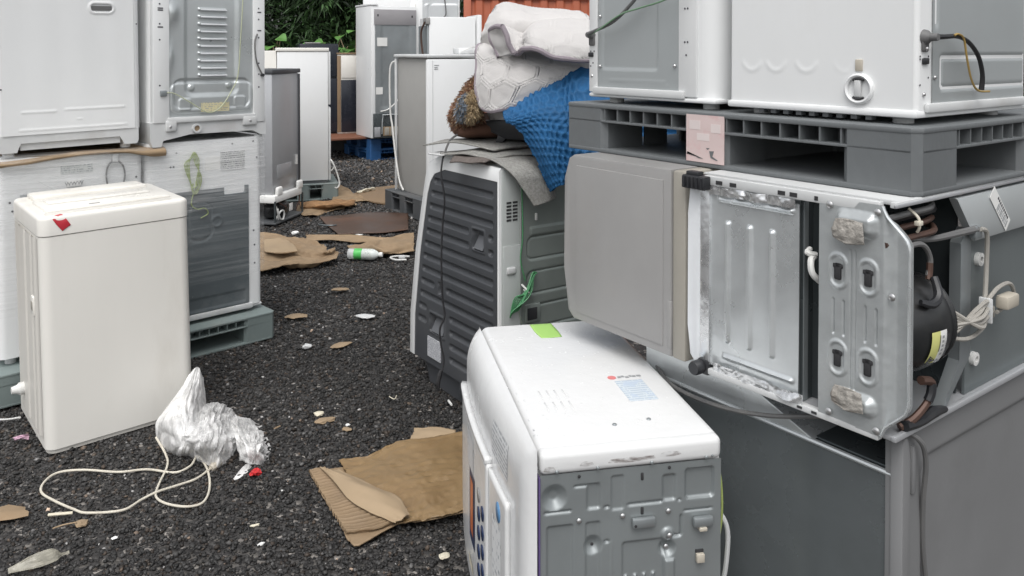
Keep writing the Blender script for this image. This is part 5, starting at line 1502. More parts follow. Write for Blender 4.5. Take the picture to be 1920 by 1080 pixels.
# ------------------------------------------------------------------ white machine lying in the foreground
DX, DY, DTH = 0.0516, 1.722, 11.0
DS, DB = 0.89, -0.192
DW, DD, DH = 0.466, 0.87, 0.632
t = thing('tumble_dryer', 'white dryer lying on its side with green tape and grey pressed back panel', 'dryer', (DX, DY, -DB * DS), DTH)
t.scale = (DS, DS, DS)
b = bmesh.new(); bmesh.ops.create_cube(b, size=1)
for v in b.verts:
    v.co = Vector((DW / 2 + v.co.x * DW, DD / 2 + 0.004 + v.co.y * (DD - 0.008), (DH + DB) / 2 + v.co.z * (DH - DB)))
bmesh.ops.bevel(b, geom=[e for e in b.edges if abs(e.verts[0].co.y - e.verts[1].co.y) > 0.3], offset=0.028, segments=5, profile=0.5, affect='EDGES')
bmesh.ops.bevel(b, geom=[e for e in b.edges if max(e.verts[0].co.y, e.verts[1].co.y) < 0.01 and min(e.verts[0].co.z, e.verts[1].co.z) > DH - 0.03], offset=0.012, segments=3, profile=0.5, affect='EDGES')
WETW = mat('wet_white_paint', (0.68, 0.685, 0.685), 0.22, var=0.02, bump=0.10, bs=26, dirt=(0.66, 0.66, 0.65), damt=0.3, ds=5, rvar=0.1)
MB().bm(b).build('cabinet', WETW, t)
# folded white lip over the back edge
MB().box(0.004, DW - 0.004, -0.018, 0.03, DH - 0.060, DH - 0.004, 0.016, 4).build('cabinet_lip', WETW, t)
RUSTF = film_mat('rust_smear', 0.02, 0.75, (10, 1, 30), 3.0, col=(0.10, 0.055, 0.04), rough=0.8, bump=0.1)
for (x, w, zz) in ((0.012, 0.03, 0.042), (0.10, 0.035, 0.037), (0.17, 0.12, 0.037), (0.30, 0.055, 0.033)):
    A = patch([[(x, -0.0186, DH - zz - .004), (x + w / 2, -0.0186, DH - zz - .007), (x + w, -0.0186, DH - zz - .003)], [(x + .005, -0.0186, DH - zz + .004), (x + w / 2, -0.0186, DH - zz + .006), (x + w - .005, -0.0186, DH - zz + .004)]], 12, 6)
    MB().grid(A).build('rust_stain', RUSTF, t)
screws(t, [(x, -0.018, DH - 0.050) for x in (0.045, 0.145, 0.28, 0.42)], 'y', GALVD, 0.0045)
screws(t, [(0.435, -0.018, DH - 0.047)], 'y', GALVD, 0.003)
# water drops
drops = MB()
for _ in range(260):
    x, y = random.uniform(0.0, DW - 0.03), random.uniform(0.05, DD - 0.02)
    r = random.uniform(0.0012, 0.0032)
    n0 = len(drops.v)
    drops.lathe([(r, 0), (r * 0.8, r * 0.32), (r * 0.35, r * 0.5)], (x, y, DH - 0.0002), n=7)
ob = drops.build('water_drops', mat('water_drop', (0.66, 0.665, 0.665), 0.06, spec=0.7, var=0.0), t, fix=True)
ob['kind'] = 'stuff'
# vents pressed in the top sheet
for r_ in range(2):
    for k in range(4):
        MB().box(0.075 + k * 0.022 + r_ * .0, 0.079 + k * 0.022, 0.19 + r_ * 0.075, 0.245 + r_ * 0.075, DH - 0.001, DH + 0.0018, 0.001).build('vent_ridge', WETW, t)
A = patch([[(0.18, DD - 0.14, DH + .0015), (0.215, DD - 0.143, DH + .0015), (0.25, DD - 0.14, DH + .0015)], [(0.172, DD - 0.08, DH + .0015), (0.212, DD - 0.08, DH + .0015), (0.25, DD - 0.08, DH + .0015)], [(0.17, DD - 0.006, DH + .0015), (0.21, DD - 0.006, DH + .0015), (0.245, DD - 0.006, DH + .0015)]], 8, 14)
MB().grid(A).build('green_tape', GREENT, t, solid=0.0008)
# faded label and logo
MB().box(0.305, 0.385, 0.21, 0.345, DH + 0.0002, DH + 0.0012).build('faded_label', print_mat('faded_blue_label', (0.62, 0.68, 0.72), (0.45, 0.52, 0.60), (0, 1), 10, thr=0.42, xs=12, blotch=((0.50, 0.58, 0.68), 3.0, 0.52)), t)
lg = MB().lathe([(0.0125, 0.0), (0.0125, 0.001)], (0.305, 0.372, DH + 0.0003), n=16)
lg.build('logo_dot', REDINK, t, fix=True)
for k, (x, w, dy) in enumerate(((0.322, 0.010, 0), (0.334, 0.008, 0.004), (0.344, 0.011, -0.003), (0.358, 0.006, 0.003), (0.366, 0.010, 0), (0.379, 0.013, 0.001))):
    MB().box(x, x + w, 0.366 + dy, 0.377 + dy, DH + 0.0003, DH + 0.0011).build('logo_stroke', GREYINK, t)
screws(t, [(0.22, 0.085, DH), (0.315, 0.098, DH)], 'z', GALVD, 0.006)
# pressed back panel
ZT = DH - 0.062
def f_d(U, V):
    v = ZT - V      # measured downwards from the lip
    H = np.zeros_like(U)
    H += -cone(U, V, 0.040, ZT - 0.052, 0.032, 0.011, 0.016)
    def slot(x0, x1, a, b, h=-0.006, r=0.008):
        return emb(U, V, x0, x1, ZT - b, ZT - a, h, r, 0.006)
    H += slot(0.085, 0.155, 0.026, 0.036) + slot(0.118, 0.155, 0.030, 0.092)
    H += slot(0.178, 0.214, 0.012, 0.10, -0.004) + slot(0.16, 0.178, 0.082, 0.094)
    H += slot(0.218, 0.312, 0.082, 0.094) + slot(0.308, 0.345, 0.022, 0.09, -0.006) + slot(0.345, 0.36, 0.084, 0.094)
    H += slot(0.366, 0.444, 0.012, 0.092, -0.009, 0.012)
    H += slot(0.012, 0.085, 0.082, 0.093) + slot(0.36, 0.442, 0.112, 0.122)
    H += slot(0.02, 0.088, 0.118, 0.40, -0.006) + slot(0.115, 0.155, 0.118, 0.40, -0.005)
    H += slot(0.16, 0.178, 0.165, 0.177) + slot(0.206, 0.316, 0.176, 0.40, -0.006, 0.01)
    H += slot(0.316, 0.36, 0.170, 0.182) + slot(0.352, 0.362, 0.122, 0.18) + slot(0.312, 0.342, 0.228, 0.45, 0.006, 0.004)
    H += slot(0.178, 0.184, 0.17, 0.45, 0.004, 0.003)
    H += -cone(U, V, 0.135, ZT - 0.178, 0.024, 0.008, 0.012) - cone(U, V, 0.322, ZT - 0.205, 0.022, 0.009, 0.012) + disc(U, V, 0.322, ZT - 0.168, 0.018, 0.006)
    for x in (0.034, 0.058, 0.118, 0.140, 0.212, 0.235, 0.258, 0.281):
        H += slot(x, x + 0.013, 0.258, 0.315, 0.0065, 0.006) - slot(x + .004, x + 0.013, 0.262, 0.312, 0.004, 0.004)
    H += 0.0012 * wobble(U, V, 8, 2, 12)
    return H
field('back_panel', 'y', 0.006, DW - 0.006, -0.10, ZT + 0.004, -0.014, f_d, mat('grey_pressed_back', (0.26, 0.282, 0.287), 0.38, metal=0.4, dirt=(0.17, 0.18, 0.18), damt=0.4, ds=4, var=0.07, speck=(0.55, 0.56, 0.55), spa=0.73, sps=50), t, 0.0027)
MB().box(0.23, 0.288, -0.026, -0.014, ZT - 0.142, ZT - 0.118, 0.004).build('hook_plate', GALVD, t)
MB().lathe([(0.0035, 0), (0.0035, -0.001)], (0.237, -0.0262, ZT - 0.134), 'y', 10).build('hook_hole', HOLE, t, fix=True)
for z in (ZT - 0.022, ZT - 0.105):
    MB().box(0.254, 0.261, -0.0155, -0.010, z - 0.009, z + 0.009, 0.002).build('slot', HOLE, t)
MB().box(0.384, 0.436, -0.030, -0.014, ZT - 0.155, ZT - 0.13, 0.006).build('cord_bracket', GALVD, t)
MB().box(0.398, 0.418, -0.032, -0.016, ZT - 0.163, ZT - 0.154, 0.002).build('bracket_pad', STRAP, t)
MB().box(0.394, 0.414, -0.026, -0.014, ZT - 0.243, ZT - 0.222, 0.002).build('spacer_block', STRAP, t)
MB().box(0.394, 0.414, -0.017, -0.013, ZT - 0.222, ZT - 0.215).build('spacer_slot', HOLE, t)
screws(t, [(0.10, -0.015, ZT - 0.112), (0.208, -0.015, ZT - 0.112), (0.324, -0.015, ZT - 0.112), (0.324, -0.022, ZT - 0.168), (0.322, -0.004, ZT - 0.205)], 'y', SCREW, 0.0065)
screws(t, [(0.10, -0.015, ZT - 0.006), (0.326, -0.015, ZT - 0.006), (0.135, -0.003, ZT - 0.178)], 'y', HOLE, 0.004, 'screw_hole', 0.0015)
MB().box(0.0015, 0.0055, -0.0175, 0.02, -0.10, ZT, 0.001).build('edge_trim', PURPLE, t)
# plastic front (left face) with control panel
nv_, nu_ = 80, 110
U, V = np.meshgrid(np.linspace(0, 1, nu_), np.linspace(0, 1, nv_))
Yf = -0.016 + U * (DD + 0.026)
Zf = DB + V * (DH - DB + 0.002)
def f_front(Y, Z):
    top = np.clip((DH - Z) / 0.10, 0, 1); bot = np.clip((Z - DB + 0.02) / 0.34, 0, 1)
    near = np.clip((Y + 0.014) / 0.05, 0, 1); farr = np.clip((DD - Y) / 0.06, 0, 1)
    dome = np.sqrt(1 - (1 - top) ** 2) * np.sqrt(1 - (1 - near) ** 2) * np.sqrt(1 - (1 - farr) ** 2) * np.sqrt(1 - (1 - bot) ** 2 * 0.95)
    base = (0.030 + 0.030 * np.sin(np.clip(Y / DD, 0, 1) * math.pi / 1.25) ** 1.0) * dome
    recess = emb(Y, Z, 0.16, 0.92, -0.1, DH - 0.15 - 0.0, 0.012, 0.05, 0.02)
    return base - 0 * recess
Hf = f_front(Yf, Zf)
A = np.stack([-0.002 - Hf, Yf, Zf], -1)[:, ::-1]
MB().grid(A).build('front_cover', WETW, t, smooth=60)
def on_front(y, z, e=0.0):
    return (-0.002 - float(f_front(np.array(y), np.array(z))) - e, y, z)
def fpatch(name, y0, y1, z0, z1, m, e, n=8, nz=12, r=0.0, th=0.0, par=None):
    A = np.array([[on_front(y, z, e) for y in np.linspace(y1, y0, n)] for z in np.linspace(z0, z1, nz)])
    return MB().grid(A).build(name, m, par or t, smooth=60, solid=th)
def fblob(name, pts, m, e, par=None, th=0.003):
    """flat convex piece following the cover"""
    mb = MB()
    c = np.mean(np.array(pts), 0)
    v = [on_front(c[0], c[1], e)] + [on_front(p[0], p[1], e) for p in pts]
    n = len(pts)
    mb.add(v, [(0, i + 1, (i + 1) % n + 1) for i in range(n)])
    return mb.build(name, m, par or t, smooth=60, solid=th, fix=True)
def oval(cy, cz, ry, rz, n=16):
    return [(cy + ry * math.cos(2 * math.pi * k / n), cz + rz * math.sin(2 * math.pi * k / n)) for k in range(n)]
def rrect(y0, y1, z0, z1, r, n=5):
    P = []
    for (cy, cz, a0) in ((y1 - r, z1 - r, 0), (y0 + r, z1 - r, 90), (y0 + r, z0 + r, 180), (y1 - r, z0 + r, 270)):
        for k in range(n + 1):
            a = R(a0 + 90 * k / n); P.append((cy + r * math.cos(a), cz + r * math.sin(a)))
    return P
cp = fpatch('control_panel', 0.11, 0.30, -0.08, 0.445, WETW, 0.006, 14, 30, th=0.012)
fpatch('lid_panel', 0.30, 0.80, -0.08, 0.452, WETW, 0.008, 26, 30, th=0.016)
fpatch('lid_rim', 0.302, 0.84, 0.452, 0.466, WETW, 0.010, 26, 4, th=0.02)
fpatch('lid_grip', 0.50, 0.62, 0.32, 0.42, mat('pearl_plastic', (0.62, 0.64, 0.66), 0.25, var=0.03), 0.0172, 10, 10)
fpatch('display', 0.47, 0.57, 0.11, 0.32, BLUEINK, 0.0172, 8, 14)
fpatch('display_window', 0.495, 0.545, 0.14, 0.30, ORINK, 0.0182, 6, 12)
for k in range(6):
    fblob('button', oval(0.405, 0.315 - k * 0.054, 0.019, 0.020), BLUEINK if k else GREYP, 0.0175, th=0.002)
    fblob('button', oval(0.352, 0.29 - k * 0.054, 0.019, 0.020), BLUEINK, 0.0175, th=0.002)
fblob('round_sticker', oval(0.185, 0.385, 0.022, 0.026), mat('blue_sticker', (0.12, 0.28, 0.50), 0.35, var=0.2, vs=40), 0.0128, th=0.001)
fpatch('panel_print', 0.16, 0.25, 0.05, 0.35, print_mat('panel_fine_print', (0.77, 0.78, 0.78), (0.36, 0.37, 0.40), (1, 2), 16, thr=0.56, xs=8), 0.0124, 8, 12)
fblob('orange_mark', rrect(0.20, 0.235, 0.155, 0.178, 0.004), ORINK, 0.0132, th=0.001)
fpatch('care_label', 0.14, 0.30, 0.485, 0.575, print_mat('care_print', (0.68, 0.69, 0.69), (0.38, 0.39, 0.41), (1, 2), 8, thr=0.44, xs=14), 0.0012, 8, 10)
fpatch('paper_scrap', 0.52, 0.60, 0.01, 0.04, BONE, 0.018, 5, 4)
screws(t, [(-0.02, 0.03, 0.44)], 'x', SCREW, 0.006)
MB().tube([(DW, 0.05, ZT - 0.045), (DW + 0.012, 0.03, ZT - 0.06), (DW + 0.018, 0.03, ZT - 0.16), (DW + 0.010, 0.04, ZT - 0.30), (DW + 0.006, 0.05, DB + 0.01)], 0.0028, 6).build('earth_wire', YGREEN, t)
MB().tube([(DW, 0.06, ZT - 0.15), (DW + 0.018, 0.04, ZT - 0.165), (DW + 0.036, 0.035, ZT - 0.21), (DW + 0.034, 0.04, ZT - 0.30), (DW + 0.022, 0.05, ZT - 0.42), (DW + 0.02, 0.05, DB + 0.01)], 0.0062, 8).build('power_cord', LGREY, t)

# ------------------------------------------------------------------ appliances at the back of the yard
def fridge(label, loc, rz, w, d, z0, z1, m_front, m_side, name='refrigerator', cat='refrigerator', lid=None):
    t = thing(name, label, cat, loc, rz)
    MB().box(0.0, w, 0.0, d, z0, z1, 0.012, 2).build('cabinet', m_side, t)
    return t

# silver fridge with open compressor bay (left)
t = thing('refrigerator', 'silver refrigerator with dark lid and open compressor bay, behind left stack', 'refrigerator', (-2.15, 7.4, 0), 78)
MB().box(0, 0.52, 0, 0.55, 0.27, 1.36, 0.012).build('cabinet', SILVER, t)
MB().box(-0.012, 0.54, -0.012, 0.57, 1.36, 1.40, 0.008).build('lid', DPLAST, t)
MB().box(0.50, 0.535, -0.008, 0.004, 0.285, 1.35, 0.003).build('door_edge', DPLAST, t)
MB().box(0.08, 0.36, -0.005, 0.002, 0.40, 0.53, 0.004).build('pressed_plate', SILVER, t)
MB().box(0.45, 0.48, -0.006, 0, 0.49, 0.58).build('sticker', PAPER, t)
MB().box(-0.03, 0.50, -0.04, 0.12, 0.20, 0.27, 0.012).build('drip_tray', FOAM, t)
for x in (0.02, 0.42):
    MB().box(x, x + 0.10, -0.045, -0.008, 0.255, 0.34, 0.02, 3).build('tray_ear', FOAM, t)
c = MB().lathe([(0.06, 0), (0.09, 0.02), (0.10, 0.07), (0.095, 0.11), (0.06, 0.15)], (0.22, 0.08, 0.035), n=20)
c.v = [(0.22 + (x - 0.22) * 1.7, y, z) for (x, y, z) in c.v]
c.build('compressor', BLKPAINT, t, fix=True)
MB().box(0.27, 0.33, -0.03, -0.02, 0.08, 0.15, 0.003).build('compressor_label', PAPER, t)
MB().box(-0.04, 0.52, -0.05, 0.5, 0.012, 0.03, 0.004).build('base_plate', PDARK, t)
for x in (-0.03, 0.50):
    MB().box(x, x + 0.015, -0.045, -0.03, 0.03, 0.22).build('frame_post', GALVK, t)
MB().box(0.0, 0.50, 0.35, 0.55, 0.03, 0.27).build('bay_back', BLACK, t)
MB().tube([(0.02, -0.02, 0.05), (0.06, -0.05, 0.12), (0.12, -0.05, 0.10), (0.10, -0.05, 0.04), (0.04, -0.05, 0.06), (0.0, -0.05, 0.15)], 0.008, 7).tube([(-0.01, -0.03, 0.19), (0.0, -0.05, 0.12), (0.03, -0.04, 0.05)], 0.007, 7).build('cord', WCORD, t)
MB().tube([(0.05, -0.03, 0.2), (0.12, -0.04, 0.16), (0.18, -0.03, 0.14)], 0.006, 6).tube([(0.40, -0.03, 0.08), (0.46, -0.03, 0.15), (0.48, -0.02, 0.2)], 0.007, 6).build('copper_pipe', COPPER, t)

# white fridge on grey-green pallet
pallet('pallet', 'grey plastic pallet under the white refrigerator behind the left stack', (-2.52, 8.50, 0), 17, 0.72, 0.72, 0.17, PGREEN, cell=0.05)
t = thing('refrigerator', 'plain white refrigerator on a grey pallet between left stack and gap', 'refrigerator', (-2.44, 8.58, 0.17), 17)
MB().box(0.0, 0.52, 0.0, 0.56, 0.03, 1.39, 0.01).build('cabinet', WHITE, t)
MB().box(-0.01, 0.53, -0.008, 0.60, 1.392, 1.43, 0.008).build('top_cover', CREAM, t)
MB().box(-0.27, -0.004, 0.05, 0.55, 0.03, 1.40, 0.01).build('door', CREAM, t)
MB().box(0.522, 0.545, -0.004, 0.5, 0.03, 0.80, 0.005).build('side_door', LGREY, t)
MB().box(0.522, 0.545, -0.004, 0.5, 0.83, 1.39, 0.005).build('side_door', LGREY, t)
MB().box(0.01, 0.51, 0.01, 0.55, 0.0, 0.032).build('plinth', PDARK, t)
MB().tube([(0.53, 0.02, 0.26), (0.56, -0.02, 0.22), (0.60, -0.03, 0.12), (0.63, -0.04, 0.0), (0.60, -0.05, -0.05), (0.55, -0.03, -0.02)], 0.008, 6).tube([(0.55, 0.0, 0.22), (0.58, 0.0, 0.18), (0.55, 0.01, 0.13), (0.53, 0.0, 0.16)], 0.008, 6).build('cord', WCORD, t)

# raised wooden board on blue pallets carrying the far row
for k, (x, y, lab_) in enumerate(((-2.30, 12.05, 'blue plastic pallet under the tall fridge, upper of the two'), (-2.28, 12.0, 'blue plastic pallet on the gravel, lower of the two'))):
    pallet('pallet', lab_, (-2.02, 11.75, 0.15 if k == 0 else 0.0), 30 + k * 2, 1.05, 1.05, 0.15, PBLUE, cell=0.06)
o = MB().box(-0.15, 1.7, -0.62, 1.2, 0.0, 0.03, 0.004).build('board', WOODR)
o.location = (-2.9, 12.1, 0.302); o.rotation_euler = (0, 0, R(30))
tag(o, 'reddish brown wooden board raised on pallets under the black cabinets', 'board')
for k, (x, y, lab_) in enumerate(((-3.15, 12.7, 'dark wooden beam under the far end of the reddish board'),)):
    o = MB().box(0, 0.9, 0, 0.12, 0, 0.30, 0.006).build('beam', PDARK); o.location = (x, y, 0); o.rotation_euler = (0, 0, R(25)); tag(o, lab_, 'beam')

t = thing('refrigerator', 'glossy black refrigerator standing on the reddish board beside the white one', 'refrigerator', (-3.12, 12.15, 0.333), 20)
MB().box(0, 0.56, 0, 0.6, 0.0, 1.34, 0.012).build('cabinet', NAVY, t)
MB().box(0.0, 0.56, -0.03, -0.002, 0.03, 0.82, 0.01).build('door', NAVY, t)
MB().box(0.0, 0.56, -0.03, -0.002, 0.85, 1.33, 0.01).build('door', NAVY, t)
MB().box(0.08, 0.3, -0.005, 0.1, 1.341, 1.36, 0.004).build('hinge_cover', GREYP, t)
t = thing('cabinet', 'narrow cabinet with cream top drawer and black door beside tall fridge', 'cabinet', (-2.60, 12.30, 0.333), 22)
MB().box(0, 0.40, 0, 0.5, 0.0, 1.18, 0.006).build('carcass', CREAM, t)
MB().box(-0.004, 0.05, -0.012, 0.0, 0.02, 1.16, 0.003).build('frame', PLY, t)
MB().box(0.055, 0.395, -0.015, -0.001, 0.02, 0.80, 0.004).build('door', NAVY, t)
MB().box(0.055, 0.395, -0.015, -0.001, 0.83, 1.16, 0.004).build('drawer', CREAM, t)
MB().box(-0.01, 0.41, -0.015, 0.51, 1.181, 1.205, 0.004).build('top', PLY, t)

# tall fridge, back towards the camera
t = thing('refrigerator', 'tall white refrigerator showing its bare metal back, on the board', 'refrigerator', (-1.97, 11.6, 0.333), 30)
MB().box(0, 0.69, 0.012, 0.66, 0.0, 1.87, 0.012).build('cabinet', WHITE, t)
MB().box(-0.004, 0.10, 0.0, 0.68, 1.872, 1.90, 0.006).build('top_rim', WHITE, t)
def f_b5(U, V):
    return -emb(U, V, 0.14, 0.60, 0.42, 1.9, 0.008, 0.03, 0.02) + 0.004 * wobble(U, V, 6, 1.5, 3)
field('back_sheet', 'y', 0.05, 0.675, 0.35, 1.60, -0.006, f_b5, GALVD, t, 0.02)
MB().box(0.04, 0.675, -0.012, 0.012, 1.60, 1.82, 0.004).build('upper_panel', mat('mauve_grey_panel', (0.30, 0.29, 0.30), 0.5), t)
MB().box(0.08, 0.10, -0.014, 0.004, 1.72, 1.75).build('hole', HOLE, t)
MB().box(0.60, 0.62, -0.014, 0.004, 1.71, 1.74).build('hole', HOLE, t)
MB().box(0.08, 0.23, -0.011, -0.002, 1.30, 1.42).build('paper_label', PAPER, t)
MB().box(0.06, 0.16, -0.011, -0.002, 0.62, 0.72).build('paper_label', PAPER, t)
MB().box(0.02, 0.69, -0.02, 0.012, 0.0, 0.35, 0.006).build('compressor_cover', GALVK, t)
MB().tube([(0.14, -0.03, 0.06), (0.15, -0.035, 0.30), (0.20, -0.035, 0.33), (0.65, -0.035, 0.33)], 0.008, 6).build('tube', GALV, t)
MB().box(0.16, 0.45, -0.026, -0.018, 0.03, 0.16, 0.002).build('board_panel', KRAFT, t)
for k in range(3):
    MB().box(0.18 + k * 0.09, 0.25 + k * 0.09, -0.030, -0.025, 0.04, 0.15, 0.002).build('terminal_block', TAUPE, t)
MB().box(0.03, 0.12, -0.026, -0.018, 0.02, 0.16, 0.002).build('vent_plate', SILVER, t)
MB().tube([(0.62, -0.02, 0.75), (0.45, -0.03, 0.6), (0.25, -0.04, 0.42), (0.12, -0.03, 0.38)], 0.009, 6).build('cord', WCORD, t)

# grey and white fridge on dark pallet (right of the gap)
pallet('pallet', 'dark grey pallet under the two tone refrigerator right of gap', (-0.84, 7.58, 0), 34, 0.75, 0.78, 0.19, PDARK, cell=0.06)
t = thing('refrigerator', 'two tone refrigerator, grey side and white door, on dark pallet', 'refrigerator', (-0.81, 7.70, 0.19), 35)
MB().box(0.03, 0.56, 0.0, 0.62, 0.0, 1.31, 0.008).build('cabinet', mat('warm_grey_side', (0.34, 0.335, 0.32), 0.5, dirt=(0.25, 0.24, 0.22), damt=0.3, ds=2), t)
MB().box(-0.005, 0.565, -0.045, 0.645, 1.312, 1.345, 0.014).build('top_cover', LGREY, t)
MB().box(0.0, 0.56, -0.05, -0.003, 0.02, 1.30, 0.014).build('door', WHITE, t)
MB().box(0.05, 0.055, -0.0525, -0.0495, 0.03, 1.29).build('door_seam', LGREY, t)
for (z, w) in ((1.24, 0.05), (1.22, 0.035), (1.205, 0.04)):
    MB().box(0.07, 0.07 + w, -0.0525, -0.0495, z, z + 0.007).build('door_print', GREYINK, t)
MB().box(0.0, 0.02, 0.60, 0.625, 0.0, 1.30, 0.004).build('back_edge', LGREY, t)
MB().tube([(0.01, 0.62, 1.28), (-0.03, 0.66, 1.2), (-0.03, 0.66, 0.8), (-0.02, 0.63, 0.62), (-0.02, 0.58, 0.4), (-0.015, 0.50, 0.12), (-0.01, 0.42, 0.02)], 0.009, 6).build('cord', WCORD, t)
t = thing('plastic_tray', 'small white plastic tray with wire lying on the two tone refrigerator', 'tray', (-0.52, 8.1, 1.537), 20)
MB().box(0, 0.36, 0, 0.22, 0, 0.06, 0.01).build('tray', WHITE, t)
MB().tube([(0.02, -0.01, 0.02), (0.12, -0.02, 0.065), (0.2, 0.05, 0.07), (0.3, 0.02, 0.065), (0.35, -0.01, 0.03)], 0.005, 6).build('wire', WCORD, t)

# fridge behind, and stacked washers in front of the container
t = thing('refrigerator', 'white refrigerator standing behind the two tone one, grey side visible', 'refrigerator', (-1.02, 10.0, 0.0), 17)
MB().box(0.02, 0.60, 0, 0.62, 0.15, 1.98, 0.012).build('cabinet', WHITE, t)
MB().box(0.0, 0.018, 0.02, 0.60, 0.15, 1.88, 0.004).build('side_sheet', GALVD, t)
MB().box(-0.02, 0.03, -0.01, 0.2, 1.89, 1.97, 0.006).build('hinge', GREYP, t)
MB().box(0.612, 0.67, -0.03, 0.55, 0.17, 2.01, 0.012).build('door', WHITE, t)
MB().box(0.03, 0.60, 0.02, 0.60, 0.0, 0.15).build('plinth', PDARK, t)
MB().tube([(-0.02, 0.05, 1.92), (-0.06, 0.1, 1.8), (-0.05, 0.1, 1.6), (-0.03, 0.08, 1.45)], 0.012, 6).build('pipe', COPPER, t)
for k, (z0, z1, lab_) in enumerate(((0.0, 1.10, 'white washing machine at the back, lower of the stacked pair by container'), (1.12, 2.35, 'white washing machine at the back with creased panel, upper of the pair'))):
    t = thing('washing_machine', lab_, 'washing machine', (-1.48, 12.0, z0), 4)
    h = z1 - z0
    MB().box(0, 0.72, 0, 0.6, 0.03, h, 0.02).build('cabinet', WHITE, t)
    def f_b8(U, V):
        H = np.zeros_like(U)
        for q in range(3):
            H += emb(U, V, 0.20 + q * .05, 0.70, h - 0.5 + q * .05, h - 0.1, 0.012 * (1 if q % 2 == 0 else -1), 0.04, 0.012)
        return H
    field('back_panel', 'y', 0.18, 0.70, 0.1, h - 0.02, -0.003, f_b8, mat('pale_back', (0.56, 0.58, 0.59), 0.4, metal=0.2), t, 0.012)
    MB().box(0.05, 0.08, -0.012, 0, 0.2, h - 0.1, 0.004).build('post_rib', CREAM, t)
    MB().tube([(0.50, -0.02, h - 0.02), (0.52, -0.05, h - 0.25), (0.46, -0.05, h - 0.32), (0.45, -0.04, h - 0.45), (0.50, -0.05, h - 0.40), (0.56, -0.05, h - 0.30), (0.60, -0.05, h - 0.36), (0.60, -0.04, h - 0.48)], 0.009, 6).build('cord', RUBBERG, t)
t = thing('washing_machine', 'white appliance behind the tall fridge, only its top edge showing', 'washing machine', (-2.45, 13.6, 0.0), 8)
MB().box(0, 1.1, 0, 0.6, 0.02, 2.42, 0.02).build('cabinet', WHITE, t)
MB().box(0.02, 1.08, 0.02, 0.58, 0, 0.025).build('base', LGREY, t)

# orange container
t = thing('shipping_container', 'orange corrugated steel container behind the quilts', 'container', (-0.72, 14.2, 0), 4)
n = 400
xs = np.linspace(0, 6.0, n)
ph = (xs % 0.28) / 0.28
prof = np.where(ph < 0.25, 0, np.where(ph < 0.38, (ph - 0.25) / 0.13, np.where(ph < 0.75, 1, np.where(ph < 0.88, (0.88 - ph) / 0.13, 0)))) * 0.036
A = np.stack([np.stack([xs, 0.0 - prof + 0.04, np.full(n, z)], -1) for z in (0.15, 1.3, 2.45)])
MB().grid(A).build('corrugated_wall', ORANGE, t, smooth=20)
MB().box(-0.10, 6.1, -0.01, 0.10, 0.0, 0.16, 0.01).build('bottom_rail', ORANGE, t)
MB().box(-0.10, 6.1, -0.01, 0.10, 2.44, 2.58, 0.01).build('top_rail', ORANGE, t)
MB().box(-0.11, 0.02, -0.02, 0.12, 0.0, 2.59, 0.01).build('corner_post', ORANGE, t)
MB().box(-0.08, 6.08, 0.08, 2.4, 0.1, 2.56).build('shell', ORANGE, t)

# ------------------------------------------------------------------ trees and leafy plants behind
LEAF = attr_mat('leaf', 0.5, 0.35)
def leaves_obj(name, P, D, L, Wd, C, parent, fold=0.25):
    """many separate narrow leaves: P base points, D directions, L lengths, Wd widths"""
    n = len(P)
    D = D / np.linalg.norm(D, axis=1, keepdims=True)
    ref = RNG.normal(size=(n, 3))
    Sd = np.cross(D, ref); Sd /= np.linalg.norm(Sd, axis=1, keepdims=True)
    N = np.cross(Sd, D)
    L = L[:, None]; Wd = Wd[:, None]
    v = np.stack([P, P + D * L * 0.4 + Sd * Wd + N * Wd * fold, P + D * L - np.array([0, 0, 1]) * L * 0.25, P + D * L * 0.4 - Sd * Wd + N * Wd * fold], 1)
    me = bpy.data.meshes.new(name)
    F = np.arange(n * 4).reshape(n, 4)
    me.from_pydata(v.reshape(-1, 3).tolist(), [], F.tolist())
    a = me.color_attributes.new('col', 'FLOAT_COLOR', 'POINT')
    a.data.foreach_set('color', np.repeat(np.concatenate([C, np.ones((n, 1))], 1), 4, axis=0).reshape(-1).astype(np.float32))
    me.materials.append(LEAF)
    o = bpy.data.objects.new(name, me); COL.objects.link(o); o.parent = parent
    return o
def tree(label, loc, h, rx, seed, dark=1.0):
    t = thing('tree', label, 'tree', loc, 0, 'trees at the back of the yard')
    g = np.random.default_rng(seed)
    tr = MB()
    tr.tube([(0, 0, 0), (0.05, 0.03, h * 0.3), (-0.04, 0.05, h * 0.6), (0.05, 0, h)], [0.09, 0.07, 0.05, 0.02], 8)
    ends = []
    for k in range(70):
        z = g.uniform(0.10, 1.0) * h
        a = g.uniform(0, 6.28); r = rx * g.uniform(0.5, 1.0) * (1 - 0.35 * (z / h))
        e = np.array([r * math.cos(a), r * math.sin(a) * 0.8, z + g.uniform(-0.1, 0.25)])
        if k < 26:
            tr.tube([(0, 0, z * 0.85), tuple(e * np.array([.5, .5, 1]) + np.array([0, 0, 0.05])), tuple(e)], [0.03, 0.02, 0.006], 5, 4)
        ends.append(e)
    tr.build('trunk', BARK, t)
    E = np.array(ends)
    n = 12000
    idx = g.integers(0, len(E), n)
    P = E[idx] + g.normal(size=(n, 3)) * np.array([0.20, 0.20, 0.16])
    D = (P - E[idx]) + g.normal(size=(n, 3)) * 0.12 + np.array([0, 0, -0.05])
    tone = g.random(len(E))[idx]
    gcol = (0.25 + 1.1 * tone ** 2)[:, None] * np.array([[0.040, 0.084, 0.028]]) * dark * g.uniform(0.6, 1.5, (n, 1))
    leaves_obj('crown', P, D, g.uniform(0.12, 0.30, n), g.uniform(0.010, 0.026, n), gcol, t)
    return t
tree('dark bamboo like tree directly above the white fridge on the pallet', (-3.7, 16.0, 0), 4.2, 1.2, 1)
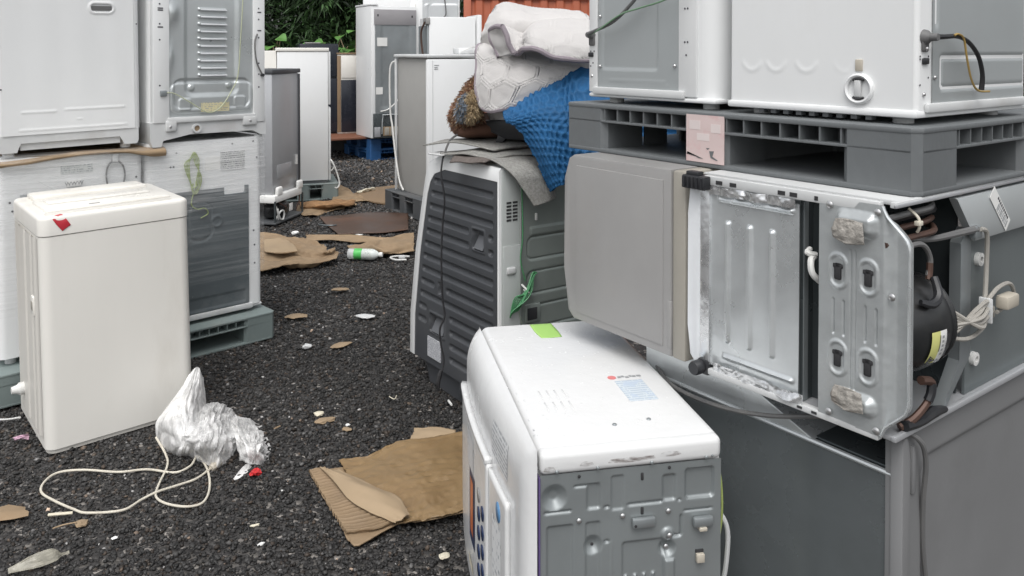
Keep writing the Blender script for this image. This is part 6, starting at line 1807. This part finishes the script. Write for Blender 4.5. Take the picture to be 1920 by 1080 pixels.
tree('dark bamboo like tree left of tall fridge, above the black refrigerator', (-2.6, 16.6, 0), 4.4, 1.2, 2)
tree('dark tree at the left, half hidden by the left washer stack', (-5.0, 16.2, 0), 4.2, 1.3, 3)
tree('dark tree behind the stacked white appliances at the back', (-1.6, 17.2, 0), 4.0, 1.2, 4)
for k, (x, y, s) in enumerate(((-6.8, 17.5, 5), (-8.8, 18.5, 6), (-4.4, 18.2, 7), (-3.1, 18.4, 8))):
    tree(('tall dark tree at the far left of the back row', 'outermost dark tree left of the back row', 'dark tree in the second row behind the black refrigerator', 'dark tree in the second row behind the tall fridge')[k], (x, y, 0), 5.0, 1.5, s, 0.8)
for k, (x, y, s) in enumerate(((-12.0, 15.5, 9), (-10.5, 12.5, 10), (5.5, 15.0, 11), (8.5, 12.0, 12), (11.5, 9.5, 13))):
    tree(('dark tree at the far left edge of the yard', 'dark tree along the left boundary, nearest the yard', 'dark tree right of the container, behind the right stack', 'dark tree along the right boundary of the yard', 'dark tree at the far right edge of the yard')[k], (x, y, 0), 5.0, 2.0, s, 0.9)
def broad_plant(label, loc, n, seed, s):
    t = thing('plant', label, 'plant', loc, 0, 'broad leaved plants')
    g = np.random.default_rng(seed)
    st = MB()
    pl_mat = mat('broad_leaf_green_%d' % seed, (0.085, 0.20, 0.045), 0.45, var=0.3, vs=8, spec=0.4)
    for k in range(n):
        a = g.uniform(0, 6.28); r = g.uniform(0.08, 0.45) * s; z = g.uniform(0.55, 1.0) * 1.92
        c = np.array([r * math.cos(a), r * math.sin(a), z])
        st.tube([(0, 0, 0), (c[0] * 0.4, c[1] * 0.4, z * 0.7), tuple(c)], [0.012, 0.008, 0.004], 5, 4)
        L, W = g.uniform(0.14, 0.26), g.uniform(0.08, 0.14)
        th = a + g.uniform(-0.8, 0.8); tilt = g.uniform(-0.6, 0.1)
        M = Matrix.Translation(Vector(c)) @ Matrix.Rotation(th, 4, 'Z') @ Matrix.Rotation(-tilt, 4, 'Y') @ Matrix.Rotation(g.uniform(-.5, .5), 4, 'X')
        A = np.zeros((9, 7, 3))
        for i in range(9):
            u = i / 8
            ww = W * (math.sin(math.pi * min(1, u ** 0.6)) ** 0.8 * (1 - 0.15 * u) + 0.001)
            for j in range(7):
                v = j / 3 - 1
                A[i, j] = M @ Vector((u * L, v * ww, -0.25 * L * u * u + 0.18 * ww * abs(v)))
        MB().grid(A).build('leaf', pl_mat, t)
    st.build('stem', TWIG, t)
broad_plant('bright broad leaved plant left of tall fridge, above the black refrigerator', (-3.05, 13.9, 0), 16, 1, 1.0)
broad_plant('bright broad leaved plant touching the left edge of tall fridge', (-2.62, 13.8, 0), 18, 2, 0.9)
broad_plant('small broad leaved plant just above the white fridge lid at left', (-4.0, 13.8, 0), 12, 3, 0.8)

# fuzzy pile on the fleece
def fur(par, parts, n):
    for o in [c for c in par.children if c.name.split('.')[0] in parts]:
        me = o.data
        co = np.zeros(len(me.vertices) * 3); me.vertices.foreach_get('co', co); co = co.reshape(-1, 3)
        no = np.zeros(len(me.vertices) * 3); me.vertex_normals.foreach_get('vector', no); no = no.reshape(-1, 3)
        base = {'outer_roll': (0.20, 0.10, 0.058), 'tan_fold': (0.40, 0.31, 0.19), 'grey_fold': (0.20, 0.235, 0.28)}[o.name.split('.')[0]]
        i = RNG.integers(0, len(co), n)
        sgn = np.where(no[i][:, 1:2] > 0, -1.0, 1.0)
        D = no[i] * sgn + RNG.normal(size=(n, 3)) * 0.7 + np.array([0, 0, -0.3])
        C = np.array([base]) * RNG.uniform(0.45, 1.6, (n, 1))
        mixc = RNG.random((n, 1)) < 0.22
        C = np.where(mixc, np.array([[0.36, 0.27, 0.17]]) * RNG.uniform(0.6, 1.3, (n, 1)), C)
        q = leaves_obj('pile', co[i] + no[i] * sgn * 0.004 + RNG.normal(size=(n, 3)) * 0.004, D, RNG.uniform(0.010, 0.024, n), RNG.uniform(0.0012, 0.0028, n), C, o)
        q['kind'] = 'stuff'
fur([o for o in S.objects if o.name.startswith('fleece_blanket')][0], ('outer_roll', 'tan_fold', 'grey_fold'), 7000)

# ------------------------------------------------------------------ litter on the gravel
def gsheet(name, label, cat, rows, m, th=0.004, nu=40, nv=40, amp=0.004, fr=3, seed=1, disp=None):
    A = patch([[tuple(gr(*p)) for p in r] for r in rows], nu, nv, disp or wob(amp, fr, seed))
    A = ragged(A, 0.007 if cat == 'cardboard' else 0.003, seed)
    c = A.reshape(-1, 3).mean(0); c[2] = 0
    o = MB().grid(A - c).build(name, m, None, smooth=50, solid=th)
    o.location = c
    return tag(o, label, cat)

# big torn carton in the foreground
t = thing('cardboard', 'torn wet brown carton with exposed corrugation by the white dryer', 'cardboard', gr(740, 920), 0)
def cpart(name, rows, m, nu, nv, disp, th=0.004):
    A = patch([[tuple(gr(*p)) for p in r] for r in rows], nu, nv, disp) - np.array(t.location)
    A = ragged(A, 0.0035, len(name))
    return MB().grid(A).build(name, m, t, smooth=40, solid=th)
cpart('liner', [[(635, 872, .018), (690, 862, .02), (735, 838, .03), (800, 828, .03), (870, 818, .02), (930, 812, .02)],
                [(655, 905, .02), (705, 895, .022), (755, 885, .03), (812, 875, .03), (872, 868, .022), (930, 862, .02)],
                [(690, 945, .02), (735, 940, .022), (780, 930, .026), (825, 922, .026), (875, 915, .02), (930, 905, .02)],
                [(745, 990, .02), (775, 985, .022), (805, 978, .024), (840, 972, .022), (880, 962, .02), (930, 950, .02)]], KRAFTW, 80, 60, lambda U, V, P: 0.006 * wobble(U, V, 9, 3, 3) + 0.004 * np.abs(wobble(U * 3, V * 3, 12, 3, 5)) - 0.003 * np.abs(wobble(U * 1.5, V * 6, 12, 3, 8)))
cpart('lower_liner', [[(575, 890, .008), (620, 885, .01), (680, 875, .01), (760, 865, .012), (870, 850, .012)],
                      [(610, 950, .008), (660, 945, .008), (720, 930, .008), (790, 915, .01), (880, 900, .01)],
                      [(652, 1022, .008), (672, 1030, .008), (745, 992, .01), (800, 985, .012), (880, 968, .012)]], KRAFT, 50, 40, wob(0.003, 3, 7))
def corr(U, V, P):
    return 0.009 * np.sin(2 * math.pi * 24 * V) + 0.003 * wobble(U, V, 5, 2, 4)
cpart('corrugation', [[(577, 890, .016), (590, 888, .018), (604, 887, .018)],
                      [(596, 925, .016), (624, 921, .018), (655, 916, .018)],
                      [(618, 965, .016), (655, 958, .018), (695, 950, .018)],
                      [(645, 1008, .016), (690, 1003, .018), (738, 988, .018)]], KRAFT, 24, 260, corr, 0.0015)
cpart('folded_flap', [[(597, 882, .034), (612, 886, .046), (632, 889, .036)],
                      [(624, 910, .036), (652, 906, .056), (690, 914, .042)],
                      [(660, 952, .036), (698, 938, .060), (740, 938, .044)],
                      [(740, 990, .032), (754, 980, .044), (765, 974, .034)]], KRAFTL, 30, 40, wob(0.003, 3, 6))
cpart('back_flap', [[(775, 808, .03), (815, 806, .035), (852, 812, .03)], [(770, 825, .02), (812, 825, .024), (852, 828, .02)], [(764, 840, .016), (812, 842, .018), (858, 835, .016)]], KRAFTL, 24, 24, wob(0.004, 3, 8))

# mid-ground cartons and boards
gsheet('cardboard', 'large creased brown carton flattened beside the left stack', 'cardboard',
       [[(480, 442, .03), (510, 440, .04), (545, 445, .05), (575, 452, .05), (605, 462, .05)],
        [(480, 462, .03), (515, 460, .04), (550, 466, .05), (585, 474, .05), (615, 474, .06)],
        [(480, 485, .02), (515, 486, .03), (552, 486, .03), (590, 484, .04), (632, 470, .06)],
        [(482, 512, .015), (515, 508, .02), (550, 502, .02), (590, 496, .02), (630, 488, .03)]], KRAFT, 0.006, 90, 60, 0.02, 5, 3,
       disp=lambda U, V, P: 0.018 * wobble(U * 0.6, V * 2.0, 10, 3, 3) + 0.008 * np.abs(wobble(U * 2, V * 5, 8, 2, 4)))
gsheet('cardboard', 'folded pale carton flap on top of the creased brown carton', 'cardboard',
       [[(492, 452, .06), (520, 448, .08), (540, 452, .08)], [(494, 472, .05), (525, 472, .07), (556, 470, .08)], [(500, 474, .05), (530, 476, .06), (552, 474, .06)]], KRAFTL, 0.006, 30, 24, 0.006, 3, 5)
gsheet('cardboard', 'long narrow cardboard strip lying in front of rusty plate', 'cardboard',
       [[(574, 443, .05), (620, 441, .05), (670, 442, .05), (720, 446, .05), (765, 444, .05)],
        [(570, 453, .03), (620, 452, .02), (670, 455, .02), (720, 457, .02), (765, 458, .02)]], KRAFT, 0.006, 60, 16, 0.008, 3, 6)
gsheet('cardboard', 'torn cardboard pieces by the charcoal washer, behind the bottle', 'cardboard',
       [[(650, 462, .04), (690, 458, .05), (725, 450, .08), (775, 440, .06)], [(660, 468, .03), (695, 468, .05), (728, 462, .08), (775, 458, .05)], [(690, 474, .02), (700, 476, .03), (730, 478, .03), (775, 474, .02)]], KRAFT, 0.006, 60, 40, 0.02, 4, 9)
gsheet('cardboard', 'crumpled rust brown paper heap just behind the drinks bottle', 'cardboard',
       [[(690, 462, .03), (715, 456, .05), (738, 462, .03)], [(694, 468, .03), (718, 464, .05), (742, 468, .03)], [(694, 474, .01), (718, 476, .01), (742, 474, .01)]], mat('rust_brown_paper', (0.20, 0.09, 0.04), 0.85, var=0.3, vs=20, bump=0.5, bs=40), 0.006, 50, 40, 0.014, 4, 4)
gsheet('cardboard', 'flat brown cardboard beside the grey pallet of white fridge', 'cardboard',
       [[(555, 385, .02), (590, 385, .03), (620, 384, .03), (665, 382, .03)], [(556, 396, .02), (585, 395, .03), (620, 390, .03), (665, 386, .03)], [(570, 407, .015), (592, 406, .02), (606, 400, .02), (630, 394, .02)]], KRAFT, 0.006, 50, 30, 0.015, 4, 2)
gsheet('cardboard', 'ragged torn cardboard edge against the grey pallet', 'cardboard',
       [[(560, 380, .06), (600, 378, .09), (640, 376, .08), (664, 378, .05)], [(562, 388, .05), (602, 386, .08), (640, 384, .08), (664, 383, .05)], [(568, 396, .02), (606, 393, .03), (640, 388, .03), (664, 385, .03)]], mat('torn_carton', (0.30, 0.17, 0.08), 0.85, var=0.35, vs=14, bump=0.5, bs=30, dirt=(0.12, 0.05, 0.025), damt=0.7, ds=5), 0.008, 70, 36, 0.02, 6, 7)
gsheet('cardboard', 'brown carton lying between white fridge pallet and plywood', 'cardboard',
       [[(622, 352, .03), (640, 350, .04), (660, 362, .03)], [(622, 366, .03), (645, 366, .03), (680, 372, .03)], [(622, 380, .02), (650, 378, .02), (690, 380, .02)]], KRAFT, 0.006, 30, 24, 0.012, 3, 3)
o = MB().prism([tuple(gr(650, 372))[:2], tuple(gr(700, 357))[:2], tuple(gr(745, 352))[:2], tuple(gr(765, 372))[:2], tuple(gr(752, 392))[:2], tuple(gr(700, 384))[:2]], 'z', 0.012, 0.030, 0.002).build('plywood_sheet', PLY)
tag(o, 'weathered plywood sheet on gravel in front of dark pallet', 'board')
A = patch([[gr(598, 408, .02), gr(650, 404, .03), (gr(700, 400, .03)), gr(765, 402, .03)], [gr(612, 424, .02), gr(660, 420, .028), gr(705, 418, .03), gr(765, 418, .03)], [gr(632, 440, .02), gr(670, 439, .02), gr(715, 437, .02), gr(765, 432, .02)]], 40, 30, wob(0.004, 2, 4))
o = MB().grid(A).build('metal_plate', RUST, None, solid=0.006)
tag(o, 'wet rusty brown metal plate lying in the passage', 'metal plate')
t = thing('tool_handle', 'thin grey metal loop beside the rusty plate', 'metal loop', gr(610, 428), 0)
MB().tube([(-0.05, 0.05, .03), (-0.06, -0.02, .03), (0.05, -0.05, .03), (0.10, -0.03, .03)], 0.007, 6).build('bar', GALVK, t)
gsheet('foam_strip', 'pale yellowish foam strip along the plywood edge', 'foam', [[(668, 361, .05), (690, 355, .06), (702, 354, .05)], [(670, 364, .02), (690, 359, .02), (703, 357, .02)]], BONE, 0.02, 20, 10, 0.01, 4, 3)

# drinks bottle
t = thing('drinks_bottle', 'clear plastic drinks bottle with green and white label on its side', 'bottle', gr(652, 487, 0.0) + Vector((0, 0, 0.040)), -8)
MB().lathe([(0.034, 0), (0.040, 0.008), (0.039, 0.03), (0.040, 0.05)], ax='x', n=20).build('base', film_mat('clear_bottle', 0.5, 0.7, (1, 1, 1), 8, rough=0.1), t, fix=True)
MB().lathe([(0.0405, 0.05), (0.041, 0.055), (0.041, 0.105), (0.0405, 0.11)], ax='x', n=20).build('green_label', BTLG, t, fix=True)
MB().lathe([(0.0405, 0.111), (0.041, 0.113), (0.041, 0.185), (0.0405, 0.188)], ax='x', n=20).build('white_label', print_mat('bottle_label', (0.62, 0.66, 0.62), (0.36, 0.42, 0.38), (0, 2), 8, thr=0.55, xs=9), t, fix=True)
MB().lathe([(0.040, 0.188), (0.036, 0.205), (0.024, 0.225), (0.015, 0.235), (0.0145, 0.24)], ax='x', n=20).build('shoulder', BTLW, t, fix=True)
MB().lathe([(0.017, 0.24), (0.018, 0.243), (0.018, 0.262), (0.016, 0.265)], ax='x', n=16).build('cap', FOAM, t, fix=True)

t = thing('cord_end', 'white cord with plug lying beside the charcoal washer', 'cord', gr(750, 490), 0)
MB().tube([(0.06, 0.06, .015), (-0.03, 0.07, .015), (-0.08, 0.03, .015), (-0.03, -0.04, .015), (0.05, -0.04, .015)], 0.007, 6).build('cable', WCORD, t)
MB().box(-0.015, 0.035, 0.0, 0.03, 0.008, 0.035, 0.008).build('plug', LGREY, t)

def blob(name, label, cat, px, py, s, m, seed, flat=0.5, stretch=1.0, rz=0):
    b = bmesh.new(); bmesh.ops.create_icosphere(b, subdivisions=2, radius=1)
    g = random.Random(seed)
    off = Vector((g.uniform(-9, 9), g.uniform(-9, 9), 0))
    for v in b.verts:
        k = 1 + 0.45 * mnoise.noise(v.co * 1.3 + off)
        v.co = Vector((v.co.x * k * s * stretch, v.co.y * k * s, v.co.z * k * s * flat))
    o = MB().bm(b).build(name, m, None, smooth=30)
    o.location = gr(px, py, 0) + Vector((0, 0, s * flat * 0.6))
    o.rotation_euler = (0, 0, rz)
    return tag(o, label, cat)
blob('plastic_chip', 'cream plastic chip on gravel left of the dryer foot', 'chip', 832, 1054, 0.016, BONE, 1, 0.35)
blob('plastic_chip', 'larger cream chip beside a dry leaf in mid gravel', 'chip', 595, 783, 0.022, BONE, 2, 0.35)
blob('plastic_chip', 'white chip behind the cardboard, below the cream one', 'chip', 650, 803, 0.010, FOAM, 3, 0.4)
blob('plastic_chip', 'tiny white chip at the upper edge of the torn carton', 'chip', 740, 848, 0.010, FOAM, 4, 0.4)
blob('plastic_chip', 'tiny white chip left of the torn carton', 'chip', 525, 930, 0.008, FOAM, 5, 0.5)
blob('plastic_chip', 'small white chip near the cord loop, bottom left', 'chip', 207, 1019, 0.007, FOAM, 6, 0.5, 1.6, 0.6)
blob('plastic_chip', 'small white sliver in the lower middle gravel', 'chip', 484, 1031, 0.007, FOAM, 7, 0.5, 1.8, 0.9)
blob('plastic_chip', 'yellowish sliver just above the white sliver', 'chip', 473, 995, 0.007, BONE, 8, 0.5, 2.4, 0.4)
blob('foam_scrap', 'white foam scrap on the creased carton by the compressor bay', 'foam', 553, 440, 0.028, FOAM, 9, 0.6, 1.2)
blob('foam_scrap', 'white foam scrap lying on the front edge of rusty plate', 'foam', 670, 442, 0.032, FOAM, 10, 0.4, 1.5, -0.4)
blob('stone', 'pale grey stone among gravel between the left pallet and passage', 'stone', 573, 655, 0.024, LGREY, 11, 0.5)
blob('stone', 'flat grey piece right of the pale stone', 'stone', 684, 597, 0.035, LGREY, 12, 0.25, 1.5)
blob('wood_chip', 'brown wood chip in mid passage under the creased carton', 'wood chip', 553, 597, 0.035, TWIG, 13, 0.25, 1.8, 0.3)
blob('wood_chip', 'brown wood chip right of the passage centre', 'wood chip', 636, 652, 0.032, TWIG, 14, 0.25, 1.9, 0.8)
blob('wood_chip', 'small brown splinter near the bottle, below it', 'wood chip', 636, 546, 0.032, TWIG, 15, 0.25, 1.7, 0.2)
blob('wood_chip', 'brown chip next to the cream chip behind the carton', 'wood chip', 606, 796, 0.020, TWIG, 16, 0.4, 2.2, 0.5)
blob('wood_chip', 'short brown chip behind the torn carton', 'wood chip', 648, 812, 0.014, TWIG, 17, 0.4, 1.6, -0.3)
blob('seed_pod', 'tan dry clod with a twig in front of cord loop', 'clod', 145, 993, 0.017, TWIG, 18, 0.6, 1.3)
blob('cardboard', 'small brown cardboard corner at the left picture edge', 'cardboard', 4, 973, 0.045, KRAFT, 19, 0.2, 1.5)
def stick(label, pts, r, m):
    o = MB().tube([gr(*p) for p in pts], r, 6).build('stick', m)
    return tag(o, label, 'stick')
stick('pale short stick just below the cord loop', [(82, 974, .012), (105, 972, .014), (128, 970, .012)], 0.005, BONE)
stick('thin dry twig ending at the tan clod', [(90, 1000, .01), (110, 993, .015), (135, 988, .015)], 0.0022, TWIG)
stick('thin curved stick near the charcoal washer base', [(728, 748, .01), (738, 753, .012), (742, 746, .014)], 0.002, BONE)
stick('white splinter at the foot of the charcoal washer', [(840, 756, .01), (846, 764, .012)], 0.005, FOAM)
stick('short yellow twig at the right of wrap bundle', [(510, 810, .01), (522, 804, .012)], 0.003, TWIG)
gsheet('paper_scrap', 'torn pink paper scrap on gravel left of the cream washer', 'paper', [[(16, 826, .012), (34, 821, .03), (48, 820, .012)], [(20, 831, .01), (36, 829, .015), (48, 828, .01)]], PINKP, 0.001, 12, 8, 0.005, 3, 2)
# squashed pale glove-like plastic at the bottom left
t = thing('plastic_bag', 'squashed pale translucent plastic pouch at the bottom left corner', 'plastic bag', gr(75, 1065), 35)
A = patch([[(-0.13, -0.02, .012), (-0.13, 0.0, .02), (-0.13, 0.02, .012)], [(-0.03, -0.035, .008), (-0.03, 0, .05), (-0.03, 0.035, .008)], [(0.035, -0.028, .008), (0.035, 0, .045), (0.035, 0.028, .008)], [(0.06, -0.006, .008), (0.06, 0, .02), (0.06, 0.006, .008)], [(0.088, -0.007, .008), (0.088, 0, .02), (0.088, 0.007, .008)]], 30, 50, crumple(0.004, 3))
MB().grid(A).build('pouch', film_mat('pale_pouch', 0.6, 0.95, (1, 1, 1), 12, col=(0.42, 0.40, 0.33), rough=0.3), t)
t.scale = (0.75, 0.75, 0.75)
o = MB().box(0, 0.5, 0, 0.10, 0, 0.03, 0.004).build('plank', WOODR)
o.location = (0.50, 1.62, 0.0); o.rotation_euler = (0, 0, R(-50))
tag(o, 'dark reddish plank on the ground right of the dryer', 'plank')
